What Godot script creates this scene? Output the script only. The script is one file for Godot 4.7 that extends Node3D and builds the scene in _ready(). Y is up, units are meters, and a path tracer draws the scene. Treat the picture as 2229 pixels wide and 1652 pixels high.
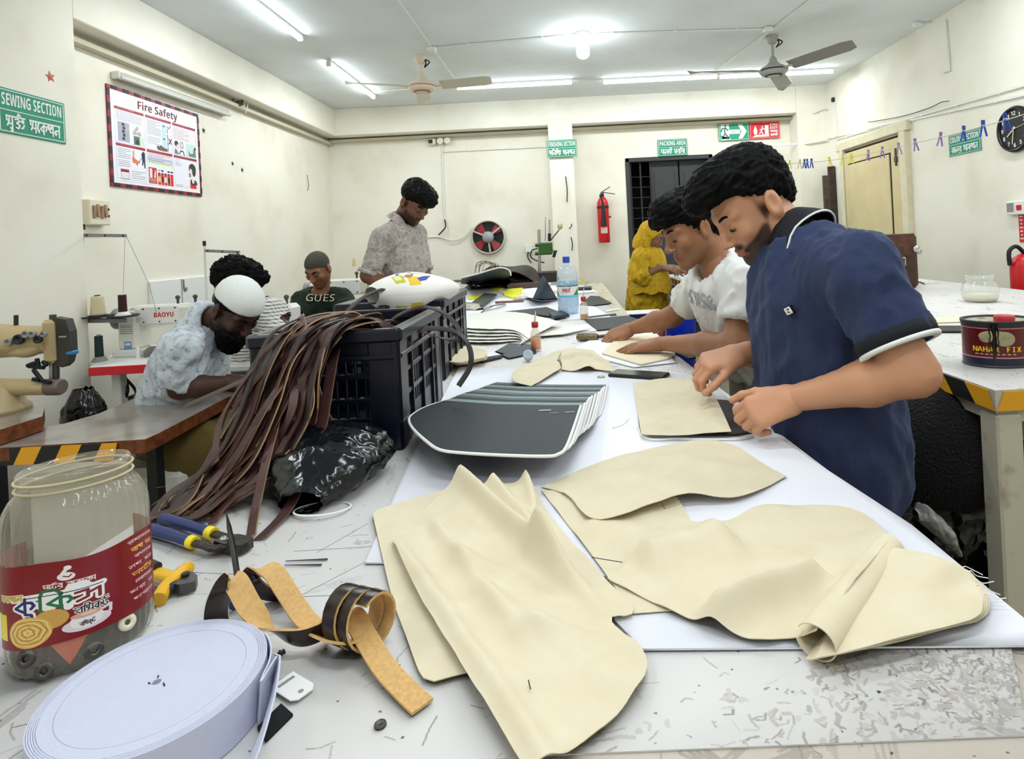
extends Node3D

const FOCAL := 1300.0
const PX := 1235.0
const PY := 523.0
const ROLL := 0.05
const EYE := 1.33
const TOP := 0.88
const TOP2 := 0.93
const CEIL := 2.98

var M := {}
var used_names := {}
var rng := RandomNumberGenerator.new()

func _ready():
	rng.seed = 7
	var cam := Camera3D.new()
	cam.name = "camera"
	cam.projection = Camera3D.PROJECTION_FRUSTUM
	cam.near = 0.05
	cam.far = 60.0
	cam.size = 1652.0 / FOCAL * 0.05
	cam.frustum_offset = Vector2((1114.5 - PX) / FOCAL, -(826.0 - PY) / FOCAL) * 0.05
	cam.position = Vector3(0, EYE, 0)
	cam.rotation = Vector3(0, 0, -ROLL)
	add_child(cam)
	cam.current = true
	var we := WorldEnvironment.new()
	we.name = "environment"
	var env := Environment.new()
	env.background_mode = Environment.BG_COLOR
	env.background_color = Color(0.02, 0.02, 0.03)
	env.tonemap_mode = Environment.TONE_MAPPER_LINEAR
	env.tonemap_exposure = 0.77
	env.sdfgi_enabled = true
	env.ssao_enabled = true
	env.ssil_enabled = true
	we.environment = env
	add_child(we)
	build_materials()
	build_lamps()
	build_room()
	build_walls_things()
	build_tables()
	build_left_side()
	build_table_far()
	build_crates()
	build_near()
	build_cloth()
	build_right_side()
	build_people()

func P(u: float, v: float, d: float) -> Vector3:
	var a := u - PX
	var b := v - PY
	var c := cos(ROLL)
	var s := sin(ROLL)
	return Vector3((a * c - b * s) * d / FOCAL, EYE - (a * s + b * c) * d / FOCAL, -d)

func TP(u: float, v: float, lift := 0.0, plane := TOP) -> Vector3:
	var q := P(u, v, 1.0)
	var k := (EYE - plane - lift) / (EYE - q.y)
	return Vector3(q.x * k, plane + lift, -k)

func XP(u: float, v: float, x: float) -> Vector3:
	var q := P(u, v, 1.0)
	return P(u, v, x / q.x)

func CP(u: float, v: float, drop := 0.0) -> Vector3:
	var q := P(u, v, 1.0)
	return P(u, v, (CEIL - drop - EYE) / (q.y - EYE))

func numbered(n: String) -> String:
	if used_names.has(n):
		used_names[n] += 1
		return "%s_%03d" % [n, used_names[n]]
	used_names[n] = 0
	return n

func tag(o: Node3D, label := "", category := "", group := "", kind := "") -> Node3D:
	if label: o.set_meta("label", label)
	if category: o.set_meta("category", category)
	if group: o.set_meta("group", group)
	if kind: o.set_meta("kind", kind)
	return o

func thing(called: String, label: String, category: String, at := Vector3.ZERO, group := "") -> Node3D:
	var o := Node3D.new()
	o.name = numbered(called)
	add_child(o)
	o.position = at
	tag(o, label, category, group)
	return o

func part(called: String, m, mat: Material, parent: Node3D, label := "") -> MeshInstance3D:
	var o := MeshInstance3D.new()
	o.name = called
	o.mesh = m.done() if m is MB else m
	o.material_override = mat
	parent.add_child(o, true)
	if label: o.set_meta("label", label)
	return o

func solo(called: String, m, mat: Material, label: String, category: String, group := "") -> MeshInstance3D:
	var o := part(numbered(called), m, mat, self)
	tag(o, label, category, group)
	return o

func struct(called: String, m, mat: Material) -> MeshInstance3D:
	var o := part(numbered(called), m, mat, self)
	o.set_meta("kind", "structure")
	return o

func text(called: String, s: String, size: float, mat: Material, parent: Node3D, xf: Transform3D, wide := 0.0, depth := 0.002, bold := true) -> MeshInstance3D:
	var t := TextMesh.new()
	var f := SystemFont.new()
	f.font_names = PackedStringArray(["Droid Sans"])
	f.font_weight = 700 if bold else 400
	t.font = f
	t.text = s
	t.font_size = 64
	t.pixel_size = size / 46.0
	t.depth = depth
	t.curve_step = 4.0
	var o := part(called, t, mat, parent)
	var w: float = t.get_aabb().size.x
	var k := wide / w if wide > 0.0 and w > 0.0 else 1.0
	o.transform = xf * Transform3D(Basis.from_scale(Vector3(k, 1, 1)), Vector3.ZERO)
	return o

func mat(c: Color, rough := 0.7, metal := 0.0) -> StandardMaterial3D:
	var m := StandardMaterial3D.new()
	m.albedo_color = c
	m.roughness = rough
	m.metallic = metal
	return m

func glow(c: Color, e: float) -> StandardMaterial3D:
	var m := mat(c, 0.6)
	m.emission_enabled = true
	m.emission = c
	m.emission_energy_multiplier = e
	return m

func noise_tex(size: int, freq: float, ramp: Array, sd := 1, octaves := 4, kind := FastNoiseLite.TYPE_SIMPLEX_SMOOTH, fractal := FastNoiseLite.FRACTAL_FBM) -> NoiseTexture2D:
	var n := FastNoiseLite.new()
	n.noise_type = kind
	n.seed = sd
	n.frequency = freq
	n.fractal_type = fractal
	n.fractal_octaves = octaves
	var t := NoiseTexture2D.new()
	t.width = size
	t.height = size
	t.seamless = true
	t.noise = n
	var g := Gradient.new()
	var offs := PackedFloat32Array()
	var cols := PackedColorArray()
	for r in ramp:
		offs.append(r[0])
		cols.append(r[1])
	g.offsets = offs
	g.colors = cols
	t.color_ramp = g
	return t

func textured(m: StandardMaterial3D, t: Texture2D, scale: float, world := false) -> StandardMaterial3D:
	m.albedo_texture = t
	m.uv1_triplanar = true
	m.uv1_world_triplanar = world
	m.uv1_scale = Vector3.ONE * scale
	return m

func relief(m: StandardMaterial3D, t: Texture2D, cm: float) -> StandardMaterial3D:
	m.heightmap_enabled = true
	m.heightmap_texture = t
	m.heightmap_scale = cm
	return m

class MB:
	var st := SurfaceTool.new()
	var xf := Transform3D()
	var n := 0

	func _init(t := Transform3D()):
		xf = t
		st.begin(Mesh.PRIMITIVE_TRIANGLES)

	func tri(a: Vector3, b: Vector3, c: Vector3, s := 4294967295):
		st.set_smooth_group(s)
		st.add_vertex(xf * a)
		st.add_vertex(xf * b)
		st.add_vertex(xf * c)
		n += 1

	func quad(a: Vector3, b: Vector3, c: Vector3, d: Vector3, s := 4294967295):
		tri(a, b, c, s)
		tri(a, c, d, s)

	func face(pts: Array, out: Vector3, s := 4294967295):
		var nn: Vector3 = (pts[2] - pts[0]).cross(pts[1] - pts[0])
		if pts.size() > 3 and nn.length_squared() < 1e-14:
			nn = (pts[3] - pts[0]).cross(pts[2] - pts[0])
		var flip := nn.dot(out) < 0.0
		for i in range(1, pts.size() - 1):
			if flip:
				tri(pts[0], pts[i + 1], pts[i], s)
			else:
				tri(pts[0], pts[i], pts[i + 1], s)

	func box(c: Vector3, size: Vector3, bev := 0.0, basis := Basis()):
		var h := size * 0.5
		bev = minf(bev, minf(h.x, minf(h.y, h.z)) * 0.9)
		if bev <= 0.0:
			for ax in 3:
				for sg in [-1.0, 1.0]:
					var o := Vector3.ZERO
					o[ax] = sg
					var p := Vector3.ZERO
					var q := Vector3.ZERO
					p[(ax + 1) % 3] = 1.0
					q[(ax + 2) % 3] = 1.0
					var pts := []
					for k in [[-1, -1], [1, -1], [1, 1], [-1, 1]]:
						pts.append(c + basis * ((o + p * k[0] + q * k[1]) * h))
					face(pts, basis * o)
			return
		var vert := func(sx, sy, sz, ax) -> Vector3:
			var v := Vector3(sx * (h.x - bev), sy * (h.y - bev), sz * (h.z - bev))
			v[ax] = [sx * h.x, sy * h.y, sz * h.z][ax]
			return c + basis * v
		for ax in 3:
			var b := (ax + 1) % 3
			var d := (ax + 2) % 3
			for sg in [-1.0, 1.0]:
				var pts := []
				for k in [[-1, -1], [1, -1], [1, 1], [-1, 1]]:
					var sgn := Vector3.ZERO
					sgn[ax] = sg
					sgn[b] = k[0]
					sgn[d] = k[1]
					pts.append(vert.call(sgn.x, sgn.y, sgn.z, ax))
				var o := Vector3.ZERO
				o[ax] = sg
				face(pts, basis * o)
			for sb in [-1.0, 1.0]:
				for sd in [-1.0, 1.0]:
					var pts := []
					for k in [[-1, b], [-1, d], [1, d], [1, b]]:
						var sgn := Vector3.ZERO
						sgn[ax] = k[0]
						sgn[b] = sb
						sgn[d] = sd
						pts.append(vert.call(sgn.x, sgn.y, sgn.z, k[1]))
					var o := Vector3.ZERO
					o[b] = sb
					o[d] = sd
					face(pts, basis * o)
		for sx in [-1.0, 1.0]:
			for sy in [-1.0, 1.0]:
				for sz in [-1.0, 1.0]:
					face([vert.call(sx, sy, sz, 0), vert.call(sx, sy, sz, 1), vert.call(sx, sy, sz, 2)], basis * Vector3(sx, sy, sz))

	func span(a: Vector3, b: Vector3, w: float, h: float, bev := 0.0, up := Vector3.UP):
		var z := (b - a).normalized()
		if absf(z.dot(up)) > 0.99:
			up = Vector3.RIGHT
		var x := up.cross(z).normalized()
		box((a + b) * 0.5, Vector3(w, h, a.distance_to(b)), bev, Basis(x, z.cross(x), z))

	func tube(pts: Array, r, sides := 8, caps := true, flat := 1.0, up := Vector3.UP, g := 1):
		var k := pts.size()
		var rings := []
		var t0: Vector3 = (pts[1] - pts[0]).normalized()
		var x := up.cross(t0)
		if x.length() < 0.05:
			x = Vector3.RIGHT.cross(t0)
		x = x.normalized()
		for i in k:
			var t: Vector3 = (pts[mini(i + 1, k - 1)] - pts[maxi(i - 1, 0)]).normalized()
			x = (x - t * x.dot(t)).normalized()
			var y := t.cross(x)
			var rad: float = r[i] if r is Array else r
			var ring := []
			for j in sides:
				var an := TAU * j / sides
				ring.append(pts[i] + x * cos(an) * rad + y * sin(an) * rad * flat)
			rings.append(ring)
		for i in k - 1:
			for j in sides:
				var j2 := (j + 1) % sides
				quad(rings[i][j], rings[i + 1][j], rings[i + 1][j2], rings[i][j2], g)
		if caps:
			var o0: Vector3 = pts[0] - pts[1]
			var o1: Vector3 = pts[k - 1] - pts[k - 2]
			face(rings[0], o0)
			face(rings[k - 1], o1)

	func lathe(prof: Array, segs := 24, sq := Vector2.ONE, g := 1):
		for i in prof.size() - 1:
			var p: Vector2 = prof[i]
			var q: Vector2 = prof[i + 1]
			for j in segs:
				var a0 := TAU * j / segs
				var a1 := TAU * (j + 1) / segs
				var c0 := Vector3(cos(a0) * sq.x, 0, sin(a0) * sq.y)
				var c1 := Vector3(cos(a1) * sq.x, 0, sin(a1) * sq.y)
				var A := c0 * p.x + Vector3(0, p.y, 0)
				var B := c0 * q.x + Vector3(0, q.y, 0)
				var C := c1 * q.x + Vector3(0, q.y, 0)
				var D := c1 * p.x + Vector3(0, p.y, 0)
				if p.x < 1e-6:
					tri(A, C, B, 2000 + i if g == 0 else g)
				elif q.x < 1e-6:
					tri(A, D, B, 2000 + i if g == 0 else g)
				else:
					quad(A, D, C, B, 2000 + i if g == 0 else g)

	func prism(poly: PackedVector2Array, y0: float, y1: float):
		var idx := Geometry2D.triangulate_polygon(poly)
		for i in range(0, idx.size(), 3):
			var a := poly[idx[i]]
			var b := poly[idx[i + 1]]
			var c := poly[idx[i + 2]]
			face([Vector3(a.x, y1, a.y), Vector3(b.x, y1, b.y), Vector3(c.x, y1, c.y)], Vector3.UP)
			face([Vector3(a.x, y0, a.y), Vector3(b.x, y0, b.y), Vector3(c.x, y0, c.y)], Vector3.DOWN)
		var cw := Geometry2D.is_polygon_clockwise(poly)
		for i in poly.size():
			var a := poly[i]
			var b := poly[(i + 1) % poly.size()]
			var nrm := Vector3(b.y - a.y, 0, a.x - b.x) * (-1.0 if cw else 1.0)
			face([Vector3(a.x, y0, a.y), Vector3(b.x, y0, b.y), Vector3(b.x, y1, b.y), Vector3(a.x, y1, a.y)], nrm)

	func grid(p: Array, thick := 0.0, g := 1):
		var ni := p.size()
		var nj: int = p[0].size()
		if thick <= 0.0:
			for i in ni - 1:
				for j in nj - 1:
					quad(p[i][j], p[i + 1][j], p[i + 1][j + 1], p[i][j + 1], g)
			return
		var lo := []
		for i in ni:
			var row := []
			for j in nj:
				var du: Vector3 = p[mini(i + 1, ni - 1)][j] - p[maxi(i - 1, 0)][j]
				var dv: Vector3 = p[i][mini(j + 1, nj - 1)] - p[i][maxi(j - 1, 0)]
				row.append(p[i][j] - dv.cross(du).normalized() * thick)
			lo.append(row)
		for i in ni - 1:
			for j in nj - 1:
				quad(p[i][j], p[i + 1][j], p[i + 1][j + 1], p[i][j + 1], g)
				quad(lo[i][j], lo[i][j + 1], lo[i + 1][j + 1], lo[i + 1][j], g + 1)
		for i in ni - 1:
			quad(p[i][0], lo[i][0], lo[i + 1][0], p[i + 1][0], g + 2)
			quad(p[i][nj - 1], p[i + 1][nj - 1], lo[i + 1][nj - 1], lo[i][nj - 1], g + 2)
		for j in nj - 1:
			quad(p[0][j], p[0][j + 1], lo[0][j + 1], lo[0][j], g + 3)
			quad(p[ni - 1][j], lo[ni - 1][j], lo[ni - 1][j + 1], p[ni - 1][j + 1], g + 3)

	func ball(c: Vector3, r: Vector3, segs := 16, rings := 10, basis := Basis()):
		for i in rings:
			for j in segs:
				var q := []
				for k in [[0, 0], [1, 0], [1, 1], [0, 1]]:
					var th: float = PI * (i + k[0]) / rings - PI / 2
					var ph: float = TAU * (j + k[1]) / segs
					q.append(c + basis * (Vector3(cos(th) * cos(ph), sin(th), cos(th) * sin(ph)) * r))
				if i == 0:
					tri(q[0], q[2], q[1], 1)
				elif i == rings - 1:
					tri(q[0], q[3], q[1], 1)
				else:
					quad(q[0], q[3], q[2], q[1], 1)

	func strip(pts: Array, w: float, y: float, up: Vector3):
		var k := pts.size()
		for i in k - 1:
			var lift := up * (1.0 + 0.02 * (n % 97))
			var a: Vector3 = pts[i]
			var b: Vector3 = pts[i + 1]
			var d := (b - a).normalized()
			var s := d.cross(lift.normalized()).normalized() * w * 0.5
			var e := d * w * 0.4
			face([a - e - s + lift, b + e - s + lift, b + e + s + lift, a - e + s + lift], lift)
			face([a - e - s, b + e - s, b + e - s + lift, a - e - s + lift], -s)
			face([a - e + s, b + e + s, b + e + s + lift, a - e + s + lift], s)

	func done() -> ArrayMesh:
		st.generate_normals()
		return st.commit()

func smooth_line(ctrl: Array, per := 8) -> Array:
	var out := []
	var n := ctrl.size()
	for i in n - 1:
		var p0: Vector3 = ctrl[maxi(i - 1, 0)]
		var p1: Vector3 = ctrl[i]
		var p2: Vector3 = ctrl[i + 1]
		var p3: Vector3 = ctrl[mini(i + 2, n - 1)]
		for k in per:
			out.append(p1.cubic_interpolate(p2, p0, p3, float(k) / per))
	out.append(ctrl[n - 1])
	return out

func frame(at: Vector3, z: Vector3, up := Vector3.UP) -> Transform3D:
	z = z.normalized()
	var x := up.cross(z).normalized()
	return Transform3D(Basis(x, z.cross(x), z), at)

# ================================================================ materials
func build_materials():
	var W := Color.WHITE
	M.wall = textured(mat(Color(0.955, 0.942, 0.89), 0.75), noise_tex(512, 0.006, [[0.0, Color(0.93, 0.925, 0.90)], [0.45, Color(0.985, 0.98, 0.97)], [1.0, W]], 3, 5), 0.35, true)
	M.ceiling = textured(mat(Color(0.93, 0.95, 0.955), 0.85), noise_tex(512, 0.008, [[0.0, Color(0.95, 0.95, 0.94)], [1.0, W]], 5, 5), 0.3, true)
	M.ledge = mat(Color(0.80, 0.77, 0.68), 0.7)
	M.floor = textured(mat(Color(0.52, 0.51, 0.49), 0.45), noise_tex(512, 0.02, [[0.0, Color(0.75, 0.73, 0.7)], [1.0, W]], 8, 5), 0.6, true)
	M.white = mat(Color(0.93, 0.93, 0.92), 0.5)
	M.paper = mat(Color(0.945, 0.95, 0.985), 0.6)
	M.cream_plastic = mat(Color(0.9, 0.87, 0.78), 0.4)
	M.pipe = mat(Color(0.90, 0.90, 0.86), 0.5)
	M.black = mat(Color(0.04, 0.04, 0.045), 0.5)
	M.rubber = mat(Color(0.06, 0.06, 0.065), 0.8)
	M.dark = mat(Color(0.13, 0.13, 0.14), 0.6)
	M.steel = mat(Color(0.72, 0.72, 0.72), 0.3, 0.9)
	M.darksteel = mat(Color(0.34, 0.33, 0.33), 0.4, 0.8)
	M.grey = mat(Color(0.55, 0.55, 0.54), 0.5)
	M.green_sign = mat(Color(0.02, 0.55, 0.42), 0.5)
	M.red_sign = mat(Color(0.85, 0.13, 0.17), 0.5)
	M.red = mat(Color(0.80, 0.06, 0.09), 0.35)
	M.yellow = mat(Color(0.95, 0.72, 0.1), 0.5)
	M.lime = mat(Color(0.96, 0.95, 0.12), 0.6)
	M.bag = relief(mat(Color(0.025, 0.027, 0.032), 0.15), noise_tex(512, 0.006, [[0.0, Color.BLACK], [1.0, W]], 51, 2, FastNoiseLite.TYPE_SIMPLEX, FastNoiseLite.FRACTAL_RIDGED), 0.6)
	M.bag.uv1_triplanar = true
	M.bag.uv1_scale = Vector3.ONE * 3.0
	M.cream_dull = mat(Color(0.93, 0.88, 0.76), 0.8)
	M.tube = glow(Color(0.93, 0.97, 1.0), 30.0)
	M.bulb = glow(Color(0.95, 0.98, 1.0), 14.0)

# ================================================================ lamps
func tube_lamp(at: Vector3, along: Vector3, label: String, seen := true):
	var t := thing("tube_lamp", label, "lamp", at, "lit ceiling tube lamps")
	var h := along.normalized()
	var b := MB.new()
	b.span(-h * 0.6 + Vector3(0, -0.012, 0), h * 0.6 + Vector3(0, -0.012, 0), 0.035, 0.024, 0.004)
	part("base_rail", b, M.white, t)
	var g := MB.new()
	g.tube([-h * 0.585 + Vector3(0, -0.036, 0), h * 0.585 + Vector3(0, -0.036, 0)], 0.017, 14)
	part("glow_tube", g, M.tube, t)
	for s in [-1.0, 1.0]:
		var c := MB.new()
		c.span(h * s * 0.585 + Vector3(0, -0.034, 0), h * s * 0.605 + Vector3(0, -0.034, 0), 0.04, 0.044, 0.004)
		part("end_cap", c, M.cream_plastic, t)
	var l := AreaLight3D.new()
	l.name = "tube_light"
	l.area_size = Vector2(1.16, 0.05)
	l.light_color = Color(0.97, 0.99, 1.0)
	l.light_energy = 1.45
	l.area_normalize_energy = true
	l.shadow_enabled = true
	l.set("area_range", 14.0)
	t.add_child(l)
	l.transform = Transform3D(Basis(h, Vector3.UP.cross(h).normalized() * -1.0, Vector3.UP) if true else Basis(), Vector3(0, -0.06, 0))
	l.basis = Basis(h, h.cross(Vector3.DOWN).normalized(), Vector3.UP).orthonormalized()
	if l.basis.determinant() < 0.0:
		l.basis = Basis(h, -l.basis.y, Vector3.UP)

func build_lamps():
	var y := CEIL - 0.001
	tube_lamp(Vector3(-1.93, y, -3.9), Vector3.FORWARD, "lit tube lamp at the top edge, nearer of two along the left wall")
	tube_lamp(Vector3(-1.97, y, -5.72), Vector3.FORWARD, "lit tube lamp on the ceiling left of the cream fan, running towards the back wall")
	tube_lamp(Vector3(-0.46, y, -6.12), Vector3.RIGHT, "lit tube lamp along the back wall between the cream fan and the bulb")
	tube_lamp(Vector3(1.04, y, -6.18), Vector3.RIGHT, "lit tube lamp along the back wall between the bulb and the grey fan")
	tube_lamp(Vector3(2.25, y, -6.2), Vector3.RIGHT, "lit tube lamp partly hidden behind the grey ceiling fan")
	for p in [[-1.95, -0.9, 0], [2.45, -1.6, 0], [0.2, 0.3, 1], [-1.6, 1.3, 1], [1.7, 1.3, 1], [2.45, -3.3, 0], [0.3, -1.0, 1], [0.3, -2.7, 1]]:
		tube_lamp(Vector3(p[0], y, p[1]), Vector3.RIGHT if p[2] else Vector3.FORWARD, "lit tube lamp of the rows over the front half of the room")
	var c := CP(1267, 72)
	var t := thing("ceiling_bulb", "lit white bulb in a round ceiling holder on the cable run", "lamp", c)
	var b := MB.new()
	b.lathe([Vector2(0, -0.03), Vector2(0.05, -0.03), Vector2(0.062, -0.02), Vector2(0.062, 0.0)], 24)
	part("ceiling_rose", b, M.white, t)
	b = MB.new()
	b.lathe([Vector2(0, -0.075), Vector2(0.02, -0.075), Vector2(0.022, -0.03), Vector2(0, -0.03)], 18)
	part("socket", b, M.pipe, t)
	b = MB.new()
	b.lathe([Vector2(0, -0.205), Vector2(0.03, -0.2), Vector2(0.047, -0.185), Vector2(0.053, -0.16), Vector2(0.053, -0.125), Vector2(0.042, -0.1), Vector2(0.024, -0.085), Vector2(0.02, -0.07)], 24)
	part("glow_bulb", b, M.bulb, t)
	var l := OmniLight3D.new()
	l.name = "bulb_light"
	l.light_energy = 0.22
	l.light_color = Color(0.93, 0.97, 1.0)
	l.light_size = 0.05
	l.omni_range = 14.0
	l.omni_attenuation = 2.0
	l.shadow_enabled = true
	t.add_child(l)
	l.position = Vector3(0, -0.15, 0)

# ================================================================ the room
const XL := -2.62
const XLR := -2.80
const XR := 3.08
const ZB := -6.9
const ZBR := -7.15
const YB := 2.67

func build_room():
	var m := MB.new()
	m.box(Vector3(0.2, -0.1, -2.2), Vector3(6.6, 0.2, 10.8))
	struct("floor", m, M.floor)
	m = MB.new()
	m.box(Vector3(0.2, CEIL + 0.1, -2.2), Vector3(6.6, 0.2, 10.8))
	struct("ceiling", m, M.ceiling)
	m = MB.new()
	m.box(Vector3(XLR - 0.1, CEIL / 2, -2.2), Vector3(0.2, CEIL, 10.4))
	m.box(Vector3((XL + XLR) / 2, CEIL / 2, -0.12), Vector3(XL - XLR, CEIL, 6.24))
	struct("wall_left", m, M.wall)
	m = MB.new()
	m.box(Vector3((XL + XLR) / 2, (CEIL + YB) / 2, -5.2), Vector3(XL - XLR, CEIL - YB, 3.92), 0.006)
	struct("trim_1", m, M.wall)
	m = MB.new()
	m.box(Vector3(XR + 0.1, CEIL / 2, -2.2), Vector3(0.2, CEIL, 10.4))
	struct("wall_right", m, M.wall)
	m = MB.new()
	m.box(Vector3(0.2, CEIL / 2, 2.9), Vector3(6.4, CEIL, 0.2))
	struct("wall_front", m, M.wall)
	var dx0 := 0.74
	var dx1 := 1.78
	var dy := 2.27
	m = MB.new()
	m.box(Vector3((XLR + dx0) / 2, CEIL / 2, ZBR - 0.1), Vector3(dx0 - XLR, CEIL, 0.2))
	m.box(Vector3((XR + dx1) / 2, CEIL / 2, ZBR - 0.1), Vector3(XR - dx1, CEIL, 0.2))
	m.box(Vector3((dx0 + dx1) / 2, (CEIL + dy) / 2, ZBR - 0.1), Vector3(dx1 - dx0, CEIL - dy, 0.2))
	struct("wall_back", m, M.wall)
	m = MB.new()
	m.box(Vector3((XLR + 2.72) / 2, (CEIL + YB) / 2, (ZB + ZBR) / 2), Vector3(2.72 - XLR, CEIL - YB, ZB - ZBR), 0.006)
	struct("trim_2", m, M.wall)
	m = MB.new()
	m.box(Vector3(-0.02, YB / 2, (ZB + ZBR) / 2 + 0.005), Vector3(0.28, YB + 0.06, ZB - ZBR + 0.03), 0.006)
	struct("trim_3", m, M.wall)
	m = MB.new()
	m.box(Vector3(2.9, CEIL / 2, (ZB + ZBR) / 2), Vector3(0.36, CEIL, ZB - ZBR))
	struct("trim_4", m, M.wall)
	m = MB.new()
	m.box(Vector3(XLR + 0.03, YB - 0.055, -5.2), Vector3(0.06, 0.03, 3.9))
	struct("trim_5", m, M.ledge)
	m = MB.new()
	m.box(Vector3((XLR - 0.16) / 2, YB - 0.03, ZBR + 0.05), Vector3(-0.16 - XLR, 0.025, 0.1))
	m.box(Vector3((0.12 + 2.72) / 2, YB - 0.03, ZBR + 0.05), Vector3(2.6, 0.025, 0.1))
	struct("trim_6", m, M.ledge)
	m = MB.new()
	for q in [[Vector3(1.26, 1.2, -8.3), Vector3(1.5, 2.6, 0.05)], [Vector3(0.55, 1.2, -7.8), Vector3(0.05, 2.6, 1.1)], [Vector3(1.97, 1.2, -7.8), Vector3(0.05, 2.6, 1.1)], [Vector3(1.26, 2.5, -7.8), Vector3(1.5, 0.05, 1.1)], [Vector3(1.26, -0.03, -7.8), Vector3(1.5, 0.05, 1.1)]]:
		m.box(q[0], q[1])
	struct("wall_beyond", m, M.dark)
	var door := Node3D.new()
	door.name = "door_1"
	add_child(door)
	door.set_meta("kind", "structure")
	m = MB.new()
	m.box(Vector3((dx0 + dx1) / 2, dy - 0.02, ZBR - 0.04), Vector3(dx1 - dx0, 0.05, 0.1), 0.004)
	m.box(Vector3(dx0 + 0.02, dy / 2, ZBR - 0.04), Vector3(0.05, dy, 0.1), 0.004)
	m.box(Vector3(dx1 - 0.02, dy / 2, ZBR - 0.04), Vector3(0.05, dy, 0.1), 0.004)
	part("frame", m, mat(Color(0.2, 0.21, 0.21), 0.6), door)
	var leaf := mat(Color(0.21, 0.22, 0.22), 0.6)
	for k in 2:
		m = MB.new()
		var x0 := dx0 + 0.3 + k * 0.36
		m.box(Vector3(x0 + 0.17, dy / 2, ZBR - 0.1), Vector3(0.345, dy - 0.06, 0.04), 0.005)
		m.box(Vector3(x0 + 0.17, 1.75, ZBR - 0.078), Vector3(0.25, 0.7, 0.012), 0.005)
		m.box(Vector3(x0 + 0.17, 0.75, ZBR - 0.078), Vector3(0.25, 1.0, 0.012), 0.005)
		part("leaf", m, leaf, door)
	var bars := mat(Color(0.07, 0.075, 0.08), 0.5)
	for k in 15:
		m = MB.new()
		m.tube([Vector3(dx0 + 0.04, 0.3 + k * 0.125, ZBR - 0.07), Vector3(dx0 + 0.31, 0.3 + k * 0.125, ZBR - 0.07)], 0.007, 6)
		part("bar", m, bars, door)
	for k in 3:
		m = MB.new()
		m.box(Vector3(dx0 + 0.06 + k * 0.12, dy / 2, ZBR - 0.06), Vector3(0.02, dy - 0.05, 0.015))
		part("upright", m, bars, door)
	door = Node3D.new()
	door.name = "door_2"
	add_child(door)
	door.set_meta("kind", "structure")
	var cream := textured(mat(Color(0.86, 0.80, 0.62), 0.55), noise_tex(256, 0.02, [[0.0, Color(0.94, 0.935, 0.91)], [1.0, Color.WHITE]], 21, 4), 0.6)
	var gap := mat(Color(0.12, 0.1, 0.07), 0.8)
	var z0 := -6.5
	var z1 := -5.4
	m = MB.new()
	m.box(Vector3(XR - 0.02, 1.08, z0 - 0.04), Vector3(0.06, 2.16, 0.08), 0.006)
	m.box(Vector3(XR - 0.02, 1.08, z1 + 0.05), Vector3(0.06, 2.16, 0.1), 0.006)
	m.box(Vector3(XR - 0.02, 2.2, (z0 + z1) / 2), Vector3(0.06, 0.09, z1 - z0 + 0.28), 0.006)
	part("frame", m, textured(mat(Color(0.9, 0.87, 0.76), 0.6), cream.albedo_texture, 1.5), door)
	m = MB.new()
	m.box(Vector3(XR - 0.004, 1.07, (z0 + z1) / 2), Vector3(0.008, 2.14, z1 - z0))
	part("gap", m, gap, door)
	m = MB.new()
	m.box(Vector3(XR - 0.022, 1.06, (z0 + z1) / 2), Vector3(0.03, 2.11, z1 - z0 - 0.03), 0.004)
	part("leaf", m, cream, door)
	for q in [[1.38, 1.2], [0.42, 0.6]]:
		m = MB.new()
		m.box(Vector3(XR - 0.038, q[0], (z0 + z1) / 2 - 0.02), Vector3(0.006, q[1] + 0.03, z1 - z0 - 0.27))
		part("groove", m, gap, door)
		m = MB.new()
		m.box(Vector3(XR - 0.043, q[0], (z0 + z1) / 2 - 0.02), Vector3(0.014, q[1], z1 - z0 - 0.3), 0.005)
		part("panel", m, cream, door)
	m = MB.new()
	m.tube([Vector3(XR - 0.045, 2.02, z1 - 0.06), Vector3(XR - 0.045, 1.86, z1 - 0.06)], 0.008, 6)
	m.box(Vector3(XR - 0.042, 1.92, z1 - 0.06), Vector3(0.02, 0.05, 0.04), 0.003)
	part("bolt", m, M.darksteel, door)

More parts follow.
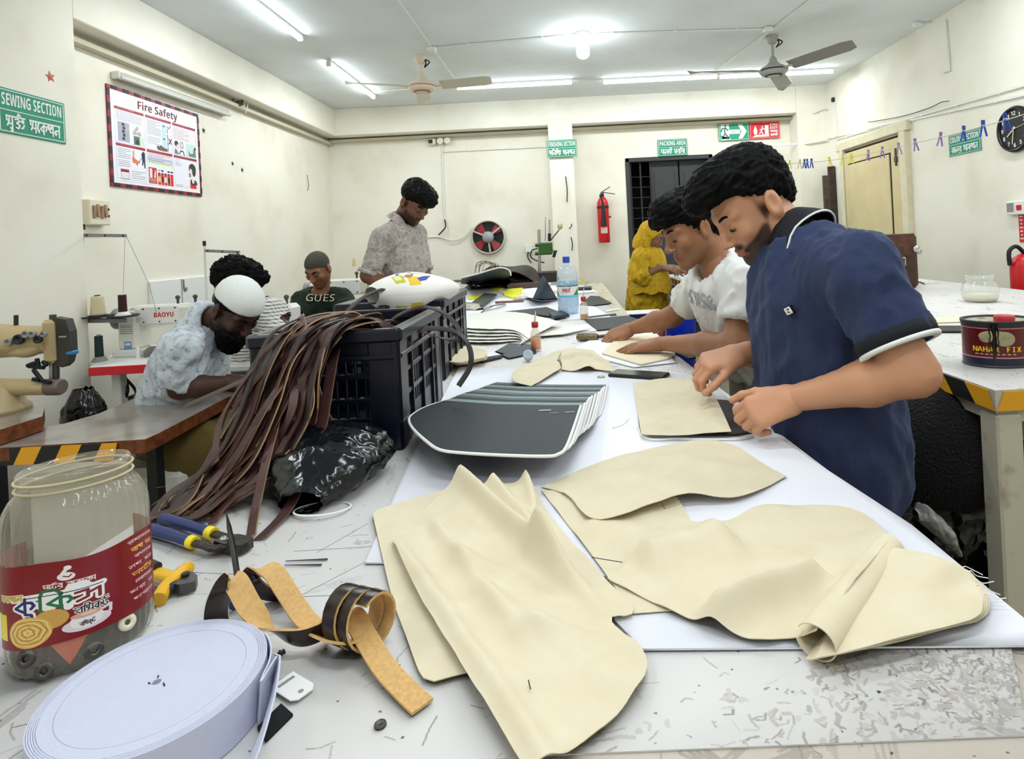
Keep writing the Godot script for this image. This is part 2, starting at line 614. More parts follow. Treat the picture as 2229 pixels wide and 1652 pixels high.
# ================================================================ Bengali lettering as pen strokes in a box 1 high (head line at y = 1)
const BN := {
	"ka": [0.95, [[0.55, 1, 0.55, 0], [0.55, 0.8, 0.12, 0.45, 0.55, 0.12], [0.55, 0.75, 0.82, 0.72, 0.92, 0.5, 0.8, 0.32]]],
	"sa": [0.9, [[0.8, 1, 0.8, 0], [0.12, 0.9, 0.12, 0.65, 0.4, 0.6, 0.42, 1], [0.4, 0.6, 0.18, 0.18], [0.32, 0.38, 0.8, 0.36]]],
	"sha": [0.95, [[0.85, 1, 0.85, 0], [0.1, 0.75, 0.22, 0.9, 0.36, 0.75, 0.22, 0.55, 0.1, 0.75], [0.36, 0.75, 0.55, 0.6, 0.68, 0.78, 0.55, 0.95], [0.3, 0.6, 0.45, 0.3, 0.85, 0.3]]],
	"na": [0.9, [[0.8, 1, 0.8, 0], [0.8, 0.55, 0.35, 0.55, 0.15, 0.35, 0.28, 0.15, 0.42, 0.3]]],
	"i": [0.9, [[0.2, 0.8, 0.55, 0.86, 0.78, 0.68, 0.35, 0.5, 0.78, 0.35, 0.6, 0.05, 0.28, 0.12], [0.5, 1, 0.62, 1.3, 0.85, 1.15]]],
	"ng": [0.55, [[0.28, 0.6, 0.42, 0.72, 0.28, 0.86, 0.14, 0.72, 0.28, 0.6], [0.08, 0.12, 0.32, 0.18, 0.45, 0.45]]],
	"ekar": [0.45, [[0.38, 1, 0.18, 0.75, 0.12, 0.35, 0.3, 0.08, 0.38, 0.3]]],
	"ikar": [0.35, [[0.2, 1, 0.2, 0], [0.2, 1, 0.3, 1.3, 0.7, 1.34, 0.95, 1]]],
	"ukar": [0.0, [[-0.4, 0, -0.15, -0.08, -0.12, -0.3, -0.35, -0.25]]],
	"pha": [0.98, [[0.55, 1, 0.55, 0], [0.12, 0.9, 0.12, 0.42, 0.55, 0.32], [0.12, 0.65, 0.35, 0.7], [0.55, 0.72, 0.9, 0.7, 0.88, 0.36]]],
	"pa": [0.9, [[0.8, 1, 0.8, 0], [0.15, 0.92, 0.4, 0.72, 0.15, 0.62, 0.2, 0.35, 0.8, 0.42]]],
	"ya": [0.45, [[0.1, 0.85, 0.05, 0.2, 0.3, 0.08, 0.38, 0.4]]],
	"akar": [0.32, [[0.18, 1, 0.18, 0]]],
	"e": [0.9, [[0.2, 0.85, 0.18, 0.35, 0.45, 0.05, 0.55, 0.45, 0.8, 0.9], [0.8, 0.9, 0.8, 0]]],
	"ra": [0.9, [[0.8, 1, 0.8, 0], [0.8, 0.88, 0.15, 0.48, 0.8, 0.12], [0.4, -0.12, 0.5, -0.18]]],
	"yya": [0.9, [[0.8, 1, 0.8, 0], [0.15, 0.9, 0.45, 0.62, 0.15, 0.4, 0.8, 0.3], [0.4, -0.1, 0.5, -0.16]]],
	"la": [0.95, [[0.85, 1, 0.85, 0], [0.12, 0.1, 0.12, 0.5, 0.35, 0.6, 0.42, 0.25, 0.55, 0.6, 0.85, 0.6]]],
	"ja": [1.0, [[0.1, 0.8, 0.5, 0.85, 0.5, 0.35, 0.15, 0.2], [0.5, 0.6, 0.9, 0.75, 0.9, 0.15]]],
	"ba": [0.9, [[0.8, 1, 0.8, 0], [0.8, 0.88, 0.15, 0.48, 0.8, 0.12]]],
	"tta": [0.8, [[0.2, 0.8, 0.12, 0.35, 0.45, 0.05, 0.72, 0.25, 0.6, 0.5], [0.45, 1, 0.25, 1.22, 0.75, 1.35]]],
	"ma": [0.9, [[0.8, 1, 0.8, 0], [0.15, 0.92, 0.15, 0.5, 0.3, 0.3, 0.4, 0.5, 0.8, 0.5]]],
	"pe": [0.85, [[0.15, 0.8, 0.5, 0.9, 0.7, 0.6, 0.3, 0.35, 0.7, 0.1]]],
	" ": [0.6, []],
}

func bn_strokes(word: Array) -> Array:
	var x := 0.0
	var out := []
	var head := 0.0
	for g in word:
		var d: Array = BN[g]
		for line in d[1]:
			var pl := []
			for i in range(0, line.size(), 2):
				pl.append(Vector2(x + line[i], line[i + 1]))
			out.append(pl)
		if g == " ":
			out.append([Vector2(head, 1), Vector2(x, 1)])
			head = x + d[0]
		x += d[0]
	out.append([Vector2(head, 1), Vector2(x, 1)])
	return [x, out]

func bengali(called: String, word: Array, xf: Transform3D, width: float, height: float, pen: float, m: Material, parent: Node3D):
	var d := bn_strokes(word)
	var b := MB.new(xf)
	for pl in d[1]:
		var pts := []
		for q in pl:
			pts.append(Vector3((q.x / d[0] - 0.5) * width, (q.y - 0.5) * height, 0))
		b.strip(pts, pen, 0.0, Vector3(0, 0, 0.0012))
	part(called, b, m, parent)

func section_sign(label: String, at: Vector3, face: Vector3, w: float, h: float, latin: String, word: Array, tilt := 0.0, bw := 0.72):
	var t := thing("section_sign", label, "sign")
	t.transform = frame(at, face).rotated_local(Vector3(0, 0, 1), tilt)
	var b := MB.new()
	b.box(Vector3(0, 0, 0.003), Vector3(w, h, 0.006), 0.001)
	part("board", b, M.green_sign, t)
	var k := h * 0.045
	var th := h * 0.018
	b = MB.new()
	for s in [-1.0, 1.0]:
		b.box(Vector3(0, s * (h / 2 - k), 0.0065), Vector3(w - 2 * k, th, 0.001))
		b.box(Vector3(s * (w / 2 - k), 0, 0.0065), Vector3(th, h - 2 * k, 0.001))
	b.box(Vector3(0, h * 0.02, 0.0065), Vector3(w - 2 * k, th, 0.001))
	part("border", b, M.white, t)
	text("lettering", latin, h * 0.26, M.white, t, Transform3D(Basis(), Vector3(0, h * 0.25, 0.0065)), w * 0.88, 0.001)
	bengali("bengali_lettering", word, Transform3D(Basis(), Vector3(0, -h * 0.24, 0.006)), w * bw, h * 0.26, h * 0.036, M.white, t)

func star(at: Vector3, face: Vector3, r: float, m: Material, label: String, turn := 0.0):
	var b := MB.new(frame(at, face).rotated_local(Vector3(0, 0, 1), turn))
	for i in 10:
		var a0 := PI / 2 + TAU * i / 10
		var a1 := PI / 2 + TAU * (i + 1) / 10
		var r0 := r if i % 2 == 0 else r * 0.42
		var r1 := r if i % 2 == 1 else r * 0.42
		b.face([Vector3(0, 0, 0.003), Vector3(cos(a0) * r0, sin(a0) * r0, 0.0015), Vector3(cos(a1) * r1, sin(a1) * r1, 0.0015)], Vector3(0, 0, 1))
	solo("star_sticker", b, m, label, "sticker", "star stickers on the wall")

func cable(called: String, pts: Array, r: float, m: Material, label: String, category := "cable", group := "", sides := 6):
	var b := MB.new()
	b.tube(pts, r, sides)
	return solo(called, b, m, label, category, group)

func conduit(pts: Array, label: String, side := Vector3.UP):
	var t := thing("cable_duct", label, "cable duct", Vector3.ZERO, "white cable ducts")
	var b := MB.new()
	for i in pts.size() - 1:
		b.span(pts[i], pts[i + 1], 0.018, 0.012, 0.002, side)
	part("duct", b, M.pipe, t)
	for i in pts.size() - 1:
		var n := int(pts[i].distance_to(pts[i + 1]) / 0.45)
		for k in n:
			b = MB.new()
			var c: Vector3 = pts[i].lerp(pts[i + 1], (k + 0.5) / n)
			var d: Vector3 = (pts[i + 1] - pts[i]).normalized()
			b.span(c - d * 0.009, c + d * 0.009, 0.026, 0.016, 0.002, side)
			part("clip", b, M.white, t)

func build_walls_things():
	var L := Vector3.RIGHT
	section_sign("green SEWING SECTION sign on the near left pier", Vector3(XL, 2.075, -2.962), L, 0.375, 0.215, "SEWING SECTION", ["sa", "ukar", "i", "ng", " ", "sa", "ekar", "ka", "sha", "na"], 0.0, 0.8)
	section_sign("green FINISHING SECTION sign on the pillar of the back wall", P(1223, 323, 6.86), Vector3.BACK, 0.345, 0.20, "FINISHING SECTION", ["pha", "ikar", "na", "ikar", "sha", "ng", " ", "sa", "ekar", "ka", "sha", "na"], 0.0, 0.86)
	section_sign("green PACKING AREA sign above the dark doorway", P(1464, 321, 7.13), Vector3.BACK, 0.35, 0.20, "PACKING AREA", ["pa", "ya", "akar", "ka", "ikar", "ng", " ", "e", "ra", "ikar", "yya", "akar"], 0.0, 0.82)
	var cs := XP(2100, 311, XR)
	section_sign("green COLOUR SECTION sign on the right wall by the clock", cs, Vector3.LEFT, 0.37, 0.165, "COLOUR SECTION", ["ka", "akar", "la", "ra", " ", "sa", "ekar", "ka", "sha", "na"], 0.0, 0.82)
	exit_signs()
	poster()
	var a := XP(252, 163, XLR + 0.03)
	var e := XP(493, 246, XLR + 0.03)
	var t := thing("wall_tube_lamp", "unlit grey tube lamp fitting on the left wall above the fire poster", "lamp")
	var b := MB.new()
	b.span(a, e, 0.055, 0.045, 0.012)
	part("housing", b, mat(Color(0.72, 0.72, 0.68), 0.4), t)
	b = MB.new()
	b.tube([a + Vector3(0.028, -0.018, 0), e + Vector3(0.028, -0.018, 0)], 0.013, 10)
	part("tube", b, mat(Color(0.82, 0.82, 0.78), 0.3), t)
	for q in [a, e]:
		b = MB.new()
		b.box(q, Vector3(0.056, 0.048, 0.016), 0.006)
		part("end_cap", b, M.pipe, t)
	t = thing("switch_board", "cream board of rocker switches at the edge of the left pier", "switch")
	var q := XP(200, 463, XLR)
	t.position = q
	t.scale = Vector3(1, 1, 0.68)
	b = MB.new()
	b.box(Vector3(0.025, 0, 0), Vector3(0.05, 0.15, 0.23), 0.006)
	part("box", b, M.cream_plastic, t)
	for k in 4:
		b = MB.new()
		b.box(Vector3(0.053, 0.005, 0.07 - k * 0.043), Vector3(0.012, 0.075, 0.032), 0.003)
		var r := part("rocker", b, mat(Color(0.62, 0.5, 0.38), 0.4), t)
		r.rotation.z = 0.08 if k % 2 else -0.08
	for k in 2:
		b = MB.new()
		b.ball(Vector3(0.05, 0.02 - k * 0.04, -0.095), Vector3(0.006, 0.008, 0.008), 8, 6)
		part("screw", b, M.dark, t)
	star(XP(109, 167, XL), L, 0.032, mat(Color(0.72, 0.26, 0.12), 0.4), "orange star sticker on the pier above the sewing sign", 0.2)
	star(XP(443, 284, XLR), L, 0.028, M.black, "small black star sticker beside the right edge of the fire poster")
	star(XP(506, 356, XLR), L, 0.024, M.black, "small black star sticker right of the fire poster, upper of two", 0.3)
	star(XP(527, 370, XLR), L, 0.026, M.black, "small black star sticker right of the fire poster, lower of two")
	cable("wall_thread", smooth_line([XP(669, 381, XLR + 0.006), XP(671, 395, XLR + 0.02), XP(672, 405, XLR + 0.006), XP(670, 414, XLR + 0.012)], 6), 0.004, M.grey, "thread hanging from a nail on the left wall near the corner", "thread")
	t = thing("wire_tangle", "tangle of loose wires and a connector under the left beam", "cable")
	for k in 3:
		b = MB.new()
		var c0 := XP(505 + k * 6, 216 + k * 3, XLR + 0.02)
		b.tube(smooth_line([c0, c0 + Vector3(0.06, 0.02, -0.05), c0 + Vector3(0.05, -0.05 - 0.02 * k, -0.03), c0 + Vector3(0.03, 0.0, -0.1)], 6), 0.006, 6)
		part("wire", b, M.pipe if k else M.dark, t)
	b = MB.new()
	b.box(XP(520, 228, XLR + 0.03), Vector3(0.05, 0.05, 0.05), 0.008)
	part("connector", b, M.grey, t)
	cable("corner_cable", [XP(675, 283, XLR + 0.02), P(700, 293, 7.0), P(719, 310, 7.1), P(940, 297, 7.12)], 0.011, M.pipe, "white cable running from the left wall round the corner under the back beam")
	t = thing("emergency_light", "small twin-spot emergency light under the back beam", "lamp")
	t.position = P(955, 309, ZBR * -1.0)
	b = MB.new()
	b.box(Vector3(-0.07, 0, 0.03), Vector3(0.09, 0.08, 0.06), 0.01)
	part("case", b, mat(Color(0.86, 0.84, 0.76), 0.5), t)
	b = MB.new()
	b.box(Vector3(-0.085, 0.0, 0.061), Vector3(0.05, 0.045, 0.004))
	part("display", b, M.dark, t)
	for k in 2:
		b = MB.new(Transform3D(Basis(Vector3.RIGHT, PI / 2), Vector3(0.03 + k * 0.085, 0, 0.02)))
		b.lathe([Vector2(0.0, 0.0), Vector2(0.02, 0.0), Vector2(0.04, 0.05), Vector2(0.034, 0.052), Vector2(0, 0.03)], 16)
		part("spot", b, M.cream_plastic, t)
	var zb := -ZBR - 0.01
	conduit([P(962, 306, zb), P(968, 480, zb)], "narrow white duct dropping from the emergency light", Vector3.BACK)
	conduit([P(966, 330, zb), P(1192, 319, zb)], "white duct running level along the back wall to the pillar", Vector3.BACK)
	cable("loose_cable", smooth_line([P(968, 478, zb), P(970, 493, zb - 0.04), P(962, 504, zb - 0.05), P(955, 511, zb - 0.02)], 6), 0.008, M.dark, "dark cable end hanging loose below the back wall duct")
	cable("fan_cable", smooth_line([P(920, 518, zb), P(955, 516, zb), P(985, 523, zb - 0.03), P(1010, 515, zb - 0.02), P(1028, 495, zb - 0.03)], 6), 0.007, M.pipe, "twisted cable sagging between the two exhaust fans")
	for w in [[1244, 487, 1239, 498], [1243, 516, 1245, 545], [1231, 384, 1234, 440]]:
		cable("pillar_crack", smooth_line([P(w[0], w[1], 6.86), P((w[0] + w[2]) / 2.0 + 2, (w[1] + w[3]) / 2.0, 6.86), P(w[2], w[3], 6.86)], 4), 0.006, M.dark, "dark crack in the paint of the back pillar " + ["near its foot", "lowest of three", "at its middle"][[487, 516, 384].find(w[1])], "crack", "cracks in the back pillar", 5)
	extinguisher()
	exhaust_fan(P(1063, 516, 7.13), 0.19, "round exhaust fan with red blades in the back wall beside the drill press")
	exhaust_fan(P(888, 525, 7.13), 0.19, "round exhaust fan mostly hidden behind the man in the patterned shirt")
	ceiling_things()
	right_wall()

func exit_signs():
	var w := 0.36
	var h := 0.205
	var t := thing("exit_sign", "green running man exit sign with white arrow above the doorway", "sign")
	t.transform = frame(P(1597, 287, 7.13), Vector3.BACK)
	var b := MB.new()
	b.box(Vector3(0, 0, 0.003), Vector3(w, h, 0.006), 0.001)
	part("board", b, mat(Color(0.05, 0.62, 0.47), 0.5), t)
	b = MB.new()
	for s in [-1.0, 1.0]:
		b.box(Vector3(0, s * (h / 2 - 0.008), 0.0065), Vector3(w - 0.012, 0.004, 0.001))
		b.box(Vector3(s * (w / 2 - 0.008), 0, 0.0065), Vector3(0.004, h - 0.012, 0.001))
	part("border", b, M.white, t)
	b = MB.new()
	b.box(Vector3(-0.105, 0.005, 0.0065), Vector3(0.1, 0.17, 0.001))
	b.face([Vector3(-0.16, -0.09, 0.007), Vector3(-0.04, -0.09, 0.007), Vector3(-0.055, -0.055, 0.007), Vector3(-0.14, -0.055, 0.007)], Vector3.BACK)
	part("doorway_symbol", b, M.white, t)
	b = MB.new()
	for s in [[-0.1, 0.055, -0.11, 0.02], [-0.11, 0.02, -0.105, -0.02], [-0.105, -0.02, -0.08, -0.045], [-0.08, -0.045, -0.075, -0.08], [-0.105, -0.02, -0.125, -0.05], [-0.125, -0.05, -0.15, -0.05], [-0.1, 0.05, -0.07, 0.02], [-0.105, 0.05, -0.14, 0.04], [-0.14, 0.04, -0.148, 0.01]]:
		b.strip([Vector3(s[0], s[1], 0.007), Vector3(s[2], s[3], 0.007)], 0.014, 0.0, Vector3(0, 0, 0.001))
	b.ball(Vector3(-0.098, 0.075, 0.007), Vector3(0.011, 0.011, 0.002), 12, 6)
	part("running_man", b, mat(Color(0.12, 0.42, 0.36), 0.5), t)
	b = MB.new()
	b.box(Vector3(0.01, 0, 0.0068), Vector3(0.13, 0.05, 0.001))
	b.face([Vector3(0.05, 0.085, 0.0075), Vector3(0.1, 0.085, 0.0075), Vector3(0.155, 0, 0.0075), Vector3(0.09, 0, 0.0075)], Vector3.BACK)
	b.face([Vector3(0.05, -0.085, 0.0075), Vector3(0.1, -0.085, 0.0075), Vector3(0.155, 0, 0.0075), Vector3(0.09, 0, 0.0075)], Vector3.BACK)
	part("arrow", b, M.white, t)
	text("lettering", "EXIT", 0.022, mat(Color(0.6, 0.72, 0.7), 0.5), t, Transform3D(Basis(), Vector3(0.0, 0, 0.0078)), 0.06, 0.0006)
	t = thing("fire_exit_sign", "red fire exit sign with flame and door beside the green exit sign", "sign")
	t.transform = frame(P(1664, 283, 7.13), Vector3.BACK)
	b = MB.new()
	b.box(Vector3(0, 0, 0.003), Vector3(w, h, 0.006), 0.001)
	part("board", b, M.red_sign, t)
	b = MB.new()
	for s in [-1.0, 1.0]:
		b.box(Vector3(0, s * (h / 2 - 0.01), 0.0065), Vector3(w - 0.012, 0.004, 0.001))
		b.box(Vector3(s * (w / 2 - 0.01), 0, 0.0065), Vector3(0.004, h - 0.012, 0.001))
	part("border", b, mat(Color(0.97, 0.75, 0.76), 0.5), t)
	b = MB.new()
	b.face([Vector3(-0.15, -0.08, 0.007), Vector3(0.05, -0.08, 0.007), Vector3(0.05, -0.055, 0.007), Vector3(-0.11, -0.055, 0.007)], Vector3.BACK)
	b.face([Vector3(-0.125, -0.05, 0.007), Vector3(-0.135, -0.01, 0.007), Vector3(-0.11, 0.06, 0.007), Vector3(-0.085, -0.01, 0.007), Vector3(-0.095, -0.05, 0.007)], Vector3.BACK)
	b.box(Vector3(0.025, 0.0, 0.007), Vector3(0.045, 0.11, 0.001))
	part("flame_and_door", b, M.white, t)
	b = MB.new()
	for s in [[-0.03, 0.02, -0.04, -0.02], [-0.04, -0.02, -0.02, -0.05], [-0.04, -0.02, -0.065, -0.04], [-0.03, 0.015, -0.055, 0.0], [-0.03, 0.015, -0.005, 0.01]]:
		b.strip([Vector3(s[0], s[1], 0.007), Vector3(s[2], s[3], 0.007)], 0.014, 0.0, Vector3(0, 0, 0.001))
	b.ball(Vector3(-0.026, 0.038, 0.007), Vector3(0.01, 0.01, 0.002), 12, 6)
	part("running_man", b, M.white, t)
	text("lettering", "FIRE", 0.024, M.white, t, Transform3D(Basis(), Vector3(0.11, 0.06, 0.0065)), 0.09, 0.001)
	text("lettering", "EXIT", 0.03, M.white, t, Transform3D(Basis(), Vector3(0.11, 0.022, 0.0065)), 0.09, 0.001)
	bengali("bengali_lettering", ["pha", "akar", "yya", "ra"], Transform3D(Basis(), Vector3(0.11, -0.02, 0.006)), 0.085, 0.022, 0.006, M.white, t)
	bengali("bengali_lettering", ["e", "ka", "ja", "ikar", "tta"], Transform3D(Basis(), Vector3(0.11, -0.062, 0.006)), 0.085, 0.022, 0.006, M.white, t)

func disc(im: Image, x: float, y: float, r: float, c: Color, ry := -1.0):
	if ry < 0.0: ry = r
	for j in range(maxi(0, int(y - ry)), mini(im.get_height(), int(y + ry) + 1)):
		var k := 1.0 - pow((j - y) / ry, 2)
		if k > 0.0:
			var w := r * sqrt(k)
			im.fill_rect(Rect2i(int(x - w), j, int(2 * w) + 1, 1), c)

func pen(im: Image, pl: Array, r: float, c: Color):
	for i in pl.size() - 1:
		var a: Vector2 = pl[i]
		var b: Vector2 = pl[i + 1]
		var n := maxi(1, int(a.distance_to(b) / maxf(0.6, r * 0.5)))
		for k in n + 1:
			var p := a.lerp(b, float(k) / n)
			disc(im, p.x, p.y, r, c)

func pen_bn(im: Image, word: Array, x: float, y: float, w: float, h: float, r: float, c: Color, slant := 0.0):
	var d := bn_strokes(word)
	for pl in d[1]:
		var pts := []
		for q in pl:
			pts.append(Vector2(x + q.x / d[0] * w + slant * q.y * h, y + (1.0 - q.y) * h))
		pen(im, pts, r, c)

func blob(im: Image, pts: Array, c: Color):
	var lo := 1e9
	var hi := -1e9
	for p in pts:
		lo = minf(lo, p.y)
		hi = maxf(hi, p.y)
	for y in range(int(lo), int(hi) + 1):
		var xs := []
		for i in pts.size():
			var a: Vector2 = pts[i]
			var b: Vector2 = pts[(i + 1) % pts.size()]
			if (a.y <= y and b.y > y) or (b.y <= y and a.y > y):
				xs.append(a.x + (y - a.y) / (b.y - a.y) * (b.x - a.x))
		xs.sort()
		for i in range(0, xs.size() - 1, 2):
			im.fill_rect(Rect2i(int(xs[i]), y, int(xs[i + 1] - xs[i]) + 1, 1), c)

func lines(im: Image, x: int, y: int, w: int, n: int, step: int, c: Color):
	for k in n:
		var u := x
		while u < x + w - 8:
			var l := rng.randi_range(6, 22)
			l = mini(l, x + w - u)
			im.fill_rect(Rect2i(u, y + k * step, l, maxi(2, step / 3)), c)
			u += l + 5
		if rng.randf() < 0.15:
			im.fill_rect(Rect2i(x + w * 2 / 3, y + k * step, w / 3, maxi(2, step / 3)), Color(0.96, 0.95, 0.98))

func poster():
	var tl := XP(228, 183, XLR)
	var br := XP(438, 430, XLR)
	var w := 0.97
	var h := 0.63
	var at := Vector3(XLR + 0.004, (tl.y + br.y) / 2 + 0.005, (tl.z + br.z) / 2)
	w = absf(tl.z - br.z)
	h = tl.y - br.y
	var t := thing("fire_poster", "Fire Safety poster with a red and black dashed border on the left wall", "poster")
	t.transform = frame(at, Vector3.RIGHT)
	var W := 1200
	var H := 780
	var im := Image.create(W, H, false, Image.FORMAT_RGB8)
	var bg := Color(0.96, 0.95, 0.98)
	im.fill(bg)
	var red := Color(0.62, 0.05, 0.2)
	var ink := Color(0.45, 0.45, 0.52)
	var cols := [[40, 400], [420, 780], [800, 1165]]
	for r in 2:
		for c in 3:
			var x0: int = cols[c][0]
			var x1: int = cols[c][1]
			var y0 := 130 + r * 310
			im.fill_rect(Rect2i(x0, y0, x1 - x0, 300), Color(0.55, 0.55, 0.6))
			im.fill_rect(Rect2i(x0 + 2, y0 + 2, x1 - x0 - 4, 296), Color(0.95, 0.95, 0.985))
			im.fill_rect(Rect2i(x0, y0, x1 - x0, 24), red)
			lines(im, x0 + 20, y0 + 8, (x1 - x0) * 3 / 5, 1, 8, Color(0.9, 0.75, 0.8))
	lines(im, 60, 165, 320, 6, 14, ink)
	im.fill_rect(Rect2i(70, 255, 140, 165), Color(0.68, 0.68, 0.76))
	for k in 5:
		im.fill_rect(Rect2i(120 + (k % 2) * 8, 262 + k * 30, 32, 24), Color(0.12, 0.12, 0.15))
	lines(im, 165, 280, 36, 4, 10, Color(0.85, 0.8, 0.4))
	blob(im, [Vector2(250, 320), Vector2(310, 255), Vector2(330, 275), Vector2(290, 320), Vector2(345, 300), Vector2(360, 340), Vector2(330, 345), Vector2(300, 335), Vector2(255, 345)], Color(0.76, 0.68, 0.7))
	im.fill_rect(Rect2i(260, 350, 75, 75), Color(0.32, 0.42, 0.4))
	blob(im, [Vector2(280, 400), Vector2(300, 370), Vector2(330, 395), Vector2(325, 420), Vector2(280, 422)], Color(0.15, 0.2, 0.2))
	im.fill_rect(Rect2i(340, 350, 50, 75), Color(0.83, 0.93, 0.84))
	lines(im, 440, 170, 190, 9, 15, ink)
	lines(im, 440, 320, 180, 5, 14, ink)
	im.fill_rect(Rect2i(640, 165, 60, 245), Color(0.78, 0.9, 0.95))
	for k in 2:
		im.fill_rect(Rect2i(655, 185 + k * 120, 30, 14), Color(0.1, 0.4, 0.5))
		im.fill_rect(Rect2i(716, 205 + k * 125, 10, 45), Color(0.25, 0.3, 0.35))
		disc(im, 721, 190 + k * 125, 9, Color(0.6, 0.6, 0.65))
		im.fill_rect(Rect2i(716, 262 + k * 120, 10, 40), Color(0.2, 0.2, 0.25))
	pen(im, [Vector2(738, 190), Vector2(748, 205), Vector2(770, 170)], 4, Color(0.3, 0.35, 0.4))
	pen(im, [Vector2(740, 300), Vector2(775, 345)], 6, Color(0.25, 0.15, 0.2))
	pen(im, [Vector2(775, 300), Vector2(740, 345)], 6, Color(0.25, 0.15, 0.2))
	blob(im, [Vector2(560, 410), Vector2(565, 385), Vector2(600, 390), Vector2(620, 375), Vector2(650, 390), Vector2(690, 400), Vector2(712, 400), Vector2(710, 425), Vector2(640, 428), Vector2(575, 425)], Color(0.45, 0.36, 0.28))
	for k in 8:
		im.fill_rect(Rect2i(802, 165 + k * 15, 360, 12), Color(0.97, 0.92, 0.94))
	lines(im, 815, 170, 240, 8, 15, Color(0.7, 0.62, 0.66))
	disc(im, 850, 325, 30, Color(0.16, 0.16, 0.18), 28)
	blob(im, [Vector2(848, 335), Vector2(878, 330), Vector2(875, 370), Vector2(855, 380)], Color(0.92, 0.82, 0.8))
	blob(im, [Vector2(815, 425), Vector2(825, 372), Vector2(850, 385), Vector2(890, 425)], Color(0.45, 0.48, 0.5))
	im.fill_rect(Rect2i(905, 300, 50, 60), Color(0.5, 0.3, 0.3))
	im.fill_rect(Rect2i(911, 306, 38, 48), Color(0.9, 0.88, 0.88))
	pen(im, [Vector2(895, 415), Vector2(915, 385), Vector2(950, 390), Vector2(965, 422)], 7, Color(0.25, 0.25, 0.28))
	im.fill_rect(Rect2i(1000, 300, 160, 125), Color(0.82, 0.92, 0.9))
	blob(im, [Vector2(1030, 360), Vector2(1060, 395), Vector2(1110, 390), Vector2(1120, 345), Vector2(1150, 340), Vector2(1155, 424), Vector2(1045, 424)], Color(0.42, 0.52, 0.5))
	im.fill_rect(Rect2i(1130, 325, 28, 25), Color(0.1, 0.1, 0.12))
	lines(im, 60, 480, 150, 6, 15, ink)
	lines(im, 60, 580, 150, 4, 15, ink)
	blob(im, [Vector2(235, 480), Vector2(255, 500), Vector2(250, 540), Vector2(290, 560), Vector2(330, 575), Vector2(300, 590), Vector2(290, 612), Vector2(265, 590), Vector2(235, 590), Vector2(225, 555), Vector2(240, 520)], Color(0.86, 0.5, 0.28))
	blob(im, [Vector2(240, 470), Vector2(262, 480), Vector2(262, 505), Vector2(245, 500)], Color(0.93, 0.78, 0.55))
	blob(im, [Vector2(345, 500), Vector2(370, 470), Vector2(392, 485), Vector2(392, 620), Vector2(378, 620), Vector2(372, 560), Vector2(360, 600), Vector2(348, 595), Vector2(355, 545)], Color(0.06, 0.1, 0.26))
	pen(im, [Vector2(310, 572), Vector2(350, 535)], 4, Color(0.4, 0.5, 0.55))
	im.fill_rect(Rect2i(82, 655, 100, 85), Color(0.3, 0.3, 0.34))
	im.fill_rect(Rect2i(86, 680, 92, 54), Color.WHITE)
	im.fill_rect(Rect2i(82, 655, 100, 26), red)
	lines(im, 95, 690, 76, 3, 14, ink)
	lines(im, 215, 660, 170, 4, 19, ink)
	for k in 6:
		im.fill_rect(Rect2i(424, 468 + k * 19, 352, 19), [Color(0.95, 0.88, 0.9), Color(0.88, 0.88, 0.9), Color(0.78, 0.79, 0.9), Color(0.74, 0.76, 0.88), Color(0.9, 0.94, 0.6), Color(0.92, 0.96, 0.92)][k])
	lines(im, 440, 472, 320, 5, 19, Color(0.6, 0.6, 0.72))
	im.fill_rect(Rect2i(432, 600, 110, 145), Color(0.75, 0.06, 0.12))
	im.fill_rect(Rect2i(444, 610, 36, 85), Color(0.95, 0.9, 0.9))
	blob(im, [Vector2(498, 690), Vector2(520, 612), Vector2(532, 640), Vector2(525, 695)], Color(0.95, 0.8, 0.8))
	im.fill_rect(Rect2i(436, 704, 102, 4), Color.WHITE)
	lines(im, 448, 716, 80, 2, 14, Color.WHITE)
	var fc := [Color(0.9, 0.8, 0.3), Color(0.1, 0.05, 0.06), Color(0.92, 0.9, 0.88), Color(0.12, 0.04, 0.06), Color(0.85, 0.06, 0.1)]
	for k in 5:
		var x := 556 + k * 45
		disc(im, x + 19, 648, 19, Color(0.5, 0.05, 0.1), 14)
		im.fill_rect(Rect2i(x, 650, 39, 98), Color(0.86, 0.05, 0.1))
		im.fill_rect(Rect2i(x + 4, 672, 30, 50), fc[k])
		if k != 2:
			disc(im, x + 20, 616, 18, Color(0.15, 0.15, 0.15) if k else Color(0.6, 0.8, 0.5), 9)
	lines(im, 820, 480, 110, 1, 14, ink)
	lines(im, 820, 500, 90, 4, 12, ink)
	disc(im, 1085, 545, 58, Color(0.17, 0.17, 0.18), 52)
	blob(im, [Vector2(1045, 540), Vector2(1090, 560), Vector2(1110, 620), Vector2(1060, 640), Vector2(1035, 600)], Color(0.95, 0.88, 0.87))
	disc(im, 1110, 570, 30, Color(0.17, 0.17, 0.18), 50)
	disc(im, 1040, 612, 18, Color(0.55, 0.55, 0.6), 24)
	blob(im, [Vector2(1010, 742), Vector2(1025, 660), Vector2(1075, 645), Vector2(1130, 650), Vector2(1162, 690), Vector2(1155, 742)], Color(0.95, 0.88, 0.88))
	blob(im, [Vector2(1040, 742), Vector2(1048, 655), Vector2(1065, 650), Vector2(1075, 690), Vector2(1105, 690), Vector2(1118, 650), Vector2(1150, 672), Vector2(1158, 700), Vector2(1135, 706), Vector2(1140, 742)], Color(0.22, 0.12, 0.14))
	blob(im, [Vector2(1038, 744), Vector2(1045, 700), Vector2(1090, 712), Vector2(1135, 706), Vector2(1142, 744)], Color(0.88, 0.06, 0.12))
	lines(im, 815, 720, 110, 2, 12, ink)
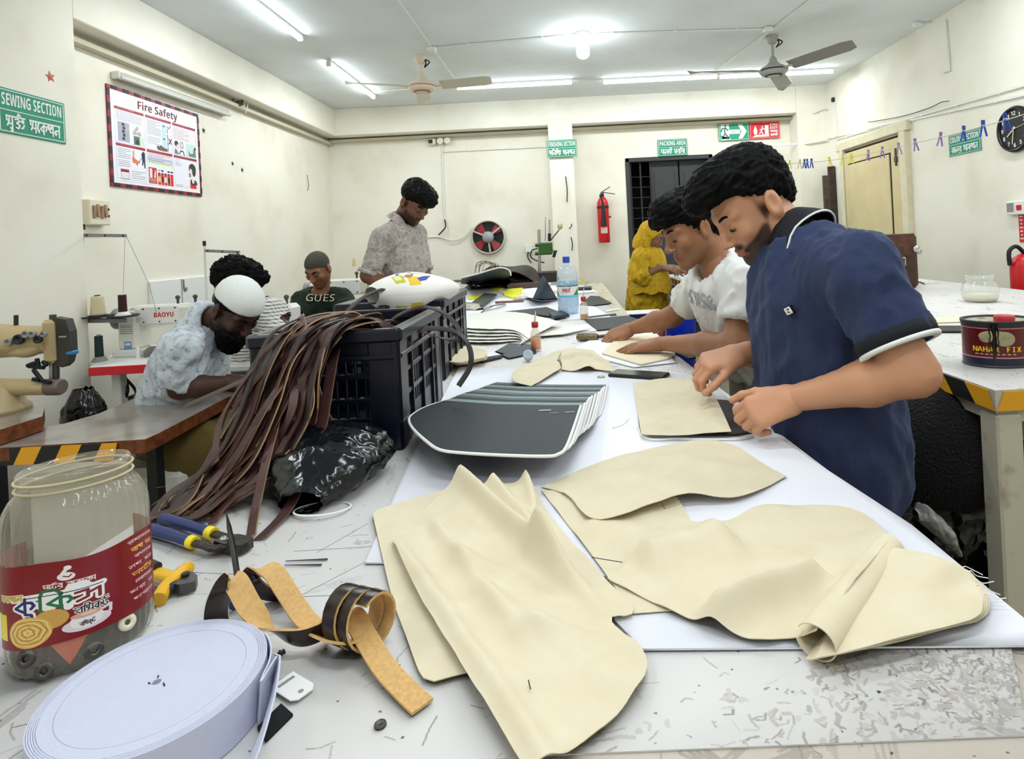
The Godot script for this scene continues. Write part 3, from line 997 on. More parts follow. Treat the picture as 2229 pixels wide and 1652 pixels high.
	lines(im, 60, 755, 900, 1, 12, Color(0.7, 0.7, 0.75))
	var m := mat(Color.WHITE, 0.35)
	m.albedo_texture = ImageTexture.create_from_image(im)
	var b := MB.new()
	b.st.set_uv(Vector2.ZERO)
	b.box(Vector3(0, 0, 0.002), Vector3(w, h, 0.006))
	part("board", b, mat(Color(0.55, 0.08, 0.2), 0.4), t)
	var pw := w - 0.05
	var ph := h - 0.05
	var sh := PlaneMesh.new()
	sh.size = Vector2(pw, ph)
	sh.orientation = PlaneMesh.FACE_Z
	var s := part("printed_sheet", sh, m, t)
	s.position.z = 0.0056
	text("title", "Fire Safety", 0.052, mat(Color(0.4, 0.06, 0.16), 0.5), t, Transform3D(Basis(), Vector3(0, h / 2 - 0.075, 0.006)), 0.4, 0.001)
	var dashes := []
	for k in 9:
		dashes.append([Vector3(-w / 2 + (k + 0.6) * w / 9, h / 2 - 0.011, 0.0055), Vector3(w / 18, 0.022, 0.003)])
		dashes.append([Vector3(-w / 2 + (k + 0.5) * w / 9, -h / 2 + 0.011, 0.0055), Vector3(w / 18, 0.022, 0.003)])
	for k in 7:
		dashes.append([Vector3(-w / 2 + 0.011, -h / 2 + (k + 0.5) * h / 7, 0.0055), Vector3(0.022, h / 14, 0.003)])
		dashes.append([Vector3(w / 2 - 0.011, -h / 2 + (k + 0.5) * h / 7, 0.0055), Vector3(0.022, h / 14, 0.003)])
	var ink_black := mat(Color(0.12, 0.1, 0.11), 0.5)
	for q in dashes:
		b = MB.new()
		b.box(q[0], q[1])
		part("border_dash", b, ink_black, t)

func extinguisher():
	var t := thing("fire_extinguisher", "red fire extinguisher with black horn hanging on the back wall", "fire extinguisher")
	t.transform = Transform3D(Basis(Vector3.BACK, 0.0), P(1316, 528, 7.05))
	var b := MB.new()
	b.lathe([Vector2(0, 0), Vector2(0.062, 0), Vector2(0.068, 0.012), Vector2(0.068, 0.44), Vector2(0.062, 0.48), Vector2(0.04, 0.525), Vector2(0.022, 0.54), Vector2(0, 0.54)], 24)
	part("cylinder", b, M.red, t)
	b = MB.new()
	b.lathe([Vector2(0.0, 0.54), Vector2(0.022, 0.54), Vector2(0.022, 0.58), Vector2(0.016, 0.6), Vector2(0, 0.6)], 14)
	part("valve", b, M.darksteel, t)
	b = MB.new()
	b.span(Vector3(0, 0.595, 0), Vector3(0.15, 0.565, 0.01), 0.02, 0.008, 0.002)
	b.span(Vector3(0, 0.6, 0), Vector3(0.1, 0.655, 0.01), 0.02, 0.008, 0.002)
	part("lever", b, M.black, t)
	b = MB.new()
	b.tube(smooth_line([Vector3(-0.01, 0.57, 0.02), Vector3(-0.03, 0.55, 0.07), Vector3(-0.01, 0.5, 0.085), Vector3(0, 0.42, 0.08)], 6), 0.01, 8)
	part("hose", b, M.black, t)
	b = MB.new()
	b.tube([Vector3(0, 0.43, 0.08), Vector3(-0.005, 0.2, 0.085)], [0.016, 0.036], 12)
	part("horn", b, M.black, t)
	b = MB.new()
	b.lathe([Vector2(0.07, 0.4), Vector2(0.07, 0.43)], 24)
	part("strap", b, M.dark, t)
	b = MB.new()
	b.box(Vector3(0.075, 0.3, 0.0), Vector3(0.03, 0.02, 0.02), 0.004)
	part("bracket", b, M.dark, t)
	b = MB.new()
	b.box(Vector3(0, 0.3, -0.085), Vector3(0.1, 0.16, 0.04), 0.004)
	part("wall_bracket", b, M.dark, t)
	b = MB.new()
	for k in 6:
		var a0 := PI / 2 + 0.6 - k * 0.2
		var a1 := a0 - 0.2
		b.face([Vector3(cos(a0), 0, sin(a0)) * 0.069 + Vector3(0, 0.11, 0), Vector3(cos(a1), 0, sin(a1)) * 0.069 + Vector3(0, 0.11, 0), Vector3(cos(a1), 0, sin(a1)) * 0.069 + Vector3(0, 0.18, 0), Vector3(cos(a0), 0, sin(a0)) * 0.069 + Vector3(0, 0.18, 0)], Vector3(cos(a0), 0, sin(a0)))
	part("paper_label", b, mat(Color(0.9, 0.78, 0.74), 0.6), t)

func exhaust_fan(at: Vector3, r: float, label: String):
	var t := thing("exhaust_fan", label, "fan", Vector3.ZERO, "exhaust fans in the back wall")
	t.transform = Transform3D(Basis(Vector3.RIGHT, PI / 2), at)
	var b := MB.new()
	b.lathe([Vector2(r, -0.02), Vector2(r * 1.08, -0.02), Vector2(r * 1.08, 0.02), Vector2(r * 1.0, 0.035), Vector2(r * 0.97, 0.02), Vector2(r * 0.97, -0.02)], 36)
	part("ring", b, mat(Color(0.8, 0.78, 0.7), 0.6), t)
	b = MB.new()
	b.lathe([Vector2(r * 0.97, -0.012), Vector2(0, -0.012)], 36)
	part("dark_opening", b, M.black, t)
	for k in 4:
		b = MB.new()
		var a := PI / 4 + k * PI / 2 + 0.08
		var rows := []
		for i in 5:
			var rr := r * (0.3 + 0.62 * i / 4.0)
			var row := []
			for j in 5:
				var an := a + (j - 2) * 0.16
				row.append(Vector3(cos(an) * rr, 0.006 + (j - 2) * 0.004, sin(an) * rr))
			rows.append(row)
		b.grid(rows, 0.003)
		part("blade", b, mat(Color(0.62, 0.2, 0.22), 0.5), t)
	for k in 3:
		b = MB.new()
		var a: float = PI / 2 - 0.1 + k * TAU / 3
		b.span(Vector3(cos(a) * r * 0.3, 0.03, sin(a) * r * 0.3), Vector3(cos(a) * r, 0.03, sin(a) * r), 0.02, 0.014, 0.003)
		part("arm", b, mat(Color(0.75, 0.72, 0.7), 0.5), t)
	b = MB.new()
	b.lathe([Vector2(r * 0.36, 0.005), Vector2(r * 0.36, 0.045), Vector2(r * 0.3, 0.06), Vector2(0, 0.062)], 24)
	part("motor", b, mat(Color(0.62, 0.63, 0.65), 0.4), t)

func ceiling_fan(at: Vector3, drop: float, r: float, angles: Array, label: String, body: Material, blade: Material, band: Material):
	var t := thing("ceiling_fan", label, "fan", at)
	var b := MB.new()
	b.lathe([Vector2(0, -0.07), Vector2(0.03, -0.07), Vector2(0.05, -0.03), Vector2(0.05, 0)], 18)
	part("canopy", b, body, t)
	b = MB.new()
	b.tube([Vector3(0, 0, 0), Vector3(0, -drop + 0.1, 0)], 0.012, 10)
	part("down_rod", b, body, t)
	b = MB.new()
	b.lathe([Vector2(0, -0.045), Vector2(0.05, -0.043), Vector2(0.1, -0.03), Vector2(0.118, -0.008), Vector2(0.118, 0.012), Vector2(0.1, 0.03), Vector2(0.06, 0.05), Vector2(0.035, 0.08), Vector2(0.028, 0.11), Vector2(0.012, 0.13), Vector2(0, 0.13)], 32)
	var mo := part("motor", b, body, t)
	mo.position.y = -drop
	b = MB.new()
	b.lathe([Vector2(0.119, -0.004), Vector2(0.1195, 0.008)], 32)
	b.lathe([Vector2(0.075, -0.039), Vector2(0.055, -0.0445)], 32)
	var ba := part("band", b, band, t)
	ba.position.y = -drop
	for k in 2:
		b = MB.new()
		b.tube(smooth_line([Vector3(0.01, -0.02, 0), Vector3(0.05 + 0.03 * k, -0.06, 0.02), Vector3(0.03, -0.1, 0.0)], 5), 0.006, 6)
		part("wire", b, M.black, t)
	for a in angles:
		b = MB.new()
		var d := Vector3(cos(a), 0, sin(a))
		b.span(d * 0.09 + Vector3(0, -drop, 0), d * 0.2 + Vector3(0, -drop + 0.005, 0), 0.05, 0.006, 0.002)
		part("blade_iron", b, body, t)
		b = MB.new()
		var s := d.cross(Vector3.UP)
		var rows := []
		for i in 9:
			var f := i / 8.0
			var w := lerpf(0.055, 0.066, f)
			if f > 0.95: w = 0.03
			var row := []
			for j in 4:
				var e := (j / 3.0 - 0.5) * 2.0
				row.append(d * (0.17 + (r - 0.17) * f) + s * e * w + Vector3(0, -drop + 0.008 + e * 0.022, 0))
			rows.append(row)
		b.grid(rows, 0.004)
		part("blade", b, blade, t)

func ceiling_things():
	var grey := mat(Color(0.6, 0.6, 0.58), 0.45)
	ceiling_fan(CP(1680, 78), 0.30, 0.74, [1.02, 3.05, 5.2], "grey metal ceiling fan at the right with dark tipped blades", mat(Color(0.66, 0.65, 0.62), 0.4), mat(Color(0.52, 0.5, 0.48), 0.35), M.black)
	ceiling_fan(CP(915, 122), 0.27, 0.62, [0.15, 2.75, 4.5], "cream ceiling fan with an orange band at the left", mat(Color(0.86, 0.82, 0.72), 0.45), mat(Color(0.82, 0.79, 0.72), 0.45), mat(Color(0.72, 0.42, 0.3), 0.5))
	var d := 0.008
	conduit([CP(862, -6, d), CP(940, 105, d), CP(1000, 186, d)], "white cable duct on the ceiling running past the cream fan to the back tubes")
	conduit([CP(942, 104, d), CP(1262, 74, d), CP(1672, 63, d)], "white cable duct across the ceiling through the bulb holder")
	conduit([CP(1774, -8, d), CP(1676, 68, d), CP(1556, 156, d)], "white cable duct on the ceiling over the grey fan")
	conduit([CP(812, 200, d), CP(1000, 186, d)], "white cable duct joining the left and back ceiling tubes")
	for q in [[940, 107, "white junction box where ducts meet by the cream fan"], [1672, 64, "white junction box where ducts meet above the grey fan"], [1002, 184, "white junction box at the left end of the back tubes"]]:
		var b := MB.new()
		b.box(CP(q[0], q[1], 0.02), Vector3(0.07, 0.035, 0.07), 0.008)
		solo("junction_box", b, M.pipe, q[2], "junction box")
	var t := thing("cable_drop", "thin white wire leaving a box on the right ceiling edge and down the wall", "cable")
	var b := MB.new()
	b.tube([CP(2003, 52, 0.01), CP(2056, 44, 0.01), XP(2060, 44, XR - 0.008), XP(2068, 155, XR - 0.008), XP(2055, 158, XR - 0.008)], 0.006, 6)
	part("wire", b, M.pipe, t)
	b = MB.new()
	b.box(CP(1996, 53, 0.02), Vector3(0.06, 0.04, 0.05), 0.008)
	part("box", b, M.white, t)

func right_wall():
	var R := Vector3.LEFT
	conduit([XP(1822, 303, XR - 0.008), XP(2229, 186, XR - 0.008), XP(2420, 120, XR - 0.008)], "upper of two level white ducts along the right wall", Vector3.LEFT)
	conduit([XP(1795, 303, XR - 0.008), XP(2229, 207, XR - 0.008), XP(2420, 150, XR - 0.008)], "lower of two level white ducts along the right wall", Vector3.LEFT)
	conduit([XP(1816, 222, XR - 0.008), XP(1823, 303, XR - 0.008)], "short upright white duct by the right back corner", Vector3.LEFT)
	conduit([P(1770, 246, 6.88), P(1795, 236, 6.88), P(1818, 243, 6.88)], "bent white duct over the right back pillar", Vector3.BACK)
	conduit([P(1655, 318, 7.13), P(1760, 312, 6.88), P(1800, 305, 6.88)], "thin white duct level below the red fire exit sign", Vector3.BACK)
	var q := XP(1816, 217, XR)
	var b := MB.new()
	b.box(q + Vector3(-0.015, 0, 0), Vector3(0.03, 0.05, 0.04), 0.006)
	solo("wall_socket", b, M.black, "small black connector at the top of the upright duct", "connector")
	cable("loose_wire", smooth_line([XP(1890, 266, XR - 0.02), XP(1960, 254, XR - 0.02), XP(2020, 236, XR - 0.02), XP(2048, 223, XR - 0.04), XP(2066, 220, XR - 0.02)], 6), 0.0035, M.dark, "dark loose wire lying along the upper duct of the right wall")
	var t := thing("wall_clock", "round black wall clock with white numerals cut by the right edge", "clock")
	t.transform = frame(XP(2214, 281, XR - 0.002), R)
	b = MB.new(Transform3D(Basis(Vector3.RIGHT, PI / 2), Vector3.ZERO))
	b.lathe([Vector2(0.155, 0), Vector2(0.158, 0.015), Vector2(0.15, 0.032), Vector2(0.138, 0.034), Vector2(0.134, 0.022)], 48)
	part("rim", b, mat(Color(0.03, 0.03, 0.035), 0.25), t)
	b = MB.new(Transform3D(Basis(Vector3.RIGHT, PI / 2), Vector3.ZERO))
	b.lathe([Vector2(0.136, 0.02), Vector2(0, 0.02)], 48)
	part("dial", b, mat(Color(0.025, 0.025, 0.03), 0.5), t)
	for k in 12:
		var a := PI / 2 - TAU * (k + 1) / 12
		text("numeral", str(k + 1), 0.027, M.white, t, Transform3D(Basis(), Vector3(cos(a) * 0.108, sin(a) * 0.108, 0.0215)), 0.0, 0.001)
	for s in [[3.75, 0.075, 0.008], [4.55, 0.1, 0.006], [0.2, 0.1, 0.003]]:
		b = MB.new()
		b.span(Vector3(-cos(s[0]) * 0.02, -sin(s[0]) * 0.02, 0.026), Vector3(cos(s[0]) * s[1], sin(s[0]) * s[1], 0.026), s[2], 0.002, 0.0, Vector3.BACK)
		part("hand", b, mat(Color(0.9, 0.85, 0.75), 0.4), t)
	b = MB.new()
	b.ball(Vector3(0, 0, 0.026), Vector3(0.008, 0.008, 0.005), 12, 8)
	part("spindle", b, mat(Color(0.8, 0.7, 0.5), 0.3, 0.6), t)
	t = thing("call_point", "white call point box with dark corner at the right edge", "alarm")
	t.position = XP(2218, 452, XR)
	b = MB.new()
	b.box(Vector3(-0.02, 0, 0.05), Vector3(0.04, 0.095, 0.24), 0.006)
	part("box", b, M.white, t)
	b = MB.new()
	b.box(Vector3(-0.042, 0.005, -0.025), Vector3(0.004, 0.06, 0.06), 0.001)
	part("dark_window", b, M.grey, t)
	b = MB.new()
	b.box(Vector3(-0.042, 0.0, 0.055), Vector3(0.01, 0.035, 0.04), 0.002)
	part("button", b, M.red, t)
	t = thing("instruction_strip", "narrow red instruction strip with white print under the call point", "sign")
	t.transform = frame(XP(2230, 495, XR), R)
	b = MB.new()
	b.box(Vector3(0, 0, 0.002), Vector3(0.09, 0.2, 0.004), 0.001)
	part("board", b, M.red_sign, t)
	b = MB.new()
	for k in 7:
		for j in 2:
			b.box(Vector3(-0.02 + j * 0.038, 0.075 - k * 0.025, 0.0045), Vector3(0.03 - 0.008 * ((k + j) % 3), 0.008, 0.001))
	part("print", b, M.white, t)
	t = thing("fire_extinguisher", "red fire extinguisher with black handle cut by the right edge", "fire extinguisher")
	t.position = XP(2236, 660, XR - 0.13)
	b = MB.new()
	b.lathe([Vector2(0, 0), Vector2(0.08, 0), Vector2(0.085, 0.02), Vector2(0.085, 0.06)], 24)
	part("base_band", b, mat(Color(0.1, 0.1, 0.35), 0.4), t)
	b = MB.new()
	b.lathe([Vector2(0.085, 0.06), Vector2(0.085, 0.09)], 24)
	part("white_band", b, M.white, t)
	b = MB.new()
	b.lathe([Vector2(0.085, 0.09), Vector2(0.085, 0.25), Vector2(0.07, 0.29), Vector2(0.03, 0.32), Vector2(0, 0.32)], 24)
	part("cylinder", b, M.red, t)
	b = MB.new()
	b.tube(smooth_line([Vector3(-0.0, 0.32, 0.0), Vector3(-0.05, 0.37, 0), Vector3(-0.1, 0.34, 0.0), Vector3(-0.1, 0.25, 0.0)], 6), 0.013, 8)
	part("hose", b, M.black, t)
	b = MB.new()
	b.box(Vector3(0.07, 0.15, 0), Vector3(0.12, 0.05, 0.05), 0.004)
	part("wall_bracket", b, M.dark, t)
	clothes_line()

func clothes_line():
	var pts := [P(1600, 372, 4.9), P(1700, 358, 4.7), P(1800, 350, 4.4), P(1890, 335, 3.9), P(1990, 312, 3.35), P(2060, 296, 2.95), P(2140, 275, 2.6), P(2200, 258, 2.35), P(2300, 225, 2.1)]
	var pl := smooth_line(pts, 8)
	var b := MB.new()
	b.tube(pl, 0.0022, 5)
	solo("clothes_line", b, mat(Color(0.8, 0.78, 0.7), 0.7), "thin string of pegs stretched above the right table", "string")
	var cols := {"p": mat(Color(0.55, 0.42, 0.66), 0.45), "y": mat(Color(0.9, 0.83, 0.1), 0.45), "b": mat(Color(0.06, 0.25, 0.66), 0.4), "v": mat(Color(0.2, 0.18, 0.45), 0.45), "g": mat(Color(0.72, 0.75, 0.25), 0.45)}
	var says := {"p": "mauve", "y": "yellow", "b": "blue", "v": "dark violet", "g": "lime yellow"}
	var list := [[1710, "v", "at the left end of the string"], [1718, "g", "next to the violet one"], [1742, "g", "leftmost of a cluster of four"], [1750, "b", "first blue one of the cluster of three"], [1757, "b", "middle blue one of the cluster"], [1765, "b", "last blue one of the cluster of three"],
		[1805, "y", "over the dark wooden strips"], [1834, "y", "at the left edge of the door frame"], [1853, "y", "on the door leaf"], [1891, "p", "leftmost mauve one, over the door"], [1920, "p", "over the middle of the door"], [1956, "p", "over the door bolt"], [1993, "p", "right of the door frame"], [2046, "p", "just left of the colour sign"],
		[2098, "b", "covering the middle of the colour sign"], [2139, "b", "at the right edge of the colour sign"], [2189, "b", "in front of the black clock"]]
	for it in list:
		var best: Vector3 = pl[0]
		var bd := 1e9
		for i in pl.size() - 1:
			for k in 4:
				var p: Vector3 = pl[i].lerp(pl[i + 1], k / 4.0)
				var rel := p - Vector3(0, EYE, 0)
				var X := rel.x * FOCAL / -rel.z
				var D := -rel.y * FOCAL / -rel.z
				var u := PX + X * cos(ROLL) + D * sin(ROLL)
				if absf(u - it[0]) < bd:
					bd = absf(u - it[0])
					best = p
		var t := thing("clothes_peg", "%s plastic peg on the string, %s" % [says[it[1]], it[2]], "peg", best, "plastic pegs on the string")
		t.rotation = Vector3(0, rng.randf_range(-0.5, 0.5), rng.randf_range(-0.15, 0.15))
		for s in [-1.0, 1.0]:
			b = MB.new()
			b.span(Vector3(s * 0.004, 0.028, 0), Vector3(s * 0.004, 0.0, 0), 0.009, 0.006, 0.0015)
			b.span(Vector3(s * 0.004, 0.0, 0), Vector3(s * 0.013, -0.045, 0), 0.009, 0.006, 0.0015)
			part("leg", b, cols[it[1]], t)
		b = MB.new()
		b.tube([Vector3(-0.008, 0.004, 0.0), Vector3(0.008, 0.004, 0)], 0.005, 8)
		part("spring", b, M.steel, t)
	b = MB.new()
	b.span(P(1809, 362, 6.78), P(1836, 800, 6.78) * Vector3(1, 0, 1) + Vector3(0, 0.02, 0), 0.08, 0.03, 0.004, Vector3.BACK)
	solo("wooden_strip", b, textured(mat(Color(0.3, 0.25, 0.2), 0.6), noise_tex(256, 0.02, [[0.0, Color(0.6, 0.55, 0.5)], [1.0, Color.WHITE]], 31), 2.0), "taller dark wooden strip standing in the back right corner", "wood strip", "dark strips in the corner")
	b = MB.new()
	b.span(P(1796, 382, 6.6), P(1818, 800, 6.6) * Vector3(1, 0, 1) + Vector3(0, 0.02, 0), 0.06, 0.03, 0.004, Vector3.BACK)
	solo("wooden_strip", b, textured(mat(Color(0.38, 0.33, 0.27), 0.6), noise_tex(256, 0.02, [[0.0, Color(0.6, 0.55, 0.5)], [1.0, Color.WHITE]], 32), 2.0), "shorter dark wooden strip with nail holes in the back right corner", "wood strip", "dark strips in the corner")

# ================================================================ tables
func laminate_image(base: Color, dirt: float, sd: int) -> ImageTexture:
	var r := RandomNumberGenerator.new()
	r.seed = sd
	var S := 1600
	var im := Image.create(S, S, false, Image.FORMAT_RGB8)
	im.fill(base)
	var mix := func(c: Color, k: float) -> Color: return base.lerp(c, k)
	for k in int(70 * dirt):
		var x := r.randf() * S
		var y := r.randf() * S
		var an := r.randf_range(0.2, 2.4)
		var l := r.randf_range(30, 120)
		var w := r.randf_range(8, 26)
		var c: Color = mix.call(Color(0.42, 0.4, 0.36), r.randf_range(0.08, 0.3))
		var d := Vector2(cos(an), sin(an))
		var n := Vector2(-d.y, d.x)
		for i in int(w * 1.2):
			var o := Vector2(x, y) + n * r.randf_range(-w, w) * 0.5 + d * r.randf_range(-l, l) * 0.4
			pen(im, [o, o + d * r.randf_range(0.1, 0.6) * l + n * r.randf_range(-4, 4)], r.randf_range(0.6, 2.0), c)
	for k in int(60 * dirt):
		var x := r.randf() * S
		var y := r.randf() * S
		var c: Color = mix.call(Color(0.45, 0.43, 0.4), r.randf_range(0.15, 0.4))
		disc(im, x, y, r.randf_range(4, 16), c, r.randf_range(3, 8))
		disc(im, x + 1, y, r.randf_range(2, 10), base, r.randf_range(1, 4))
	for k in int(700 * dirt):
		var p := Vector2(r.randf() * S, r.randf() * S)
		var an := r.randf_range(0, PI)
		var l := r.randf_range(4, 42)
		var bend := r.randf_range(-0.4, 0.4)
		var d := Vector2(cos(an), sin(an)) * l
		var c: Color = mix.call([Color(0.16, 0.13, 0.11), Color(0.35, 0.28, 0.22), Color(0.4, 0.4, 0.4)][k % 3], r.randf_range(0.12, 0.55))
		pen(im, [p, p + d * 0.5 + Vector2(-d.y, d.x) * bend * 0.3, p + d], r.randf_range(0.5, 0.8), c)
	for k in int(500 * dirt):
		disc(im, r.randf() * S, r.randf() * S, r.randf_range(0.6, 1.8), mix.call(Color(0.1, 0.08, 0.07), r.randf_range(0.3, 0.8)))
	if dirt <= 1.0:
		grime(im, base, 4, 0.88 * S, 0.16 * S, 110, 45, 1500)
		grime(im, base, 6, 0.72 * S, 0.13 * S, 160, 30, 160)
	return ImageTexture.create_from_image(im)

func grime(im: Image, base: Color, sd: int, cx: float, cy: float, rx: float, ry: float, n: int):
	var r := RandomNumberGenerator.new()
	r.seed = sd
	for k in n:
		var p := Vector2(cx + r.randfn() * rx, cy + r.randfn() * ry)
		var an := r.randf_range(0.3, 2.0) if k % 3 else r.randf_range(-0.3, 0.4)
		var l := r.randf_range(3, 18)
		var d := Vector2(cos(an), sin(an)) * l
		var c := base.lerp([Color(0.36, 0.25, 0.15), Color(0.5, 0.38, 0.26), Color(0.14, 0.1, 0.07)][k % 3], r.randf_range(0.08, 0.42) * (1.0 if k % 4 else 0.5))
		pen(im, [p, p + d * 0.5 + Vector2(r.randf_range(-5, 5), r.randf_range(-5, 5)), p + d], r.randf_range(0.5, 1.3) if k % 4 else 2.4, c)

func flat_top(poly: PackedVector2Array, y: float, m: Material, parent: Node3D, called: String, thick := 0.0015, k := 0.7) -> MeshInstance3D:
	var st := SurfaceTool.new()
	st.begin(Mesh.PRIMITIVE_TRIANGLES)
	var idx := Geometry2D.triangulate_polygon(poly)
	for i in range(0, idx.size(), 3):
		var a := poly[idx[i]]
		var b := poly[idx[i + 1]]
		var c := poly[idx[i + 2]]
		var o := [a, b, c]
		if (b - a).cross(c - a) < 0.0:
			o = [a, c, b]
		for q in o:
			st.set_uv(Vector2((q.x + 0.8) * k, (-q.y - 0.35) * k))
			st.add_vertex(Vector3(q.x, y, q.y))
	var cw := Geometry2D.is_polygon_clockwise(poly)
	for i in poly.size():
		var a := poly[i]
		var b := poly[(i + 1) % poly.size()]
		var q := [Vector3(a.x, y, a.y), Vector3(b.x, y, b.y), Vector3(b.x, y - thick, b.y), Vector3(a.x, y - thick, a.y)]
		if cw:
			q = [q[1], q[0], q[3], q[2]]
		for j in [0, 1, 2, 0, 2, 3]:
			st.set_uv(Vector2(0.02, 0.02))
			st.add_vertex(q[j])
	st.generate_normals()
	return part(called, st.commit(), m, parent)

func xz(pts: Array, plane := TOP, lift := 0.0) -> PackedVector2Array:
	var out := PackedVector2Array()
	for q in pts:
		var p := TP(q[0], q[1], lift, plane)
		var far := 6.75 if plane == TOP else 6.05
		if p.z < -far: p = p * (far / -p.z)
		out.append(Vector2(p.x, p.z))
	return out

func tape(a: Vector3, b: Vector3, h: float, n: int, parent: Node3D, out: Vector3, first := 0):
	var d := (b - a) / n
	var lift := out.normalized() * 0.0025
	for k in n:
		var m := MB.new()
		var p := a + d * k
		var s := d * 0.45
		var lo := Vector3(0, -h, 0)
		var q0 := p - s * 0.5
		var q1 := p + d - s * 0.5
		var q2 := p + d + s * 0.5
		var q3 := p + s * 0.5
		var f := [q3 + lift, q2 + lift, q1 + lo + lift, q0 + lo + lift]
		if k == 0: f[3] = p + lo + lift
		if k == n - 1: f[1] = p + d + lift
		m.face(f, out)
		m.face([f[0], f[1], f[1] - lift * 0.9, f[0] - lift * 0.9], Vector3.UP)
		m.face([f[2], f[3], f[3] - lift * 0.9, f[2] - lift * 0.9], Vector3.DOWN)
		part("tape_stripe", m, M.tape_yellow if (k + first) % 2 else M.tape_black, parent)

func build_tables():
	M.tape_yellow = mat(Color(0.93, 0.66, 0.09), 0.45)
	M.tape_black = mat(Color(0.07, 0.065, 0.06), 0.45)
	var base := Color(0.94, 0.93, 0.925)
	var lam := mat(Color.WHITE, 0.42)
	lam.albedo_texture = laminate_image(base, 1.0, 5)
	M.laminate = lam
	var low := mat(Color.WHITE, 0.55)
	var im := laminate_image(Color(0.86, 0.82, 0.77), 2.4, 9)
	low.albedo_texture = im
	M.dirty = low
	var old := textured(mat(Color(0.80, 0.77, 0.68), 0.6), noise_tex(256, 0.03, [[0.0, Color(0.72, 0.68, 0.6)], [0.3, Color.WHITE], [1.0, Color.WHITE]], 17, 5), 1.0)
	M.table_steel = old
	var t := thing("cutting_table", "long white-topped cutting table running from the foreground to the back wall", "table")
	var r0 := TP(2229, 1345)
	var r1 := TP(1336, 668)
	var rx := func(z: float) -> float: return r0.x + (r1.x - r0.x) * (z - r0.z) / (r1.z - r0.z)
	var zf := -0.36
	var zb := -6.85
	var lx := -0.77
	var poly := PackedVector2Array([Vector2(lx, zf), Vector2(rx.call(zf), zf), Vector2(rx.call(zb), zb), Vector2(lx, zb)])
	var b := MB.new()
	b.prism(poly, TOP - 0.045, TOP - 0.0035)
	part("table_top", b, mat(Color(0.72, 0.66, 0.56), 0.6), t)
	flat_top(poly, TOP - 0.0015, M.dirty, t, "worn_surface", 0.002)
	var lamp := xz([[-300, 1790], [1180, 1643], [2240, 1600]])
	var pl := PackedVector2Array([lamp[0], lamp[1], lamp[2], Vector2(rx.call(-0.7) - 0.002, -0.7), Vector2(rx.call(zb + 0.01) - 0.002, zb + 0.01), Vector2(lx + 0.002, zb + 0.01), Vector2(lx + 0.002, lamp[0].y)])
	pl[0].x = lx + 0.002
	flat_top(pl, TOP, M.laminate, t, "laminate_sheet", 0.0014)
	b = MB.new()
	b.box(Vector3(-0.13, TOP - 0.09, -3.6), Vector3(1.0, 0.08, 6.3))
	part("apron", b, M.table_steel, t)
	for z in [-0.55, -2.6, -4.7, -6.6]:
		for sx in [-0.68, 0.18]:
			b = MB.new()
			b.box(Vector3(sx, (TOP - 0.05) / 2, z), Vector3(0.05, TOP - 0.05, 0.05), 0.004)
			part("leg", b, M.table_steel, t)
	b = MB.new()
	b.box(Vector3(-0.25, 0.22, -3.6), Vector3(0.85, 0.03, 6.1))
	part("shelf", b, mat(Color(0.4, 0.36, 0.3), 0.7), t)
	var ink := mat(Color(0.45, 0.45, 0.47), 0.7)
	for q in [[[352, 1243], [560, 1252], 1], [[690, 1203], [800, 1140], 0], [[340, 1062], [418, 1048], 0], [[330, 1100], [430, 1030], 0], [[590, 1330], [830, 1205], 0], [[640, 1200], [880, 1185], 0], [[610, 1300], [850, 1292], 0]]:
		b = MB.new()
		b.span(TP(q[0][0], q[0][1], 0.0001), TP(q[1][0], q[1][1], 0.0001), 0.0009, 0.0003)
		part("pencil_line", b, ink, t)
	var sheet := xz([[795, 1230], [1100, 1233], [1332, 1262], [1338, 1356], [1400, 1420], [2229, 1413], [2262, 1380], [1985, 1148], [1702, 962], [1520, 818], [1000, 800], [905, 978]])
	t = thing("paper_sheet", "large bluish white sheet spread over the front of the cutting table", "sheet")
	flat_top(sheet, TOP + 0.004, M.paper, t, "sheet", 0.002)
	t = thing("work_table", "white work table with yellow and black edge tape on the right", "table")
	var c := TP(2166, 850, 0, TOP2)
	var x1 := 2.5
	var z1 := -6.1
	poly = PackedVector2Array([Vector2(c.x, c.z), Vector2(x1, c.z - 0.02), Vector2(x1, z1), Vector2(c.x - 0.02, z1)])
	b = MB.new()
	b.prism(poly, TOP2 - 0.05, TOP2 - 0.002)
	part("table_top", b, M.table_steel, t)
	flat_top(poly, TOP2, M.laminate, t, "laminate_sheet", 0.0018, 0.61)
	tape(Vector3(c.x - 0.001, TOP2 - 0.003, c.z), Vector3(c.x - 0.021, TOP2 - 0.003, z1), 0.045, 56, t, Vector3.LEFT, 1)
	tape(Vector3(c.x, TOP2 - 0.003, c.z + 0.001), Vector3(x1, TOP2 - 0.003, c.z - 0.019), 0.045, 18, t, Vector3.BACK, 1)
	b = MB.new()
	b.box(Vector3((c.x + x1) / 2, TOP2 - 0.065, (c.z + z1) / 2), Vector3(x1 - c.x - 0.02, 0.03, c.z - z1 - 0.03))
	part("frame", b, M.table_steel, t)
	for q in [[c.x + 0.035, c.z - 0.035], [x1 - 0.04, c.z - 0.06], [c.x + 0.035, -3.7], [c.x + 0.02, z1 + 0.06], [x1 - 0.04, z1 + 0.06]]:
		b = MB.new()
		b.box(Vector3(q[0], (TOP2 - 0.06) / 2, q[1]), Vector3(0.062, TOP2 - 0.06, 0.062), 0.005)
		part("leg", b, M.table_steel, t)
	b = MB.new()
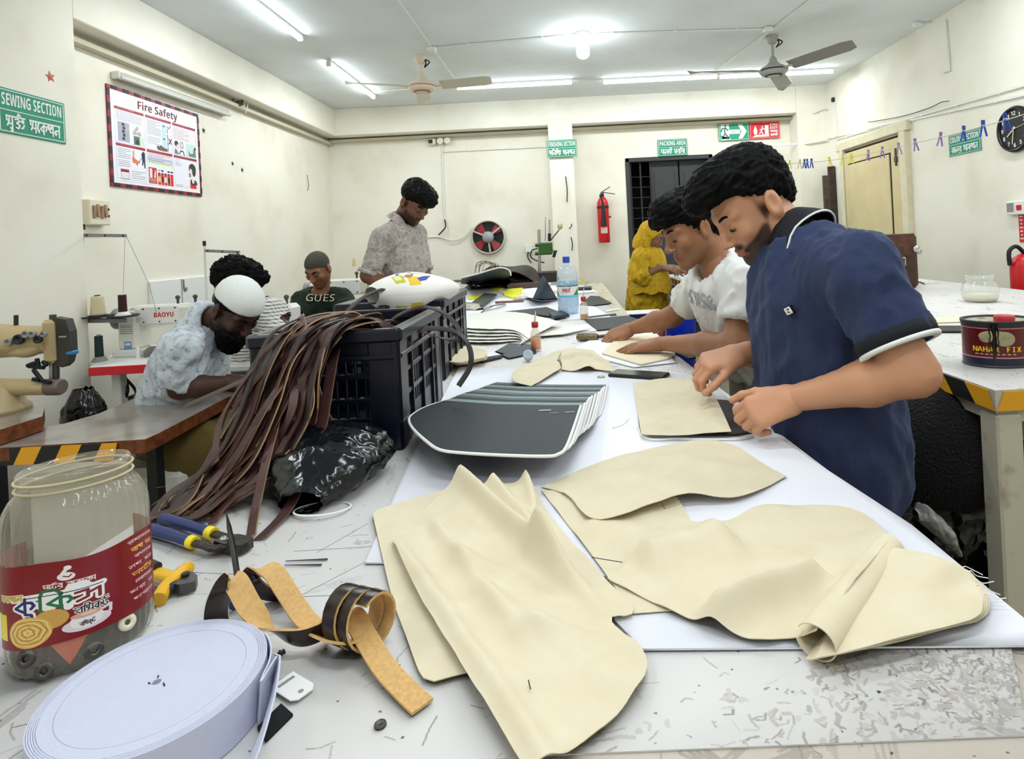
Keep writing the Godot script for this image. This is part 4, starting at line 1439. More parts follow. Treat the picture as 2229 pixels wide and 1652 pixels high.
	b.box(Vector3((c.x + x1) / 2 + 0.05, 0.62, (c.z + z1) / 2 - 0.1), Vector3(x1 - c.x - 0.15, 0.02, c.z - z1 - 0.4), 0.003)
	part("lower_shelf", b, M.white, t)
	b = MB.new()
	b.box(Vector3((c.x + x1) / 2, 0.12, (c.z + z1) / 2), Vector3(x1 - c.x - 0.1, 0.02, c.z - z1 - 0.2), 0.003)
	part("floor_shelf", b, M.table_steel, t)

# ================================================================ the sewing side, on the left
func thread_cone(called: String, at: Vector3, h: float, r0: float, r1: float, m: Material, base: Material, label: String, cone_base := false):
	var t := thing(called, label, "thread spool", at)
	var b := MB.new()
	if cone_base:
		b.lathe([Vector2(0, 0), Vector2(r0 * 1.9, 0), Vector2(r0 * 1.9, 0.004), Vector2(r0 * 1.1, h * 0.18), Vector2(0, h * 0.18)], 24)
	else:
		b.lathe([Vector2(0, 0), Vector2(r0 * 1.1, 0), Vector2(r0 * 1.1, h * 0.06), Vector2(0, h * 0.06)], 24)
	part("flange", b, base, t)
	b = MB.new()
	var y0 := h * (0.18 if cone_base else 0.06)
	var prof := [Vector2(0, y0)]
	for k in 13:
		var f := k / 12.0
		prof.append(Vector2(lerpf(r0, r1, f) + (0.0012 if k % 2 else 0.0), lerpf(y0, h * 0.95, f)))
	prof.append(Vector2(0, h * 0.95))
	b.lathe(prof, 24)
	part("winding", b, m, t)
	b = MB.new()
	b.lathe([Vector2(r1 * 0.45, h * 0.9), Vector2(r1 * 0.5, h), Vector2(0, h)], 14)
	part("tube_end", b, base, t)

func sewing_machine(label: String, xf: Transform3D, body: Material, mark := ""):
	var t := thing("sewing_machine", label, "sewing machine")
	t.transform = xf
	var b := MB.new()
	b.box(Vector3(0.24, 0.02, 0), Vector3(0.5, 0.04, 0.18), 0.008)
	part("bed", b, body, t)
	b = MB.new()
	b.box(Vector3(0.065, 0.15, 0), Vector3(0.12, 0.24, 0.13), 0.02)
	part("column", b, body, t)
	b = MB.new()
	b.box(Vector3(0.25, 0.225, 0), Vector3(0.38, 0.11, 0.11), 0.02)
	part("arm", b, body, t)
	b = MB.new()
	b.box(Vector3(0.43, 0.19, 0), Vector3(0.085, 0.18, 0.12), 0.02)
	part("head", b, body, t)
	b = MB.new(Transform3D(Basis(Vector3.BACK, PI / 2), Vector3(-0.005, 0.21, 0)))
	b.lathe([Vector2(0, 0), Vector2(0.05, 0), Vector2(0.06, 0.008), Vector2(0.06, 0.028), Vector2(0.045, 0.036), Vector2(0, 0.036)], 28)
	part("hand_wheel", b, M.grey, t)
	b = MB.new()
	b.tube([Vector3(0.445, 0.1, 0.0), Vector3(0.445, 0.05, 0.0)], 0.008, 8)
	b.tube([Vector3(0.445, 0.05, 0.0), Vector3(0.445, 0.03, 0.0)], 0.003, 6)
	part("needle_bar", b, M.steel, t)
	b = MB.new()
	b.box(Vector3(0.43, 0.045, 0.0), Vector3(0.03, 0.006, 0.025), 0.002)
	b.box(Vector3(0.425, 0.075, 0.0), Vector3(0.01, 0.06, 0.012), 0.002)
	part("presser_foot", b, M.darksteel, t)
	for k in 2:
		b = MB.new()
		b.tube([Vector3(0.32 + 0.1 * k, 0.28, 0.0), Vector3(0.32 + 0.1 * k, 0.31, 0.0)], 0.007, 8)
		b.ball(Vector3(0.32 + 0.1 * k, 0.315, 0), Vector3.ONE * 0.013, 10, 8)
		part("thread_guide", b, M.darksteel, t)
	b = MB.new()
	b.box(Vector3(0.25, 0.225, 0.056), Vector3(0.22, 0.095, 0.006), 0.002)
	part("cover_plate", b, M.white, t)
	for k in 6:
		b = MB.new()
		b.ball(Vector3(0.16 + 0.09 * (k % 3), 0.262 - 0.074 * (k / 3), 0.06), Vector3(0.005, 0.005, 0.003), 8, 6)
		part("screw", b, M.dark, t)
	for k in 5:
		b = MB.new()
		b.ball(Vector3(0.415 + 0.012 * (k % 3), 0.235 - 0.014 * (k / 2), 0.061), Vector3(0.0045, 0.0045, 0.002), 8, 6)
		part("oil_hole", b, M.dark, t)
	if mark != "":
		text("lettering", mark, 0.026, M.red, t, Transform3D(Basis(), Vector3(0.275, 0.225, 0.0595)), 0.11, 0.001)
		b = MB.new()
		b.box(Vector3(0.07, 0.06, 0.066), Vector3(0.04, 0.05, 0.001))
		part("blue_label", b, mat(Color(0.45, 0.6, 0.75), 0.5), t)
		b = MB.new()
		b.box(Vector3(0.07, 0.07, 0.0668), Vector3(0.03, 0.012, 0.0005))
		part("label_print", b, M.white, t)
		b = MB.new()
		for k in 5:
			b.box(Vector3(0.065, 0.175 - k * 0.011, 0.0655), Vector3(0.07, 0.004, 0.001))
		tag(part("instruction_print", b, M.grey, t), "", "", "", "stuff")

func pole_stand(label: String, foot: Vector3, top: Vector3, arm_to: Vector3):
	var t := thing("thread_stand", label, "thread stand")
	var b := MB.new()
	b.tube([foot, top], 0.007, 8)
	part("pole", b, M.pipe, t)
	b = MB.new()
	b.tube([top - Vector3(0, 0.0, 0), top + Vector3(0, 0.03, 0)], 0.01, 8)
	part("cap", b, M.black, t)
	b = MB.new()
	b.span(top + (arm_to - top).normalized() * 0.0 + Vector3(0, -0.03, 0), arm_to, 0.012, 0.018, 0.002)
	part("guide_arm", b, M.grey, t)
	for k in 3:
		b = MB.new()
		b.ball((top + Vector3(0, -0.03, 0)).lerp(arm_to, 0.1 + 0.42 * k) + Vector3(0, 0, 0.006), Vector3(0.006, 0.006, 0.003), 8, 6)
		part("eyelet", b, M.dark, t)
	return t

func build_left_side():
	var ply := textured(mat(Color(0.52, 0.28, 0.11), 0.5), noise_tex(256, 0.03, [[0.0, Color(0.55, 0.5, 0.45)], [0.6, Color(0.95, 0.9, 0.85)], [1.0, Color(1, 1, 1)]], 41, 5), 3.0)
	M.ply = ply
	var gloss := textured(mat(Color(0.60, 0.575, 0.55), 0.13), noise_tex(512, 0.01, [[0.0, Color(0.8, 0.78, 0.75)], [0.55, Color(0.98, 0.97, 0.96)], [1.0, Color.WHITE]], 42, 5), 0.9, true)
	var LT := 0.75
	var t := thing("low_table", "low glossy grey table with brown plywood edge and warning tape beside the cutting table", "table")
	var poly := xz([[-420, 990], [0, 974], [316, 956], [345, 943], [492, 866], [560, 838], [420, 838], [318, 856], [215, 900], [140, 922], [0, 944], [-420, 975]], LT)
	var b := MB.new()
	b.prism(poly, LT - 0.045, LT - 0.001)
	part("plywood_edge", b, ply, t)
	b = MB.new()
	b.prism(poly, LT - 0.0008, LT)
	part("glossy_top", b, gloss, t)
	tape(TP(-300, 988, -0.004, LT) + Vector3(0, 0, 0.012), TP(262, 961, -0.004, LT) + Vector3(0, 0, 0.012), 0.056, 13, t, Vector3.BACK, 1)
	b = MB.new()
	var fa := TP(-300, 990, -0.046, LT)
	var fb := TP(290, 962, -0.046, LT)
	b.span(fa + Vector3(0, -0.03, -0.03), fb + Vector3(0, -0.03, -0.03), 0.05, 0.06, 0.002)
	part("front_rail", b, M.table_steel, t)
	for q in [[-1.50, -2.12], [-1.62, -2.45], [-2.3, -2.12]]:
		b = MB.new()
		b.box(Vector3(q[0], 0.35, q[1]), Vector3(0.04, 0.7, 0.04), 0.003)
		part("leg", b, M.black, t)
	b = MB.new()
	b.span(Vector3(-1.5, 0.25, -2.12), Vector3(-2.3, 0.25, -2.12), 0.03, 0.04, 0.003)
	part("stretcher", b, M.pipe, t)
	b = MB.new()
	b.box(Vector3(-1.75, 0.28, -2.35), Vector3(0.6, 0.56, 0.3), 0.03)
	solo("storage_box", b, M.pipe, "white box standing under the low table behind the jar", "box")
	b = MB.new()
	b.ball(Vector3(-1.62, 0.12, -1.75), Vector3(0.24, 0.14, 0.2), 20, 12)
	solo("red_bundle", b, mat(Color(0.32, 0.06, 0.08), 0.6), "dark red cloth bundle on the floor under the low table", "bundle")
	var beige := mat(Color(0.72, 0.64, 0.47), 0.35)
	var d := 2.2
	t = thing("machine_table", "small plywood machine stand by the left pier", "table")
	var MT := P(60, 893, d).y
	b = MB.new()
	b.prism(xz([[-200, 925], [0, 935], [92, 906], [97, 886], [40, 880], [-200, 880]], MT), MT - 0.05, MT - 0.001)
	part("plywood_edge", b, ply, t)
	b = MB.new()
	b.prism(xz([[-200, 925], [0, 935], [92, 906], [97, 886], [40, 880], [-200, 880]], MT), MT - 0.0008, MT)
	part("grey_top", b, gloss, t)
	b = MB.new()
	b.box(Vector3(-2.3, MT / 2 - 0.03, -2.2), Vector3(0.3, MT - 0.06, 0.12), 0.01)
	part("stand", b, M.dark, t)
	t = thing("sewing_machine", "old beige cylinder arm sewing machine at the left edge", "sewing machine")
	var g := func(u, v, dz = 0.0) -> Vector3: return P(u, v, d + dz)
	b = MB.new()
	b.lathe([Vector2(0, 0), Vector2(0.09, 0), Vector2(0.09, 0.015), Vector2(0.075, 0.03), Vector2(0.065, 0.09), Vector2(0.05, 0.11), Vector2(0, 0.11)], 28)
	var ba := part("base", b, beige, t)
	ba.position = Vector3(g.call(0, 880).x, MT, g.call(0, 880).z)
	b = MB.new()
	b.tube([g.call(-160, 838), g.call(0, 842), g.call(108, 842), g.call(124, 842)], [0.042, 0.032, 0.029, 0.026], 20)
	part("cylinder_arm", b, beige, t)
	b = MB.new()
	b.tube([g.call(106, 842), g.call(132, 842), g.call(136, 842)], [0.031, 0.03, 0.026], 20)
	part("nose_ring", b, mat(Color(0.42, 0.36, 0.32), 0.5), t)
	b = MB.new()
	b.tube([g.call(-180, 745), g.call(-60, 742), g.call(40, 742), g.call(110, 738)], [0.075, 0.07, 0.058, 0.05], 20)
	part("upper_arm", b, beige, t)
	b = MB.new()
	b.tube(smooth_line([g.call(20, 762, -0.02), g.call(60, 764, -0.03), g.call(92, 752, -0.02)], 5), [0.02, 0.021, 0.022, 0.023, 0.024, 0.024, 0.024, 0.024, 0.023, 0.022, 0.02], 12)
	part("arm_belly", b, beige, t)
	b = MB.new()
	b.box(g.call(116, 742), Vector3(0.045, 0.16, 0.06), 0.012)
	part("head_block", b, beige, t)
	b = MB.new()
	b.xf = Transform3D(Basis(), g.call(140, 745))
	var hp := PackedVector2Array([Vector2(-0.028, -0.095), Vector2(0.02, -0.085), Vector2(0.032, -0.04), Vector2(0.032, 0.03), Vector2(0.018, 0.075), Vector2(0.0, 0.09), Vector2(-0.028, 0.08)])
	b.xf = b.xf * Transform3D(Basis(Vector3.RIGHT, -PI / 2), Vector3.ZERO)
	var hq := PackedVector2Array()
	for q in hp: hq.append(Vector2(q.x, -q.y))
	b.prism(hq, -0.014, 0.02)
	part("face_plate", b, mat(Color(0.2, 0.18, 0.17), 0.45), t)
	b = MB.new()
	b.box(g.call(136, 733, -0.06), Vector3(0.026, 0.006, 0.002))
	part("face_plate_print", b, M.grey, t)
	for q in [[44, 738, 0.018], [60, 727, 0.013], [86, 738, 0.014], [74, 727, 0.012], [98, 727, 0.01], [22, 744, 0.012]]:
		b = MB.new(frame(g.call(q[0], q[1], -0.06), Vector3.BACK))
		b.xf = b.xf * Transform3D(Basis(Vector3.RIGHT, PI / 2), Vector3.ZERO)
		b.lathe([Vector2(0, 0), Vector2(q[2], 0), Vector2(q[2], 0.012), Vector2(q[2] * 0.7, 0.013), Vector2(q[2] * 0.6, 0.006), Vector2(0, 0.006)], 16)
		part("tension_knob", b, M.dark if q[2] > 0.013 else M.grey, t)
	b = MB.new()
	b.tube([g.call(35, 725), g.call(35, 686)], 0.007, 8)
	part("spool_pin", b, M.dark, t)
	b = MB.new()
	b.tube([g.call(115, 705), g.call(115, 685)], 0.011, 10)
	part("oil_cap", b, mat(Color(0.25, 0.28, 0.15), 0.5), t)
	b = MB.new()
	b.tube([g.call(112, 780), g.call(113, 838)], 0.008, 8)
	part("needle_bar", b, M.steel, t)
	b = MB.new()
	b.tube([g.call(123, 780), g.call(124, 838)], 0.009, 8)
	part("presser_bar", b, M.darksteel, t)
	b = MB.new()
	b.box(g.call(118, 838), Vector3(0.06, 0.012, 0.04), 0.004)
	b.box(g.call(100, 834), Vector3(0.06, 0.02, 0.02), 0.004)
	part("presser_foot", b, M.black, t)
	b = MB.new()
	for q in [[80, 780, 84, 798], [62, 797, 98, 800], [72, 803, 92, 830], [70, 825, 112, 832], [58, 797, 75, 790], [92, 786, 104, 796]]:
		b.span(g.call(q[0], q[1], -0.03), g.call(q[2], q[3], -0.03), 0.012, 0.014, 0.003)
	part("linkage", b, mat(Color(0.1, 0.11, 0.14), 0.35, 0.5), t)
	b = MB.new()
	b.box(g.call(158, 767), Vector3(0.026, 0.014, 0.03), 0.003)
	part("lever", b, mat(Color(0.1, 0.5, 0.72), 0.4), t, "bright blue lever")
	var WT := 0.80
	t = thing("machine_table", "white machine table with a red front edge by the left wall", "table")
	var wp := xz([[194, 800], [420, 787], [445, 742], [250, 768]], WT)
	b = MB.new()
	b.prism(wp, WT - 0.035, WT)
	part("table_top", b, M.white, t)
	b = MB.new()
	b.span(Vector3(wp[0].x, WT - 0.022, wp[0].y + 0.002), Vector3(wp[1].x, WT - 0.022, wp[1].y + 0.002), 0.012, 0.043, 0.002)
	part("red_edge", b, M.red_sign, t)
	for q in [0.06, 0.5]:
		b = MB.new()
		b.box(Vector3(wp[0].x + q, WT / 2, wp[0].y - 0.12), Vector3(0.05, WT - 0.05, 0.05), 0.004)
		part("leg", b, M.pipe, t)
	b = MB.new()
	b.box(Vector3(wp[0].x + 0.2, 0.45, wp[0].y - 0.25), Vector3(0.34, 0.3, 0.15), 0.02)
	part("motor_box", b, M.dark, t)
	for k in 2:
		b = MB.new()
		b.tube(smooth_line([P(272, 822, 3.25), P(278 + 14 * k, 845, 3.2), P(275 + 20 * k, 862, 3.2), P(268, 890, 3.25)], 6), 0.008, 6)
		part("cable", b, M.black, t)
	var mp := P(272, 783, 3.42)
	sewing_machine("white sewing machine with red maker's lettering on the red edged table", Transform3D(Basis(Vector3.UP, 0.0), Vector3(mp.x, WT, mp.z)), M.pipe, "BAOYU")
	thread_cone("thread_spool", Vector3(P(208, 800, 3.22).x, WT, -3.25), 0.145, 0.02, 0.018, mat(Color(0.03, 0.16, 0.15), 0.7), M.grey, "dark green thread spool standing on the red edged table", true)
	thread_cone("thread_spool", P(302, 793, 3.3) * Vector3(1, 0, 1) + Vector3(0, WT, 0), 0.07, 0.012, 0.006, M.white, M.white, "small white thread cone in front of the lettered sewing machine")
	b = MB.new()
	for k in 4:
		b.tube(smooth_line([P(315, 782, 3.3) + Vector3(0, 0.012 * k, 0), P(330, 764, 3.32) + Vector3(0, 0.006 * k, 0), P(352, 770, 3.3) + Vector3(0, 0.006 * k, 0), P(372, 786, 3.3)], 6), 0.01, 8)
	solo("cloth_scraps", b, mat(Color(0.5, 0.49, 0.48), 0.8), "grey rolled cloth scraps by the lettered sewing machine", "cloth")
	t = pole_stand("thread stand with two spool trays beside the left pier", P(183, 800, 3.26), P(181, 500, 3.26), P(275, 513, 3.26))
	b = MB.new()
	b.span(P(184, 698, 3.26), P(275, 697, 3.26), 0.02, 0.025, 0.004)
	part("tray_bar", b, M.grey, t)
	for q in [[214, 689], [268, 688]]:
		b = MB.new(Transform3D(Basis(), P(q[0], q[1], 3.26)))
		b.lathe([Vector2(0, -0.004), Vector2(0.07, -0.004), Vector2(0.078, 0.006), Vector2(0.07, 0.004), Vector2(0, 0.002)], 28)
		part("tray", b, M.dark, t)
	thread_cone("thread_spool", P(214, 688, 3.26), 0.115, 0.036, 0.028, mat(Color(0.86, 0.81, 0.66), 0.8), M.dark, "fat cream thread cone on the tray by the left pier")
	thread_cone("thread_spool", P(268, 687, 3.26), 0.12, 0.02, 0.019, mat(Color(0.2, 0.05, 0.06), 0.7), M.pipe, "slim maroon thread spool on the tray by the left pier", true)
	pole_stand("bare thread stand behind the man in the white cap", P(449, 690, 3.7) * Vector3(1, 0, 1), P(445, 535, 3.7), P(522, 549, 3.7))
	for k in 2:
		cable("sewing_thread", [P(268, 648, 3.26), P(272 - 6 * k, 514, 3.26)] if k == 0 else [P(275, 514, 3.26), P(325, 620, 3.3), P(345, 700, 3.38)], 0.0012, M.grey, ["thin thread rising from the maroon spool to its guide arm", "thin thread slanting from the guide arm to the lettered machine"][k], "thread", "", 4)
	t = thing("wall_board", "whitish rectangular panel with a hook low on the left wall", "panel")
	var pc := XP(393, 645, XLR)
	b = MB.new()
	b.box(pc + Vector3(0.012, 0, 0), Vector3(0.024, 0.26, 0.66), 0.004)
	part("board", b, M.white, t)
	b = MB.new()
	b.box(pc + Vector3(0.026, 0, 0.02), Vector3(0.003, 0.25, 0.004))
	part("seam", b, M.grey, t)
	b = MB.new()
	b.tube(smooth_line([pc + Vector3(0.027, 0.12, 0.0), pc + Vector3(0.03, 0.06, 0.0), pc + Vector3(0.03, 0.04, -0.02), pc + Vector3(0.03, 0.06, -0.03)], 5), 0.006, 8)
	part("hook", b, M.grey, t)
	bin_bag("rubbish_bag", "full black plastic bag standing between the pier and the low table", P(184, 905, 2.75) * Vector3(1, 0, 1), Vector3(0.095, 0.76, 0.09), 3, M.bag)
	var m3 := P(655, 700, 3.15)
	t = thing("machine_table", "white machine table in front of the man in the striped shirt", "table")
	b = MB.new()
	b.box(Vector3(m3.x - 0.22, 0.775, m3.z - 0.02), Vector3(0.7, 0.03, 0.42), 0.005)
	part("table_top", b, M.white, t)
	for q in [-0.5, 0.08]:
		b = MB.new()
		b.box(Vector3(m3.x + q, 0.38, m3.z - 0.05), Vector3(0.05, 0.76, 0.05), 0.004)
		part("leg", b, M.pipe, t)
	sewing_machine("white sewing machine head between the striped and the green shirts", Transform3D(Basis(Vector3.UP, 0.0), Vector3(m3.x - 0.49, 0.79, m3.z)), M.white)
	var m4 := P(785, 690, 4.7)
	t = thing("machine_table", "pale machine table beside the man in the green shirt", "table")
	b = MB.new()
	b.box(Vector3(m4.x - 0.1, 0.775, m4.z - 0.05), Vector3(0.7, 0.03, 0.42), 0.005)
	part("table_top", b, M.white, t)
	for q in [-0.4, 0.2]:
		b = MB.new()
		b.box(Vector3(m4.x + q, 0.38, m4.z - 0.05), Vector3(0.05, 0.76, 0.05), 0.004)
		part("leg", b, M.pipe, t)
	sewing_machine("cream sewing machine behind the patterned shirt, near the back wall", Transform3D(Basis(Vector3.UP, 0.0), Vector3(m4.x - 0.4, 0.79, m4.z - 0.05)).scaled_local(Vector3.ONE * 1.15), M.cream_plastic)
	thread_cone("thread_spool", P(771, 580, 4.75), 0.07, 0.018, 0.006, mat(Color(0.85, 0.76, 0.55), 0.8), M.pipe, "small tan thread cone on top of the cream sewing machine")

func bin_bag(called: String, label: String, at: Vector3, size: Vector3, sd: int, m: Material, tie := true, res := 40):
	var n := FastNoiseLite.new()
	n.seed = sd
	n.frequency = 1.0
	n.noise_type = FastNoiseLite.TYPE_SIMPLEX
	n.fractal_type = FastNoiseLite.FRACTAL_RIDGED
	n.fractal_octaves = 3
	var rows := []
	for i in res + 1:
		var f := float(i) / res
		var y := size.y * 0.5 * (1.0 - cos(PI * f))
		var w := pow(sin(PI * clampf(f * 0.93 + 0.04, 0, 1)), 0.55)
		if tie and f > 0.8:
			w = lerpf(w, 0.35, (f - 0.8) / 0.2)
		var row := []
		for j in res + 1:
			var a := TAU * float(j % res) / res
			var k := 1.0 + 0.16 * n.get_noise_3d(cos(a) * 1.3, f * 2.2, sin(a) * 1.3)
			row.append(at + Vector3(cos(a) * size.x * w * k, y * (1.0 + 0.015 * n.get_noise_2d(a, f * 3.0)), sin(a) * size.z * w * k))
		rows.append(row)
	rows.reverse()
	var b := MB.new()
	b.grid(rows)
	return solo(called, b, m, label, "bag")

# ================================================================ crates and straps
func ribbon(pts: Array, wd: Array, w: float, th: float) -> Array:
	var k := pts.size()
	var A := []
	var B := []
	for i in k:
		var t: Vector3 = (pts[mini(i + 1, k - 1)] - pts[maxi(i - 1, 0)]).normalized()
		var s: Vector3 = wd[i]
		s = (s - t * s.dot(t)).normalized()
		var n := s.cross(t).normalized()
		var ra := []
		var rb := []
		for j in 5:
			var e := (j - 2) / 2.0
			var crown := 0.0006 * (1.0 - e * e) - (0.0004 if j == 2 else 0.0)
			ra.append(pts[i] + s * e * w * 0.5 + n * (th * 0.5 + crown))
			rb.append(pts[i] + s * e * w * 0.5 - n * th * 0.5)
		A.append(ra)
		B.append(rb)
	var a := MB.new()
	var b := MB.new()
	for i in k - 1:
		for j in 4:
			a.quad(A[i][j], A[i][j + 1], A[i + 1][j + 1], A[i + 1][j], 1)
			b.quad(B[i][j], B[i + 1][j], B[i + 1][j + 1], B[i][j + 1], 1)
		b.quad(A[i][0], A[i + 1][0], B[i + 1][0], B[i][0], 2)
		b.quad(A[i][4], B[i][4], B[i + 1][4], A[i + 1][4], 3)
	for e in [[0, 1.0], [k - 1, -1.0]]:
		var i: int = e[0]
		for j in 4:
			b.quad(A[i][j], B[i][j], B[i][j + 1], A[i][j + 1], 4)
	return [a, b]

func strap(called: String, label: String, ctrl: Array, hint, w: float, face: Material, back: Material, group := "", per := 7, category := "strap") -> Node3D:
	var pts := smooth_line(ctrl, per)
	var wd := []
	var k := pts.size()
	for i in k:
		var t: Vector3 = (pts[mini(i + 1, k - 1)] - pts[maxi(i - 1, 0)]).normalized()
		var h: Vector3 = hint
		if hint is Vector3:
			var s := t.cross(h)
			wd.append(s if s.length() > 0.05 else Vector3.RIGHT)
	var r := ribbon(pts, wd, w, 0.0032)
	var o := thing(called, label, category, Vector3.ZERO, group)
	part("leather_face", r[0], face, o)
	part("raw_back", r[1], back, o)
	return o

func crate(label: String, xf: Transform3D, W: float, D: float, H: float, m: Material):
	var t := thing("plastic_crate", label, "crate")
	t.transform = xf
	var b := MB.new()
	b.box(Vector3(-W / 2, 0.008, -D / 2), Vector3(W - 0.02, 0.012, D - 0.02), 0.003)
	part("floor_panel", b, m, t)
	for sx in [0.0, 1.0]:
		for sz in [0.0, 1.0]:
			b = MB.new()
			var cx: float = -0.012 - sx * (W - 0.024)
			var cz: float = -0.012 - sz * (D - 0.024)
			b.box(Vector3(cx + (-0.025 if sx == 0.0 else 0.025), H / 2, cz), Vector3(0.074, H, 0.022), 0.006)
			b.box(Vector3(cx, H / 2, cz + (-0.025 if sz == 0.0 else 0.025)), Vector3(0.022, H, 0.074), 0.006)
			part("corner_post", b, m, t)
	b = MB.new()
	for q in [[Vector3(-W / 2, H - 0.012, -0.008), Vector3(W, 0.03, 0.03)], [Vector3(-W / 2, H - 0.012, -D + 0.008), Vector3(W, 0.03, 0.03)], [Vector3(-0.008, H - 0.012, -D / 2), Vector3(0.03, 0.03, D)], [Vector3(-W + 0.008, H - 0.012, -D / 2), Vector3(0.03, 0.03, D)]]:
		b.box(q[0], q[1], 0.005)
	for q in [[Vector3(-W / 2, H - 0.06, -0.012), Vector3(W - 0.02, 0.012, 0.03)], [Vector3(-0.012, H - 0.06, -D / 2), Vector3(0.03, 0.012, D - 0.02)]]:
		b.box(q[0], q[1], 0.003)
	part("rim", b, m, t)
	for side in 4:
		b = MB.new()
		var L: float = (W if side < 2 else D) - 0.12
		var place := func(a: float, y: float, sa: float, sy: float, dd := 0.012):
			if side < 2:
				b.box(Vector3(-W / 2 + a, y, -0.012 if side == 0 else -D + 0.012), Vector3(sa, sy, dd), 0.002)
			else:
				b.box(Vector3(-0.012 if side == 2 else -W + 0.012, y, -D / 2 + a), Vector3(dd, sy, sa), 0.002)
		place.call(0.0, 0.04, L, 0.07)
		place.call(0.0, H - 0.03, L, 0.05)
		for y in [0.42, 0.62]:
			place.call(0.0, H * y, L, 0.012, 0.018)
		var n := int(L / 0.02)
		for k in n + 1:
			place.call(-L / 2 + L * k / n, H / 2, 0.006 if side < 2 else 0.008, H - 0.02, 0.010)
		if side >= 2:
			for k in 3:
				place.call(-L / 2 + L * (k + 0.5) / 3, H / 2, 0.012, H - 0.02, 0.024)
			place.call(0.0, H * 0.5, L, H * 0.8, 0.006)
		part("slotted_side", b, m, t)

func build_crates():
	var navy := mat(Color(0.032, 0.052, 0.115), 0.3)
	var a := TP(880, 981)
	var c := TP(966, 866)
	var back := (c - a).normalized()
	var bs := Basis(Vector3(-back.z, 0, back.x), Vector3.UP, -back)
	var xf := Transform3D(bs, a)
	crate("navy slotted plastic crate full of brown straps at the front of the table", xf, 0.335, a.distance_to(c), 0.27, navy)
	var a2 := TP(1010, 800)
	crate("second navy plastic crate behind the strap crate, only its rim showing", Transform3D(Basis(), Vector3(-0.43, TOP, -2.0)), 0.36, 0.46, 0.27, navy)
	var br := [Color(0.23, 0.12, 0.11), Color(0.28, 0.155, 0.14), Color(0.34, 0.20, 0.18), Color(0.17, 0.085, 0.075), Color(0.25, 0.135, 0.12)]
	var faces := []
	var grain := noise_tex(256, 0.05, [[0.0, Color(0.7, 0.66, 0.64)], [1.0, Color.WHITE]], 61, 4)
	for q in br:
		faces.append(textured(mat(q, 0.5), grain, 6.0))
	var tan := [mat(Color(0.62, 0.52, 0.38), 0.7), mat(Color(0.40, 0.29, 0.22), 0.7), mat(Color(0.2, 0.12, 0.1), 0.6), mat(Color(0.15, 0.09, 0.08), 0.6)]
	M.strap_faces = faces
	M.strap_tan = tan
	var r := RandomNumberGenerator.new()
	r.seed = 12
	var say := "long brown leather strap spilling over the crate rim down to the table"
	for i in 62:
		var f := (i + 0.5) / 62.0
		f = clampf(f + r.randf_range(-0.08, 0.08), 0, 1)
		var j := func(s: float) -> float: return r.randf_range(-s, s)
		var reach := r.randf_range(0.55, 1.0)
		if i % 3 == 0: reach = 1.0
		var lay := r.randf_range(0.0, 0.05)
		var ctrl := [
			P(lerpf(800, 905, r.randf()), 745 + j.call(12.0), r.randf_range(1.42, 1.62)),
			P(lerpf(735, 800, f) + j.call(24.0), 705 + j.call(12.0) - lay * 260, 1.43 + j.call(0.05)),
			P(lerpf(628, 740, f) + j.call(16.0), 722 + j.call(12.0) - lay * 300 + f * 18, 1.30 + j.call(0.03)),
			P(lerpf(560, 705, f) + j.call(14.0), 800 + j.call(20.0) - lay * 200, 1.23 + j.call(0.03)),
			P(lerpf(500, 680, f) + j.call(16.0), 905 + j.call(22.0), 1.18 + j.call(0.03)),
		]
		if reach > 0.7:
			ctrl.append(P(lerpf(452, 640, f * 0.9) + j.call(18.0), 1005 + j.call(20.0), 1.13 + j.call(0.03)))
		if reach > 0.85:
			var e := TP(lerpf(375, 520, f) + j.call(25.0), 1092 + j.call(16.0), 0.006 + r.randf() * 0.02)
			ctrl.append(e)
			ctrl.append(TP(lerpf(332, 470, f) + j.call(22.0), 1122 + j.call(16.0), 0.003 + r.randf() * 0.012))
		var w := r.randf_range(0.012, 0.018)
		var hint := Vector3(-0.35 + j.call(0.35), 0.75, 0.55 + j.call(0.35))
		strap("leather_strap", say, ctrl, hint, w, faces[i % 5], tan[i % 4], "brown straps spilling from the crate")
	strap("leather_strap", "lighter brown strap looping down in front of the crate to a tan tip", [P(700, 745, 1.5), P(655, 688, 1.36), P(672, 745, 1.28), P(690, 850, 1.24), P(720, 922, 1.22), P(775, 966, 1.24)], Vector3(-0.3, 0.7, 0.6), 0.016, textured(mat(Color(0.40, 0.26, 0.23), 0.35), grain, 6.0), tan[0])
	strap("leather_strap", "wide stitched strap running straight down to the jaws of the blue pliers", [P(735, 745, 1.40), P(722, 800, 1.26), P(700, 930, 1.18), P(668, 1010, 1.10), TP(628, 1105, 0.012), TP(566, 1172, 0.004)], Vector3(-0.25, 0.75, 0.6), 0.022, faces[1], tan[1])
	strap("leather_strap", "second straight strap ending just left of the plier jaws", [P(650, 745, 1.35), P(620, 840, 1.22), P(598, 930, 1.16), P(575, 1020, 1.09), TP(556, 1110, 0.01), TP(546, 1170, 0.004)], Vector3(-0.25, 0.75, 0.6), 0.017, faces[2], tan[0])
	strap("leather_strap", "strap lying over the low table edge with a pale cut end", [P(640, 790, 1.26), P(560, 815, 1.3), P(480, 850, 1.45), P(402, 884, 1.6)], Vector3(-0.3, 0.8, 0.5), 0.016, faces[0], tan[0])
	strap("leather_strap", "dark thin strap arching high from the crate to the second crate", [P(742, 700, 1.75), P(762, 672, 1.8), P(800, 642, 1.88), P(845, 628, 1.95), P(885, 640, 2.05), P(905, 690, 2.1)], Vector3(0, 0.9, 0.4), 0.016, M.strap_faces[3], tan[3])
